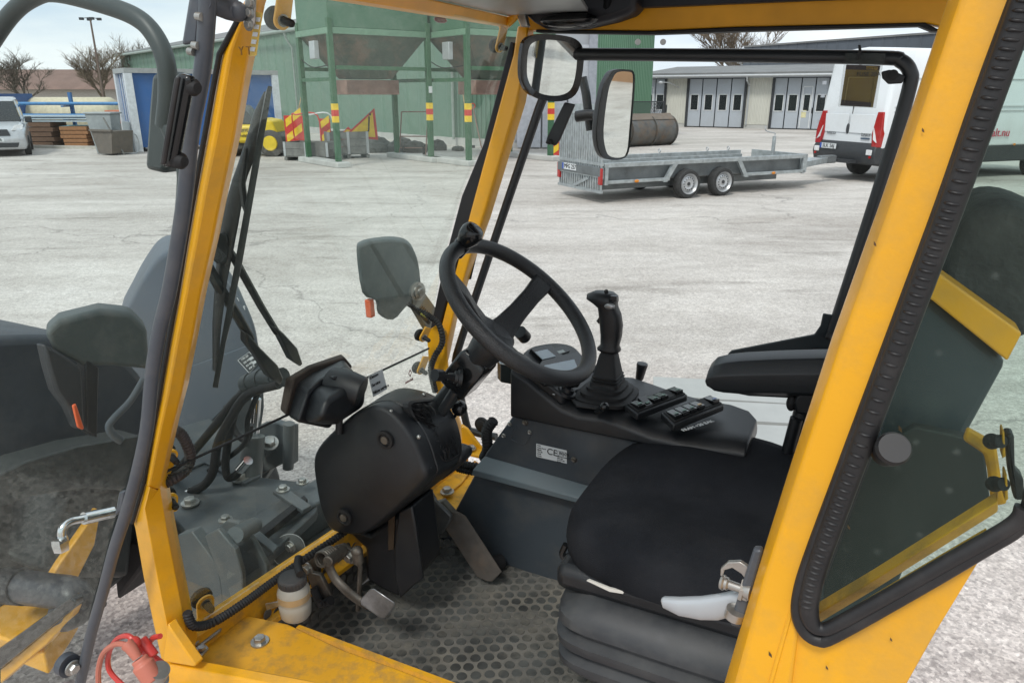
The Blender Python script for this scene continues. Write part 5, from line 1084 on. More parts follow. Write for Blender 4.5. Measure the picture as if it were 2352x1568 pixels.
gr = [(1400, 807, .015, .014), (1399, 803, .0195, .017), (1399, 799, .0195, .017), (1401, 792, .0155, .0145), (1404, 770, .0175, .0155), (1404, 745, .019, .017), (1401, 720, .0185, .017), (1397, 706, .0165, .018), (1390, 696, .020, .020), (1384, 687, .026, .022), (1384, 678, .0255, .020), (1387, 671, .017, .014)]
jax = FV
grip = MB().loft([rsec(J(x, y), w*1.48, d*1.35, jax, RV, 24, .75) for x, y, w, d in gr]).build('joystick', PLA, con, smooth=60)
m = MB(); m.loft([rsec(J(1374, 692), .010, .013, FV, RV, 14, .9), rsec(J(1370, 683), .013, .016, FV, RV, 14, .9), rsec(J(1376, 675), .010, .014, FV, RV, 14, .9)]); m.build('thumb_rest', PLG, grip)
for x, y in ((1381, 692-2), (1393, 678)): MB().lathe(J(x, y-6, -.016), UP-RV*.6, [(0, .005), (.006, .005), (.007, .003)], 12).build('button', RUB, grip)
m = MB(); m.tube([J(1398, 694, -.018), J(1408, 688, -.03)], .004, 8); m.box(J(1410, 685, -.03), FV*-.016, RV*.008, UP*.012); m.build('rocker', PLG, grip, bevel=.001)
MB().ball(J(1400, 703, -.024), .011, 14, 8, (1.3, .5, .7), (FV, RV, UP)).build('badge', mat('badge_silver', (.4, .4, .4), .3, .5), grip)
for x, y in ((1383, 751), (1385, 776)): MB().cyl(J(x+6, y, -.006), J(x-4, y, -.012), .007, .006).build('button', PLG, grip)
MB().loft([rsec(J(1384, 742), .008, .010, FV, RV, 10), rsec(J(1380, 736), .009, .011, FV, RV, 10), rsec(J(1386, 720), .004, .008, FV, RV, 10)]).build('finger_rest', PLA, grip)
# second lever with bent rod and small slider
m = MB(); v2 = 1.83; m.tube(spl([P(1420, 872, v=v2-.06), P(1450, 884, v=v2), P(1464, 882, v=v2), P(1469, 866, v=v2)]), .0042, 8); lv = m.build('bent_lever', STL, con)
m = MB(); m.lathe(P(1468, 872, v=v2), P(1477, 828, v=v2)-P(1468, 872, v=v2), [(0, .0085), (.004, .011), (.03, .0135), (.045, .0155), (.049, .0145), (.050, .006)], 20); m.build('lever_knob', PLA, lv)
o = slab([(1308, 915), (1330, 910), (1395, 930), (1390, 944), (1325, 935)], UP*.004, 'slider_slot', RUB, con, bevel=.001, z=1.233)
m = MB(); m.tube([P(1372, 944, z=1.235), P(1384, 938, z=1.255)], .008, 10); m.ball(P(1388, 934, z=1.262), .0115); m.build('slider_knob', PLG, o)
# switch banks
def bank(q4, states, nm='switch_bank'):
    zz = 1.248; A_, B_2, C_2, D_2 = [P(x, y, z=zz) for x, y in q4]
    r = MB().prism([A_, B_2, C_2, D_2], -UP*.018).build(nm, PLA, con, bevel=.004)
    n = 6; n_s = len(states)
    def at(s, t, h=0): return (A_*(1-s)+B_2*s)*(1-t)+(D_2*(1-s)+C_2*s)*t+UP*h
    MB().prism([at(.03, .08, .0004), at(.97, .08, .0004), at(.97, .92, .0004), at(.03, .92, .0004)], UP*.003).build('bezel', RUB, r, bevel=.001)
    for i, sct in enumerate(states):
        s0 = .06+i*.15; s1 = s0+.13
        if sct == 0: MB().prism([at(s0, .16, .003), at(s1, .16, .003), at(s1, .84, .003), at(s0, .84, .003)], UP*.002).build('blank', RUB, r, bevel=.001); continue
        k = MB().loft([[at(s0, .16, .003), at(s1, .16, .003), at(s1, .16, .011 if sct == 2 else .005), at(s0, .16, .011 if sct == 2 else .005)], [at(s0, .84, .003), at(s1, .84, .003), at(s1, .84, .005 if sct == 2 else .013), at(s0, .84, .005 if sct == 2 else .013)]]).build('rocker_switch', PLG, r, bevel=.0015)
        colr = {3: mat('amber_window', (.5, .28, .05), .3), 4: mat('blue_window', (.05, .10, .30), .3)}.get(sct, mat('green_window', (.02, .10, .05), .3))
        z_ = lambda t: (.013 if sct != 2 else .011)
        MB().prism([at(s0+.03, .60, .0120 if sct != 2 else .008), at(s1-.03, .60, .0120 if sct != 2 else .008), at(s1-.03, .74, .0133 if sct != 2 else .0075), at(s0+.03, .74, .0133 if sct != 2 else .0075)], UP*.0006).build('indicator', colr, k)
    return r
bank([(1434, 928), (1550, 887), (1580, 906), (1464, 950)], (1, 2, 1, 1, 0, 1))
bank([(1517, 947), (1632, 907), (1664, 928), (1548, 975)], (1, 1, 1, 3, 0, 4))
text('FRAM +30 BAK', P(1603, 977, z=1.233), P(1640, 966, z=1.233)-P(1575, 987, z=1.233), P(1600, 962, z=1.233)-P(1603, 982, z=1.233), .015, WINK, con)
# rear rounded end of the console top
m = MB(); e_p = bez([(1575, 1002), (1600, 1000), (1700, 1008), (1719, 990), (1716, 960), (1700, 938), (1670, 925), (1620, 905), (1560, 890), (1480, 880), (1420, 875), (1440, 940), (1500, 975)], 3)
pass
# plate with writing
def KP(x, y): return P(x, y, v=1.549)
lbl = MB().prism([KP(1232, 1018), KP(1302, 1034), KP(1302, 1064), KP(1232, 1048)], -RV*.0008).build('type_plate', WHI, con)
xd = KP(1302, 1034)-KP(1232, 1018); yd = KP(1232, 1018)-KP(1232, 1048)
def LT(s, x, y, sz, al='LEFT'): text(s, P(x, y, v=1.5475), xd, yd, sz, INK, lbl, align=al)
LT('CE', 1256, 1036, .024); LT('BEJOS', 1284, 1040, .0105); 
for i, s in enumerate(('TYPE', 'Trimas Pro S4', 'SERIAL', '4519 TB', 'DATE', '20 Nov')): LT(s, 1234, 1022.5+i*4.6, .0042)
for i, s in enumerate(('BEJOS Konstruktion AB', 'BOX 1200', 'S-124 00 Visby', 'Sweden')): LT(s, 1280, 1047+i*4, .0034)
m = MB(); m.tube([P(x, y, v=1.5472) for x, y in ((1281, 1034.5), (1299, 1038.5), (1299, 1048.5), (1281, 1044.5), (1281, 1034.5))], .0004, 4); m.build('logo_frame', INK, lbl)
for x, y, r_ in ((1171, 973, .006), (1206, 970, .008), (1217, 992, .006), (1157, 1000, .006), (1318, 1055, .0075), (1276, 1130, .0055)):
    MB().lathe(KP(x, y), -RV, [(0, r_*1.1), (.002, r_), (.004, r_*.7), (.003, r_*.4)], 14).build('screw', STL if r_ < .007 else DST, con)
MB().tube(spl([KP(x, y) for x, y in ((1186, 978), (1174, 1003), (1180, 1012), (1204, 1019), (1214, 1008), (1224, 985))], 4), .0012, 6).build('pressed_hatch', CHA, con)
m = MB(); hpn = rib([P(1135, 965, v=1.56), P(1118, 990, v=1.56), P(1120, 1030, v=1.58), P(1112, 1050, v=1.6)], .014, .007); m.tube(*hpn, 10); m.build('console_hose', RUB, con)
for dy in (0, 12): m = MB(); hpn = rib([P(1050, 1062+dy, v=1.6), P(1075, 1068+dy, v=1.6), P(1115, 1075+dy, v=1.6)], .011, .006); m.tube(*hpn, 10); m.build('floor_hose', RUB, con)
# ---- pedals
def pad(pts, nm, mt, v, th, par=LD, bev=.003): return slab(pts, RV*th, nm, mt, par, bevel=bev, v=v)
acc = P(1060, 1190, v=1.46), P(1130, 1325, v=1.45)
m = MB(); q = [(1034, 1192), (1040, 1178), (1055, 1174), (1070, 1182), (1155, 1312), (1132, 1336), (1110, 1326), (1036, 1214)]
m.prism(px(q, v=1.44), (RV*.35-FV*.9)*-.018); m.build('accelerator_pedal', mat('worn_pedal', (.095, .085, .075), .7, var=.25, vscale=20, dirt=(.16, .12, .09), dirt_amt=.6, dscale=18), LD, bevel=.004)
MB().cyl(P(1128, 1295, v=1.5), P(1150, 1290, v=1.53), .022).build('pedal_pivot', RUB, LD)
ZP = mat('pedal_rubber', (.085, .09, .09), .4, .3, var=.3, vscale=15, dirt=(.16, .15, .13), dirt_amt=.5, dscale=20)
bpd = pad([(966, 1172), (974, 1152), (990, 1142), (1035, 1185), (1034, 1196), (1015, 1226), (1003, 1224)], 'brake_pedal', ZP, 1.40, .012)
slab([(940, 1150), (962, 1140), (985, 1160), (990, 1180), (960, 1210), (945, 1180)], RV*.02, 'pedal_arm', IRON, bpd, v=1.42)
slab([(948, 1150), (985, 1133), (994, 1150), (1000, 1163), (970, 1172)], RV*.02, 'pedal_plate', BAR, bpd, v=1.43)
cp_ = MB().prism(px([(826, 1376), (848, 1352), (858, 1350), (905, 1382), (904, 1392), (884, 1420), (874, 1420), (828, 1388)], v=1.10), (RV*.5-UP*.5)*.012).build('clutch_pedal', mat('bright_pad', (.28, .29, .30), .3, .7, var=.25, vscale=20, dirt=(.12, .11, .1), dirt_amt=.4, dscale=30), LD, bevel=.004)
m = MB(); m.tube(spl([P(752, 1290, v=1.10), P(766, 1322, v=1.10), P(790, 1350, v=1.10), P(820, 1375, v=1.11), P(848, 1390, v=1.115)]), [.011]*33, 10, flat=.55); m.build('pedal_arm', DST, cp_)
pm = MB(); pm.prism(px([(690, 1288), (720, 1270), (770, 1258), (775, 1268), (735, 1280), (732, 1340), (700, 1310)], v=1.12), RV*.008); pmb = pm.build('pedal_bracket', DST, LD, bevel=.002)
m = MB()
m.prism(px([(764, 1256), (785, 1250), (818, 1272), (826, 1284), (818, 1296), (804, 1296), (768, 1272)], v=1.16), RV*.012); m.cyl(P(790, 1262, v=1.15), P(752, 1290, v=1.08), .013); m.build('pedal_crank', DST, pmb, bevel=.003)
m = MB(); pts_ = []; a0_, a1_ = P(735, 1285, v=1.08), P(762, 1270, v=1.12); ax_ = (a1_-a0_); n1 = ax_.cross(UP).normalized(); n2 = ax_.cross(n1).normalized()
for i in range(97): a = i/16*2*pi; pts_.append(a0_+ax_*i/96+(n1*cos(a)+n2*sin(a))*.017)
m.tube(pts_, .0028, 6); m.build('return_spring', DST, pmb)
m = MB(); m.cyl(P(820, 1266, v=1.15), P(824, 1290, v=1.15), .013); m.ball(P(820, 1266, v=1.15), .014); m.tube([P(822, 1290, v=1.15), P(828, 1300, v=1.15), P(822, 1400, v=1.15)], [.009, .006, .006], 10); m.build('push_rod', DST, pmb)
for x, y in ((708, 1305), (804, 1278)): MB().bolt(P(x, y, v=1.105 if x < 750 else 1.15), -RV, .011).build('bolt', STL, pmb)
slab([(700, 1310), (735, 1320), (760, 1370), (745, 1390), (722, 1370)], RV*.012, 'pedal_lever', DST, pmb, v=1.10)
m = MB(); m.tube([P(720, 1350, v=1.09), P(738, 1385, v=1.09), P(760, 1378, v=1.09)], .011, 10); m.bolt(P(738, 1384, v=1.075), -RV, .007); m.build('master_cylinder', RUB, pmb)
# ---- brake fluid reservoir
rc = P(676, 1372, v=.985); rs_ = MB().lathe(rc-UP*.050, UP, [(0, .018), (.004, .028), (.010, .0325), (.03, .0345), (.040, .0350), (.043, .0335), (.047, .0335), (.050, .0345), (.072, .034), (.084, .029), (.087, .027)], 32).build('fluid_reservoir', RESV, LD)
cpz = MB().lathe(rc+UP*.035, UP, [(0, .0275), (.002, .0295), (.017, .0295), (.020, .027), (.021, .001)], 32).build('cap', mat('cap_black', (.03, .03, .032), .6, dirt=(.13, .12, .11), dirt_amt=.6), rs_)
m = MB()
for k in range(28): a = 2*pi*k/28; m.box(rc+UP*.0445+(RV*cos(a)+FV*sin(a))*.0297, (RV*cos(a)+FV*sin(a))*.002, (FV*cos(a)-RV*sin(a))*.003, UP*.013)
m.build('cap_knurl', MATS['cap_black'], cpz)
MB().lathe(rc+UP*.002, UP, [(0, .0352), (.015, .0352)], 32).build('band', mat('tan_band', (.45, .34, .20), .4, .3), rs_)
slab([(608, 1386), (640, 1380), (640, 1392), (612, 1402)], RV*.004, 'bracket', STL, rs_, v=.955)
m = MB(); m.tube(spl([P(690, 1318, v=.985), P(684, 1300, v=1.0), P(686, 1280, v=1.02)]), .009, 10); m.build('feed_hose', RUB, rs_)
# ---- conduit along the lower windscreen edge
m = MB(); hp2 = rib([P(x, y, u=1.040) for x, y in ((430, 1405), (436, 1425), (450, 1437), (490, 1428), (560, 1384), (620, 1340), (690, 1290), (770, 1236), (830, 1194))], .0085, .0055); m.tube(*hp2, 10); m.build('edge_conduit', RUB, LD)
m = MB(); m.tube(px([(366, 1120), (372, 1180), (386, 1260), (402, 1330), (418, 1390), (428, 1425), (440, 1438), (462, 1440)], v=.785), .004, 8); m.build('glass_edge_rubber', RUB, LD)
m = MB(); hp3 = rib([P(396, 985, v=.80), P(418, 1000, v=.82), P(436, 1040, v=.84), P(430, 1075, v=.84), P(400, 1098, v=.80), P(376, 1112, v=.78)], .0095, .0052); m.tube(*hp3, 10); m.build('pillar_conduit', mat('brown_rubber', (.035, .027, .025), .6), LD)
m = MB(); hp4 = rib([P(964, 705, v=1.82), P(985, 725, v=1.83), P(1008, 745, v=1.83), P(1016, 785, v=1.83), P(998, 820, v=1.82), P(990, 850, v=1.82), P(1000, 900, v=1.83)], .0095, .0055); m.tube(*hp4, 10); m.build('pillar_conduit', RUB, LD)
slab([(978, 762), (1008, 742), (1025, 760), (1030, 900), (1015, 935), (985, 860), (982, 800)], RV*.006, 'bracket_plate', YEL, LD, v=1.86)
# ---- seat
se = MB(); secs = []
scu, scv = .225, 1.37
def seat_out(k, zoff):
    o = []
    for i in range(48):
        a = 2*pi*i/48; ca, sa = cos(a), sin(a); p_ = .72
        uu = .265*math.copysign(abs(ca)**p_, ca); vv = .30*math.copysign(abs(sa)**p_, sa)
        if ca > 0: uu *= 1.0; vv *= (1-.10*ca)
        zb = .025*(abs(vv)/.3)**2.2-.028*max(0, uu/.265)**3
        o.append(C(scu+uu*k, scv+vv*k, 1.145+zoff+zb*min(1, k)))
    return o
for k, zo in ((.90, -.085), (.985, -.07), (1.0, -.035), (.985, -.005), (.93, .018), (.82, .028), (.6, .026), (.3, .018), (.05, .015)): secs.append(seat_out(k, zo))
seat = MB().loft(secs).build('seat_cushion', FAB, LD, smooth=180)
bz = [(k*.94, zo) for k, zo in ((1, 0),)]
MB().loft([[C(scu+(.235 if a else -.24), scv+b, z_) for a, b in ((1, -.24), (1, .24), (0, .24), (0, -.24))] for z_ in (1.02, 1.075)]).build('seat_pan', PLA, seat, bevel=.02)
MB().prism([P(1347, 1333, v=1.085), P(1352, 1331, v=1.085), P(1400, 1350, v=1.085), P(1433, 1357, v=1.085), P(1431, 1363, v=1.085), P(1400, 1358, v=1.085)], RV*.004).build('seat_tag', mat('white_strip', (.62, .60, .55), .5), seat)
MB().tube(spl([P(1300, 1250, v=1.2), P(1292, 1268, v=1.2), P(1296, 1280, v=1.2), P(1306, 1276, v=1.2)]), .007, 8).build('seat_lever', PLG, seat)
# suspension bellows
secs = []
def bel(z_, k): return [C(scu+.175+ (-.005)*0+a*(1+0*k), scv+b, z_) for a, b in [(0, 0)]]
def bsec(z_, g):
    o = []
    for i in range(32):
        a = 2*pi*i/32; ca, sa = cos(a), sin(a); p_ = .24
        o.append(C(scu-.02+(.235+g)*math.copysign(abs(ca)**p_, ca), scv-.01+(.265+g)*math.copysign(abs(sa)**p_, sa), z_))
    return o
for z_, g in ((.78, -.05), (.86, -.05), (.862, 0), (.88, .012), (.895, .012), (.905, -.004), (.912, -.004), (.925, .014), (.945, .016), (.955, -.002), (.962, -.002), (.975, .014), (.995, .012), (1.012, -.01), (1.03, -.03)): secs.append(bsec(z_, g))
MB().loft(secs).build('suspension_bellows', mat('bellows', (.03, .033, .037), .5, var=.15, dirt=(.10, .10, .095), dirt_amt=.35, dscale=9), seat, smooth=50)
MB().loft([bsec(.705, -.06), bsec(.80, -.06)]).build('seat_base', PLA, seat)
# backrest (only its shadowed edge shows behind the pillar)
MB().loft([[C(-.03+a*.1, scv+b, z_) for a, b in ((0, -.22), (0, .22), (-1, .2), (-1, -.2))] for z_ in (1.2, 1.85)]).build('backrest', FAB, seat, bevel=.03) if 0 else None
# armrest
ar = MB(); 
secs = []
for x, yt, yb, in ((1623, 868, 872), (1626, 852, 886), (1640, 838, 897), (1665, 832, 902), (1700, 828, 905), (1780, 824, 908), (1850, 822, 911), (1960, 820, 913)):
    t_, b_ = P(x, yt, v=1.585), P(x, yb, v=1.585); h = (t_-b_)
    secs.append([b_, b_-RV*.015+h*.15, t_-RV*.018-h*.35, t_-h*.02, t_+RV*.04+UP*.006, t_+RV*.075-h*.05, t_+RV*.08-h*.5, b_+RV*.06])
arm = ar.loft(secs).build('armrest', mat('armrest_black', (.022, .025, .028), .38, bump=.25, bscale=500), LD, bevel=.006, seg=3, smooth=60)
slab([(1690, 904), (1960, 905), (1960, 925), (1800, 914), (1720, 910)], RV*.05, 'armrest_core', PLA, arm, v=1.60)
m = MB(); m.tube([P(1855, 905, v=1.62), P(1845, 940, v=1.62), P(1815, 1065, v=1.62)], [.016, .02, .02], 14); m.build('armrest_post', PLA, arm)
m = MB(); m.cyl(P(1845, 905, v=1.60), P(1838, 940, v=1.60), .026, .026); slab([(1822, 922), (1838, 898), (1875, 892), (1900, 900), (1885, 960), (1826, 950)], RV*.05, 'post_cap', PLA, arm, bevel=.006, v=1.58)
MB().ball(P(1818, 925, v=1.60), .016, sc=(.7, .7, 1.2)).build('tilt_knob', RUB, arm)
m = MB(); m.tube([P(1830, 960, v=1.60), P(1795, 1090, v=1.60)], .014, 12); m.build('armrest_post', PLA, arm)
# ---- door latch on the rear pillar
lt = slab([(1744, 1263), (1752, 1266), (1705, 1444), (1676, 1436), (1682, 1410), (1730, 1262)], RV*.012, 'latch_plate', TUB, LD, v=.755)
m = MB(); m.prism(px([(1654, 1322), (1655, 1306), (1672, 1291), (1700, 1290), (1722, 1304), (1716, 1336), (1703, 1318), (1682, 1304), (1664, 1309), (1660, 1323)], v=.762), RV*.006); m.build('latch_hook', mat('cast_latch', (.42, .40, .37), .35, .85, var=.15, vscale=60), lt, bevel=.001)
m = MB(); a_ = P(1657, 1335, v=.765); b_ = P(1705, 1352, v=.76); ax_ = b_-a_; m.lathe(a_, ax_, [(0, .0085), (.003, .0095), (.005, .0075), (.008, .0075), (.010, .0055), (.026, .005), (.028, .009), (.033, .0105), (.036, .0105)], 20); m.build('latch_pin', MATS['cast_latch'], lt)
m = MB(); m.lathe(P(1700, 1352, v=.762), P(1712, 1356, v=.762)-P(1700, 1352, v=.762), [(0, .0135), (.004, .0135), (.005, .012), (.01, .012)], 6); m.build('latch_nut', MATS['cast_latch'], lt)
hs = []
for x, yt, yb, w in ((1519, 1374, 1380, .004), (1524, 1372, 1394, .008), (1560, 1374, 1412, .011), (1610, 1372, 1422, .012), (1650, 1366, 1423, .012), (1685, 1358, 1414, .011), (1702, 1354, 1405, .010)):
    t_, b_ = P(x, yt, v=.775), P(x, yb, v=.775); md = (t_+b_)/2; hh = (t_-b_)/2
    hs.append([md+hh*cos(2*pi*k/14)+RV*w*sin(2*pi*k/14)*(1.3 if k < 7 else .6) for k in range(14)])
MB().loft(hs).build('door_handle', SILV, lt, smooth=70)
MB().cyl(P(1692, 1400, v=.757), P(1686, 1416, v=.757), .012).build('handle_boss', MATS['cast_latch'], lt)
# ---- far side window frame of black tube
ft = spl(px([(1255, 150), (1248, 205), (1235, 245)], v=1.93), 4)
far_pts = px([(1238, 250), (1060, 778), (1050, 830), (1052, 870), (1072, 975), (1090, 992), (1140, 1003)], v=1.93)
m = MB(); m.tube([P(1248, 225, v=1.93)]+spl(far_pts, 5), .0125, 14); sf = m.build('side_window_frame', mat('black_tube', (.022, .025, .028), .38), LD)
topt = spl(px([(1205, 122), (1340, 125), (1700, 128), (2020, 133), (2068, 140), (2090, 165), (2088, 205), (2040, 370), (1960, 620), (1908, 778)], v=1.93), 6)
m = MB(); m.tube(topt, .0155, 14); m.build('frame_tube', MATS['black_tube'], sf)
slab([(1296, 235), (1320, 240), (1285, 322), (1275, 335), (1252, 330), (1256, 315)], RV*.01, 'frame_lug', PLA, sf, v=1.92)
MB().ball(P(1262, 326, v=1.915), .008).build('lug_bolt', RUB, sf)
slab([(2024, 165), (2045, 160), (2080, 175), (2072, 192), (2040, 194), (2026, 180)], RV*.012, 'frame_lug', PLA, sf, v=1.915, bevel=.003)
MB().lathe(P(2051, 172, v=1.912), -RV, [(0, .011), (.006, .0105), (.007, .006)], 16).build('lug_bolt', RUB, sf)
slab([(1668, 838), (1672, 812), (1680, 805), (1870, 768), (1884, 748), (1890, 720), (1922, 725), (1930, 760), (1925, 830), (1800, 838)], RV*.008, 'rear_bracket', mat('bracket_black', (.025, .032, .036), .35), sf, v=1.925)
MB().cyl(P(1892, 830, v=1.91), P(1896, 805, v=1.91), .026, .03).build('bracket_bush', RUB, sf)
MB().ball(P(1904, 773, v=1.915), .009).build('lug_bolt', RUB, sf)
MB().lathe(P(1108, 974, v=1.93), -RV, [(0, .026), (.008, .025), (.01, .018), (.014, .016), (.016, .01)], 20).build('frame_pivot', RUB, sf)
slab([(1245, 108), (2105, 118), (1918, 800), (1700, 812), (1690, 900), (1130, 1010), (1085, 985), (1060, 870), (1065, 800), (1240, 260)], RV*.004, 'side_glass', GF, LD, v=1.945, bevel=0)
for x, y in ((1465, 97), (1523, 97)): MB().cyl(P(x, y, v=1.943), P(x, y, v=1.938), .0075, seg=20).build('glass_plug', mat('pale_plug', (.80, .82, .82), .3), sf)
# ---- fuse pouch hanging from the tube (a thing of its own)
q = P(1975, 106, v=1.90); fz_ = empty('fuse_pouch', P(1972, 245, v=1.90), 'yellow fuse card in a clear pouch hanging from the black window tube', 'pouch')
slab([(1942, 122), (2034, 123), (2030, 148), (1938, 146)], RV*.002, 'hanger_tab', glass('pouch_clear', (.62, .62, .62), .10), fz_, v=1.895, bevel=0)
slab([(1938, 147), (2028, 149), (2012, 249), (1925, 245)], RV*.006, 'clear_cover', glass('pouch_film', (.90, .90, .90), .10), fz_, v=1.894, bevel=0)
cd_ = slab([(1944, 149), (2022, 151), (2005, 247), (1930, 243)], RV*.002, 'card', mat('fuse_card', (.30, .20, .025), .4, var=.15), fz_, v=1.902, bevel=0)
slab([(1944, 149), (2022, 151), (2020, 162), (1943, 160)], -RV*.001, 'card_header', mat('card_brown', (.035, .02, .02), .4), cd_, v=1.9005, bevel=0)
slab([(1990, 153), (2017, 154), (2016, 161), (1989, 160)], -RV*.001, 'card_logo', mat('card_yellow', (.55, .35, .04), .4), cd_, v=1.8995, bevel=0)
text('electro', P(2003, 157, v=1.898), FV*-1, UP, .010, INK, cd_)
text('FUSE 20A', P(1995, 171, v=1.9), FV*-1, UP, .012, INK, cd_)
m = MB(); m.tube([P(x, y, v=1.9) for x, y in ((1950, 178), (2008, 179), (1999, 238), (1940, 235), (1950, 178))], .0012, 5); m.build('blister', mat('card_line', (.42, .33, .10), .3), cd_)
slab([(1933, 230), (2001, 236), (2000, 246), (1931, 243)], -RV*.001, 'card_footer', MATS['card_brown'], cd_, v=1.9, bevel=0)
slab([(1971, 104), (1977, 104), (1979, 116), (1973, 138), (1968, 137), (1972, 118)], -RV*.003, 'cable_tie', RUB, fz_, v=1.894, bevel=0)
# ---- mirrors
def mirror(nm, outl, inl, c, rdir, v_or, hous, depth, mt_house, push=0):
    Cc = P(*c, v=v_or); d = (Cc-O).normalized(); r_ = Vector(rdir).normalized(); n_ = (r_-d).normalized()
    B = lambda x, y, o=0: pl(x, y, n_, n_.dot(Cc)+o)
    h = MB().loft([[B(x, y) for x, y in outl], [B(x, y)-n_*depth*.5 for x, y in outl], [Cc+(B(x, y)-Cc)*.75-n_*depth for x, y in outl]]).build(nm, mt_house, LD, bevel=.006, seg=3, smooth=50)
    m_ = MB(); k = len(outl); oo = [B(x, y, .006) for x, y in outl]; ii = [B(x, y, .002) for x, y in inl]; i2 = [B(x, y, -.002) for x, y in inl]; o2 = [B(x, y, -.002) for x, y in outl]
    m_.add(oo+ii+i2+o2, [(i, (i+1) % k, (i+1) % k+k, i+k) for i in range(k)]+[(k+i, k+(i+1) % k, 2*k+(i+1) % k, 2*k+i) for i in range(k)]+[(3*k+i, 3*k+(i+1) % k, (i+1) % k, i) for i in range(k)])
    m_.build('rim', mt_house, h, smooth=60); MB().prism([B(x, y, .001) for x, y in inl], -n_*.002).build('mirror_glass', MIR, h, smooth=0); return h, Cc, n_
o1 = bez([(1196, 160), (1200, 110), (1212, 88), (1245, 79), (1300, 83), (1330, 96), (1341, 125), (1336, 180), (1322, 218), (1290, 233), (1245, 230), (1215, 215), (1200, 190)], 3)
i1 = [(1267+(x-1267)*.80, 156+(y-156)*.83) for x, y in o1]
mirror('interior_mirror', o1, i1, (1267, 155), (.94, -.30, -.16), 1.86, None, .03, PLG)
o2 = bez([(1371, 300), (1384, 210), (1398, 175), (1412, 161), (1440, 160), (1456, 166), (1458, 200), (1450, 300), (1444, 350), (1428, 366), (1395, 366), (1378, 350)], 3)
i2 = [(x, y) for x, y in bez([(1386, 350), (1394, 260), (1404, 180), (1412, 167), (1444, 166), (1452, 174), (1450, 230), (1440, 340), (1430, 358), (1400, 360)], 3)]
h2, c2, n2_ = mirror('exterior_mirror', o2, o2, (1425, 262), (.95, -.22, -.11), 2.35, None, .05, PLA) if 0 else (None, None, None)
i2b = [(1424+(x-1418)*.80, 263+(y-263)*.95) for x, y in o2]
h2, c2, n2_ = mirror('exterior_mirror', o2, i2b, (1425, 262), (.93, -.26, -.10), 2.3, None, .05, PLA)
MB().loft([[P(1392, 180, v=2.33), P(1386, 230, v=2.33), P(1375, 300, v=2.33), P(1390, 355, v=2.33), P(1405, 300, v=2.36), P(1405, 200, v=2.36)], [P(1382, 205, v=2.42), P(1372, 240, v=2.42), P(1368, 290, v=2.42), P(1380, 330, v=2.42), P(1395, 300, v=2.42), P(1392, 210, v=2.42)]]).build('mirror_back', PLA, h2, bevel=.01)
m = MB(); m.tube(px([(1338, 178), (1346, 215), (1356, 300)], v=2.36), .0145, 12); m.build('mirror_arm', mat('black_tube', (.022, .025, .028)), LD)
m = MB(); m.tube(px([(1324, 268), (1352, 264), (1378, 265)], v=2.32), [.018, .018, .013], 12); m.ball(P(1372, 266, v=2.3), .017); m.build('mirror_clamp', PLA, LD)
# ---- windscreen glass
NA = [(617, -60), (575, 50), (460, 640), (372, 1120)]
MB().prism([W(600, -60, .055), W(1174, 62, .055), W(1166, 100, .055), W(1108, 330, .055), W(1058, 450, .055), W(1018, 600, .055), W(984, 775, .055), W(990, 803, .055), W(358, 1095, .055), W(405, 900, .055), W(525, 350, .055)], WN.normalized()*.004).build('windscreen', GW, LD)
lu = 1.075
MB().prism([P(366, 1088, u=lu), P(985, 803, u=lu), P(1000, 900, u=lu), P(1060, 1020, u=lu), P(450, 1436, u=lu), P(432, 1420, u=lu), P(400, 1290, u=lu)], FV*.004).build('lower_windscreen', GW, LD)
MB().tube([P(366, 1090, u=lu+.002), P(640, 962, u=lu+.002), P(985, 800, u=lu+.002)], .0028, 8).build('glass_joint', RUB, LD)
o = MB().prism([P(846, 865, u=lu-.002), P(878, 849, u=lu-.002), P(889, 893, u=lu-.002), P(857, 911, u=lu-.002)], -FV*.0008).build('service_sticker', WHI, LD)
sx = P(878, 849, u=lu)-P(846, 865, u=lu); sy = P(846, 865, u=lu)-P(857, 911, u=lu)
for s, x, y in (('Datum', 850, 869), ('Service', 854, 887), ('Nästa service', 857, 904)): text(s, P(x, y-1, u=lu-.0045), sx, sy, .0125, INK, o, align='LEFT')
text('♢', P(942, 858, u=lu-.003), sx, sy, .03, mat('maroon', (.22, .05, .05), .6), LD, 'glass_logo'); text('autoclub', P(940, 874, u=lu-.003), sx, sy, .011, MATS['maroon'], LD, 'glass_logo')
# ---- wiper
BW = mat('wiper_black', (.010, .012, .013), .35, dirt=(.05, .05, .045), dirt_amt=.25, dscale=20)
wp = MB(); wo = .09
wp.loft([[W(616, 196, wo), W(626, 199, wo), W(623, 215, wo+.01), W(608, 215, wo+.01)], [W(588, 330, wo), W(604, 330, wo), W(604, 332, wo+.014), W(588, 332, wo+.014)], [W(540, 600, wo), W(557, 600, wo), W(557, 602, wo+.014), W(540, 602, wo+.014)], [W(506, 790, wo), W(518, 790, wo), W(518, 792, wo+.01), W(506, 792, wo+.01)], [W(488, 888, wo), W(501, 890, wo), W(501, 891, wo+.006), W(488, 890, wo+.006)]])
wip = wp.build('wiper_blade', BW, LD, bevel=.001)
m = MB(); m.tube([W(612, 215, wo+.02), W(596, 268, wo+.03), W(578, 335, wo+.035), W(556, 395, wo+.04), W(548, 420, wo+.04), W(530, 500, wo+.045), W(519, 560, wo+.045), W(508, 640, wo+.04), W(498, 745, wo+.03), W(494, 850, wo+.02)], [.005, .012, .013, .012, .013, .017, .017, .013, .010, .006], 8, flat=.5, ref=WN); m.build('blade_carrier', BW, wip)
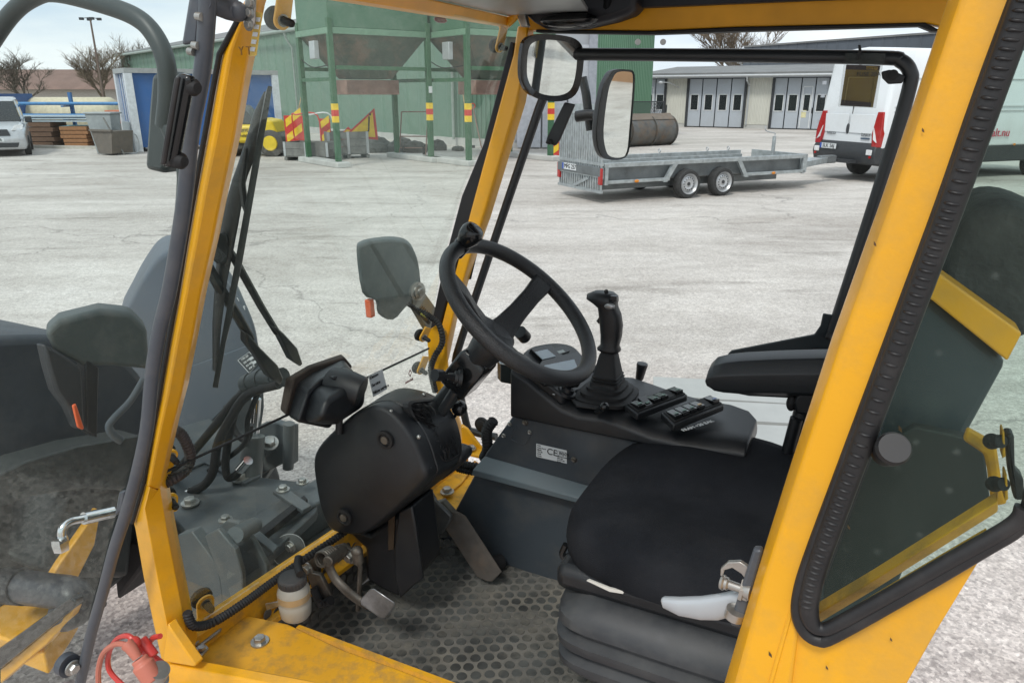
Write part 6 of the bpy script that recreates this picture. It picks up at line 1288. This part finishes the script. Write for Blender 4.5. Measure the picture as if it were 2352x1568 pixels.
m = MB(); m.tube([W(566, 340, wo+.03), W(556, 420, wo+.03), W(562, 470, wo+.02), W(566, 490, wo+.01)], [.003, .006, .006, .003], 6, ref=WN); m.tube([W(535, 660, wo+.03), W(530, 720, wo+.02), W(512, 790, wo+.02), W(500, 840, wo+.01)], [.006, .005, .005, .003], 6, ref=WN); m.build('blade_yoke', BW, wip)
m = MB(); m.loft([[W(x0, y, wo+.03), W(x1, y+2, wo+.03), W(x1, y+2, wo+.06), W(x0, y, wo+.06)] for x0, x1, y in ((500, 520, 535), (496, 526, 560), (486, 524, 590), (496, 520, 605))]); m.build('wiper_pivot_block', BW, wip, bevel=.004)
for nm_, pp, rr_ in (('wiper_arm', [(518, 565), (536, 590), (600, 705), (635, 762)], .0075), ('wiper_arm', [(478, 612), (498, 650), (545, 725), (575, 778)], .009)):
    m = MB(); m.tube([W(x, y, wo+.05-.012*i) for i, (x, y) in enumerate(pp)], rr_, 8); wa = m.build(nm_, BW, LD)
    if pp[0][0] > 500: q = [(630, 752), (640, 765), (650, 785), (672, 830), (690, 842), (696, 835), (684, 800), (655, 768), (640, 755)]
    else: q = [(568, 765), (580, 775), (600, 800), (640, 840), (652, 868), (645, 885), (620, 868), (590, 820), (568, 790)]
    MB().prism([W(x, y, wo) for x, y in q], WN.normalized()*.02).build('arm_root', BW, wa, bevel=.004)
# ---- opened door: tube frame, glass, handle
VD = .66
dt = px([(480, -60), (476, 30), (464, 167), (440, 298), (425, 450), (405, 580), (387, 676), (366, 760), (349, 860), (337, 985), (312, 1099), (286, 1189), (262, 1263), (238, 1354), (208, 1459), (184, 1568), (150, 1700)], v=VD)
DD = (Vector((-.93, -.30, 0))).normalized()
dr = MB().tube(spl(dt, 4), .0098, 16).build('cab_door', TUB, LD)
MB().tube(spl([dt[-1], dt[-1]+DD*.1-UP*.05, dt[-1]+DD*.6-UP*.05], 6), .0118, 12).build('door_tube', TUB, dr)
dn = DD.cross(UP).normalized()
g0 = [p+dn*(.014 if dn.y > 0 else -.014) for p in dt[:-1]]
g1 = [Vector((g0[-1].x, g0[-1].y, g0[-1].z))+DD*.75-UP*.0, g0[0]+DD*.75]
MB().prism(g0+g1, dn*.004).build('door_glass', GD, dr)
MB().loft([[P(438, -20, v=.655), P(462, -20, v=.655), P(452, 100, v=.655), P(418, 105, v=.655)], [P(438, -20, v=.67), P(462, -20, v=.67), P(452, 100, v=.67), P(418, 105, v=.67)]]).build('hinge_cover', TUB, dr, bevel=.004)
m = MB(); m.tube([P(470, 0, v=.655), P(520, 20, v=.69), P(545, 26, v=.70)], .0125, 12, flat=.7); m.ball(P(546, 27, v=.70), .0115); m.build('hinge_arm', TUB, dr)
for x, y in ((458, 38), (450, 104), (440, 118)): MB().cyl(P(x-6, y, v=.65), P(x+6, y+2, v=.65), .0045).build('hinge_bolt', STL, dr)
hb = slab([(400, 172), (410, 168), (432, 175), (432, 190), (398, 370), (385, 386), (370, 384), (368, 365)], RV*.012, 'pull_handle', PLG, dr, v=.60, bevel=.004)
slab([(408, 178), (418, 176), (384, 378), (374, 378)], -RV*.005, 'handle_rib', SEAL, hb, v=.597, bevel=.002)
for x, y in ((436, 199), (408, 368)):
    MB().lathe(P(x-14, y-3, v=.61), P(x+8, y+2, v=.61)-P(x-14, y-3, v=.61), [(0, .0085), (.004, .010), (.016, .0095), (.021, .006), (.022, .001)], 18).build('knob', RUB, hb)
bq = P(164, 1530, v=.64); m = MB(); m.cyl(bq-RV*.0+FV*.02, bq+FV*.004, .022, .022); m.build('glass_clamp', TUB, dr); MB().bolt(P(166, 1532, v=.64), -FV+UP*-.1, .010).build('clamp_bolt', STL, dr)
slab([(272, 1130), (285, 1128), (280, 1172), (262, 1186)], RV*.01, 'frame_lug', TUB, dr, v=.665)
# ---- lamp units outside
LM = mat('lamp_body', (.062, .078, .078), .55, var=.08, dirt=(.17, .17, .16), dirt_amt=.4, dscale=18)
lo = bez([(819, 580), (826, 562), (860, 553), (905, 550), (938, 560), (955, 590), (963, 640), (962, 680), (930, 705), (900, 735), (868, 720), (862, 690), (832, 672)], 3)
A_ = px(lo, u=1.30); cA = sum(A_, Vector())/len(A_)
l1 = MB().loft([[p*1 for p in A_], [cA+(p-cA)*1.0+VX(890, 640, .05) for p in A_], [cA+(p-cA)*.9+VX(890, 640, .085) for p in A_]]).build('work_lamp', LM, LD, bevel=.01, seg=3, smooth=50)
A2 = [cA+(p-cA)*.975-FV*.008 for p in A_]; MB().loft([A_, A2]).build('lamp_back', LM, l1, bevel=.006)
slab([(849, 690), (859, 686), (863, 726), (853, 731)], FV*.02, 'indicator_lens', ORA, l1, u=1.295)
MB().lathe(P(956, 668, u=1.27), -FV-RV*.3, [(0, .03), (.01, .03), (.012, .022), (.02, .022), (.022, .014), (.03, .012)], 24).build('pivot', STL, l1)
slab([(945, 660), (962, 652), (1000, 705), (1012, 740), (990, 772), (960, 720), (948, 700)], FV*.02, 'bracket', mat('bracket_olive', (.12, .11, .085), .5, dirt=(.17, .16, .13), dirt_amt=.5), l1, u=1.29)
m = MB(); m.tube(px([(938, 698), (955, 710), (985, 740)], u=1.25), .008, 8); m.build('cable', RUB, l1); MB().tube(px([(966, 716), (977, 724)], u=1.245), .0085, 8).build('cable_tag', mat('yellow_tag', (.6, .6, .08), .5), l1)
lo = bez([(101, 765), (110, 748), (170, 722), (240, 711), (300, 718), (335, 745), (345, 790), (343, 850), (330, 880), (300, 810), (258, 842), (200, 840), (190, 815), (124, 802)], 3)
lx = MB(); A_ = px([(101, 765), (135, 735), (230, 711), (300, 718), (338, 755), (344, 850), (258, 842), (190, 842), (124, 805)], u=1.42); cA = sum(A_, Vector())/len(A_)
l2 = lx.loft([A_, [p+VX(220, 780, .06) for p in A_], [cA+(p-cA)*.9+VX(220, 780, .09) for p in A_]]).build('work_lamp', mat('lamp_body', (.1, .12, .125)), LD, bevel=.012, seg=4)
slab([(101, 790), (125, 800), (190, 845), (196, 990), (180, 985), (160, 940), (130, 900), (115, 850)], FV*.03, 'lamp_bezel', BLK if 'grey_black_plastic' in MATS else PLA, l2, u=1.41, bevel=.006)
slab([(196, 820), (228, 845), (224, 1005), (200, 990)], FV*.03, 'lamp_side', PLA, l2, u=1.42)
slab([(163, 930), (171, 925), (190, 982), (186, 986), (175, 980)], -FV*.006, 'indicator_lens', ORA, l2, u=1.405)
m = MB(); m.tube(spl(px([(330, 870), (300, 920), (262, 960), (250, 980), (262, 1000), (280, 1012)], u=1.2)), .008, 8, flat=.5); m.build('lamp_bracket', FEND, l2)
# big mirror / fork arm on the outside seen through the door glass
m = MB(); m.tube(spl(px([(-40, 130), (20, 40), (75, -5), (130, -15), (250, 15), (320, 45), (360, 90), (382, 150), (385, 220), (378, 290)], v=1.3), 6), .022, 16); ma_ = m.build('mirror_arm', mat('arm_grey', (.045, .055, .055), .45), LD)
slab([(345, 170), (372, 160), (392, 200), (386, 380), (372, 400), (330, 390), (338, 260)], RV*.08, 'exterior_mirror', mat('arm_grey', (.045, .055, .055)), LD, v=1.35, bevel=.015)
# ---- front fenders
fo_ = bez([(300, 690), (330, 635), (363, 590), (395, 575), (440, 582), (479, 600), (525, 640), (562, 695), (586, 750), (596, 800), (604, 850), (560, 925), (480, 960), (380, 980), (270, 900), (270, 760)], 3)
A_ = px(fo_, v=1.80); cA = sum(A_, Vector())/len(A_)
f1 = MB().loft([[cA+(p-cA)*.97 for p in A_], [p+VX(440, 780, .03) for p in A_], [cA+(p-cA)*1.0+VX(440, 780, .35) for p in A_]]).build('front_fender', FEND, LD, bevel=.02, seg=3)
slab([(402, 854), (571, 792), (598, 810), (604, 850), (470, 985), (402, 990), (400, 900)], -RV*.012, 'fender_step', FEND, f1, v=1.797)
pq = [P(x, y, v=1.783) for x, y in ((547, 827), (573, 808), (597, 832), (573, 856))]
pb = MB().prism(pq, -RV*.001).build('data_plate', mat('plate_dark', (.06, .07, .075), .4), f1)
MB().tube([p-RV*.0015 for p in pq+[pq[0]]], .001, 4).build('plate_border', WHI, pb)
xd2 = P(573, 808, v=1.78)-P(547, 827, v=1.78); yd2 = P(547, 827, v=1.78)-P(573, 856, v=1.78)
for i, s_ in enumerate(('TYPE 520', 'SER 4471', 'KG 4200', 'KW 36')): text(s_, P(562+i*5.5, 822+i*7, v=1.7805), xd2, yd2, .011, WINK, pb)
for x, y in ((577, 823), (584, 832)): MB().box(P(x, y, v=1.781), xd2.normalized()*.022, yd2.normalized()*.010, RV*.0008).build('plate_field', WHI, pb)
text('P', P(562, 707, v=1.79), xd2, UP, .02, WINK, f1); text('I', P(547, 688, v=1.79), xd2, UP, .02, WINK, f1)
fo_ = bez([(-260, 800), (-120, 768), (0, 760), (120, 762), (220, 785), (300, 850), (335, 930), (330, 1010), (300, 1060), (150, 1090), (0, 1110), (-260, 1120)], 3)
A_ = px(fo_, u=1.75); cA = sum(A_, Vector())/len(A_)
f2 = MB().loft([[cA+(p-cA)*.96-FV*.05 for p in A_], A_, [p+FV*.4 for p in A_], [cA+(p-cA)*.9+FV*.45 for p in A_]]).build('front_fender', mat('dark_fender', (.03, .039, .05), .5, var=.1, dirt=(.1, .1, .1), dirt_amt=.4), LD, bevel=.02, seg=3, smooth=60)
MB().tube(spl(px([(382, 285), (404, 340), (424, 410), (404, 600), (374, 790), (350, 930), (345, 1030)], v=1.3), 5), .018, 12).build('mirror_post', mat('arm_grey', (.045, .055, .055)), LD)
for c_ in ((2.45, 1.85), (2.55, .72)):
    w_ = MB().lathe(C(c_[0], c_[1], .32), RV, [(.1, .001), (.1, .17), (.0, .18), (.0, .29), (.04, .32), (.22, .32), (.26, .29)], 36).build('front_wheel', TYR, LD)
    MB().lathe(C(c_[0], c_[1]-.005, .32), RV, [(.05, .001), (.05, .05), (.07, .15), (.0, .18), (.08, .18)], 24).build('wheel_rim', YEL, w_)
MB().box(C(2.35, 1.4, .34), RV*.9, FV*.12, UP*.14).build('axle_beam', IRON, LD, bevel=.01)
MB().box(C(1.85, 1.40, .62), FV*1.3, RV*.30, UP*.22).build('chassis_beam', IRON, LD, bevel=.01)
MB().box(C(2.0, .98, .80), FV*.5, RV*.10, UP*.40).build('fender_stay', IRON, LD, bevel=.01)
# left side chassis seen through the door glass
slab([(0, 1090), (60, 1060), (180, 1025), (320, 1000), (345, 1010), (330, 1130), (200, 1120), (60, 1140), (-80, 1200), (-80, 1110)], FV*.08, 'chassis_bar', mat('dark_chassis', (.03, .036, .036), .5, dirt=(.08, .08, .075), dirt_amt=.25), LD, u=1.55)
slab([(-100, 1180), (60, 1120), (345, 1090), (330, 1210), (290, 1330), (180, 1420), (-100, 1420)], FV*.05, 'axle_housing', mat('dark_chassis', (.03, .036, .036)), LD, u=1.75, bevel=.02)
slab([(120, 1200), (150, 1130), (200, 1110), (320, 1120), (300, 1330), (110, 1330)], FV*.2, 'pump_housing', mat('dark_chassis', (.03, .036, .036)), LD, u=1.6, bevel=.02)
m = MB(); m.tube([P(192, 1190, u=1.45), P(258, 1175, u=1.45)], .014, 12); m.tube(spl(px([(192, 1190), (160, 1198), (143, 1215), (142, 1240)], u=1.45)), .009, 10); m.lathe(P(142, 1262, u=1.45), UP, [(0, .016), (.02, .018), (.03, .016)], 6); m.build('pipe_elbow', CHR, LD)
m = MB(); m.tube(spl(px([(258, 1175), (300, 1165), (345, 1150)], u=1.45)), .010, 10); m.build('hydraulic_hose', RUB, LD)
slab([(225, 1168), (232, 1172), (218, 1250), (170, 1345), (160, 1355), (112, 1335), (140, 1290)], FV*.02, 'front_brace', YEL, LD, u=1.54)
m = MB(); m.tube([P(30, 1330, u=1.2), P(55, 1380, u=1.2), P(80, 1400, u=1.2)], .001, 4); 
m = MB(); m.tube(spl(px([(0, 1345), (40, 1345), (110, 1355), (165, 1365), (175, 1395), (150, 1410)], v=.75), 6), [.045]*12+[.043]*8+[.03]*11 if 0 else .036, 18); ie = m.build('intake_elbow', mat('intake', (.03, .032, .038), .4, dirt=(.08, .08, .075), dirt_amt=.2), LD)
MB().tube(px([(8, 1344), (58, 1347)], v=.75), .040, 24).build('clamp_band', RUB, ie)
slab([(-60, 1440), (100, 1500), (150, 1430), (172, 1395), (100, 1390), (-60, 1380)], -UP*.06, 'front_hood', YEL, LD, z=.78, bevel=.006)
slab([(-20, 1500), (160, 1372), (172, 1380), (172, 1392), (0, 1535), (-20, 1540)], RV*.02, 'hood_rail', PLG, LD, v=.70, bevel=.003)
slab([(0, 1537), (170, 1396), (160, 1420), (105, 1480), (0, 1570)], RV*.02, 'hood_side', YEL, LD, v=.715, bevel=.003)
m = MB(); m.tube(px([(0, 1282), (30, 1280)], v=.9), .013, 12); m.build('cylinder_rod', CHR, LD)
m = MB(); m.torus(P(80, 1310, v=.95), RV, .03, .007, 24, 8); m.build('lifting_eye', YEL, LD)
slab([(268, 1380), (330, 1300), (345, 1320), (352, 1290), (325, 1250), (300, 1240), (260, 1300)], RV*.1, 'axle_cover', RUB, LD, v=1.1, bevel=.01)
# ---- front frame with coupling, seen through the lower windscreen
BZ = .82
bm_ = slab([(378, 1165), (400, 1090), (470, 1045), (560, 1090), (640, 1100), (720, 1108), (735, 1140), (725, 1175), (600, 1290), (520, 1260), (440, 1236)], -UP*.03, 'front_frame', IRON, LD, z=BZ, bevel=.004)
slab([(405, 1230), (440, 1220), (500, 1300), (520, 1420), (470, 1560), (410, 1480), (390, 1300)], RV*.03, 'frame_cheek', IRON, bm_, v=1.04)
slab([(500, 1212), (520, 1195), (545, 1200), (580, 1240), (612, 1300), (612, 1420), (560, 1440), (500, 1452), (520, 1330), (515, 1260)], RV*.014, 'frame_cheek', IRON, bm_, v=1.10, bevel=.003)
MB().tube([P(540, 1228, v=1.05), P(585, 1205, v=1.16)], .02, 16).build('cheek_tube', IRON, bm_)
slab([(470, 1230), (500, 1215), (540, 1262), (556, 1320), (556, 1440), (520, 1450), (505, 1330)], RV*.014, 'frame_cheek', IRON, bm_, v=1.03, bevel=.003)
m = MB(); c_a, c_b = P(540, 1262, z=.80), P(770, 1120, z=.80); d_ = (c_b-c_a); s_ = d_.cross(UP).normalized()
m.box((c_a+c_b)/2-UP*.02, d_*1.0, s_*.11, UP*.10); m.build('cross_tube', IRON, bm_, bevel=.008)
slab([(585, 1240), (700, 1150), (708, 1160), (592, 1256)], UP*.02, 'tube_slot', RUB, bm_, z=.845, bevel=.001)
for q_ in ([(545, 1210), (562, 1198), (640, 1262), (628, 1276)], [(627, 1136), (648, 1120), (716, 1168), (695, 1180)]): slab(q_, UP*.012, 'clamp_bar', IRON, bm_, z=.856, bevel=.002)
for x, y, z_, r_ in ((437, 1156, .826, .017), (551, 1100, .826, .018), (518, 1194, .868, .0125), (650, 1125, .868, .013), (695, 1108, .866, .012)): MB().bolt(P(x, y, z=z_), UP, r_).build('bolt', STL, bm_)
m = MB(); e0 = P(668, 1245, v=1.32); ed = (-RV*.7+s_*0); m.lathe(P(662, 1262, v=1.26), (P(662, 1262, v=1.26)-P(640, 1240, v=1.40)), [(-.06, .035), (0, .04), (.006, .043), (.012, .043), (.014, .038)], 32); rb = m.build('end_roller', IRON, bm_)
MB().torus(P(662, 1262, v=1.26)+(P(662, 1262, v=1.26)-P(640, 1240, v=1.40)).normalized()*.011, (P(662, 1262, v=1.26)-P(640, 1240, v=1.40)), .042, .0018, 40, 6).build('roller_rim', LGREY, rb)
MB().bolt(P(668, 1254, v=1.24), -RV, .011).build('bolt', STL, rb)
m = MB(); m.cyl(P(445, 1300, v=1.06), P(490, 1282, v=1.12), .018); m.build('frame_pin', IRON, bm_)
MB().ball(P(486, 1277, v=1.08), .008).build('pin_paint', YEL, bm_)
# cylinder, bracket, hoses
cy = MB().tube([P(573, 1118, v=1.46), P(582, 1000, v=1.50)], .035, 20).build('lift_cylinder', mat('cylinder_grey', (.11, .12, .12), .4, dirt=(.17, .16, .15), dirt_amt=.3), LD)
MB().tube([P(582, 1002, v=1.50), P(589, 915, v=1.52)], .0145, 16).build('piston_rod', CHR, cy)
slab([(560, 900), (606, 880), (607, 935), (600, 985), (560, 1020), (540, 1000)], FV*.03, 'boom_plate', IRON, LD, v=1.62, bevel=.003)
bk_ = slab([(597, 975), (630, 970), (655, 978), (672, 980), (672, 1068), (655, 1062), (600, 1090), (590, 1020)], RV*.03, 'coupler_bracket', IRON, LD, v=1.60, bevel=.004)
MB().tube([P(664, 972, v=1.60), P(662, 1074, v=1.60)], .018, 16).build('pin_tube', IRON, bk_)
m = MB(); m.bolt(P(620, 1018, v=1.55), UP*.9-RV*.4-FV*.4, .018); m.build('bolt', STL, bk_); m = MB(); m.box(P(610, 1030, v=1.58), FV*.05, RV*.05, UP*.03); m.build('bolt_plate', IRON, bk_, bevel=.002)
slab([(575, 1095), (600, 1060), (640, 1050), (600, 1110), (560, 1150)], RV*.03, 'bracket_foot', IRON, bk_, v=1.62)
hz_ = [([(655, 870), (600, 878), (545, 915), (500, 970), (450, 1030), (410, 1075), (370, 1100)], .013, 1.35), ([(640, 882), (570, 905), (530, 960), (500, 1020), (490, 1080), (470, 1112), (440, 1128)], .013, 1.32), ([(600, 885), (548, 930), (528, 990), (518, 1060), (523, 1095), (540, 1092), (552, 1078)], .012, 1.38), ([(520, 930), (538, 985), (560, 1010), (572, 1000), (575, 975)], .010, 1.45), ([(600, 885), (570, 960), (560, 1020), (480, 1080)], .008, 1.4)]
for pts_, r_, v_ in hz_:
    m = MB(); m.tube(spl(px(pts_, v=v_), 8), r_, 10); hh_ = m.build('hydraulic_hose', RUB, LD)
    if pts_[-1] in ((440, 1128), (552, 1078)):
        e_ = pts_[-1]; f_ = pts_[-2]; dx, dy = (e_[0]-f_[0]), (e_[1]-f_[1]); k_ = 28/sqrt(dx*dx+dy*dy)
        MB().tube([P(*e_, v=v_), P(e_[0]+dx*k_, e_[1]+dy*k_, v=v_)], .0145, 12).build('crimp_ferrule', CHR, hh_)
m = MB(); pts_ = spl(px([(565, 885), (600, 872), (650, 866)], v=1.34), 12); m.tube(pts_, .026, 14); hw = m.build('spiral_wrap', mat('wrap', (.035, .04, .042), .5), LD)
m = MB()
for k in range(3):
    q_ = pts_[4+k*7]; t_ = (pts_[5+k*7]-pts_[4+k*7]).normalized(); m.tube([q_-t_*.012, q_+t_*.012], .029, 14)
m.build('wrap_turn', MATS['wrap'], hw)
# dark chassis under the lower screen, towards the far side
slab([(396, 985), (480, 960), (560, 1010), (600, 1090), (560, 1110), (470, 1060), (400, 1090), (375, 1100)], -UP*.03, 'boom_base', IRON, LD, z=.83, bevel=.004)
# ---- red coupling caps on the near side
hc = P(345, 1540, v=.55); rc_ = MB(); rc_.lathe(P(352, 1562, v=.56), P(312, 1500, v=.56)-P(352, 1562, v=.56), [(0, .0145), (.03, .016), (.032, .012), (.040, .012)], 6 if 0 else 18)
cpl = rc_.build('coupling_cap', PINK, LD, bevel=.002)
MB().tube(px([(316, 1510), (300, 1486), (292, 1478)], v=.56), [.007, .009, .010], 10).build('cap_neck', PINK, cpl)
m = MB(); m.tube(spl(px([(322, 1500), (300, 1462), (270, 1466), (250, 1500), (252, 1540), (290, 1580)], v=.57), 6), .0042, 8); m.ball(P(308, 1475, v=.57), .010); m.build('cap_strap', RED, cpl)
m = MB(); m.tube(spl(px([(300, 1483), (268, 1478), (238, 1498), (226, 1540), (228, 1590)], v=.56), 6), .0042, 8); m.build('cap_strap', PINK, cpl)
c2_ = MB().tube(px([(352, 1508), (322, 1468)], v=.585), .010, 14).build('coupling_cap', RED, LD, bevel=.002)
MB().tube(spl(px([(372, 1521), (352, 1504), (342, 1480), (352, 1464), (368, 1460)], v=.60), 6), .0045, 8).build('cap_strap', RED, c2_)
MB().lathe(P(350, 1575, v=.57), P(366, 1540, v=.57)-P(350, 1575, v=.57), [(0, .02), (.02, .02), (.022, .015), (.05, .015)], 24).build('coupling_body', STL, cpl)
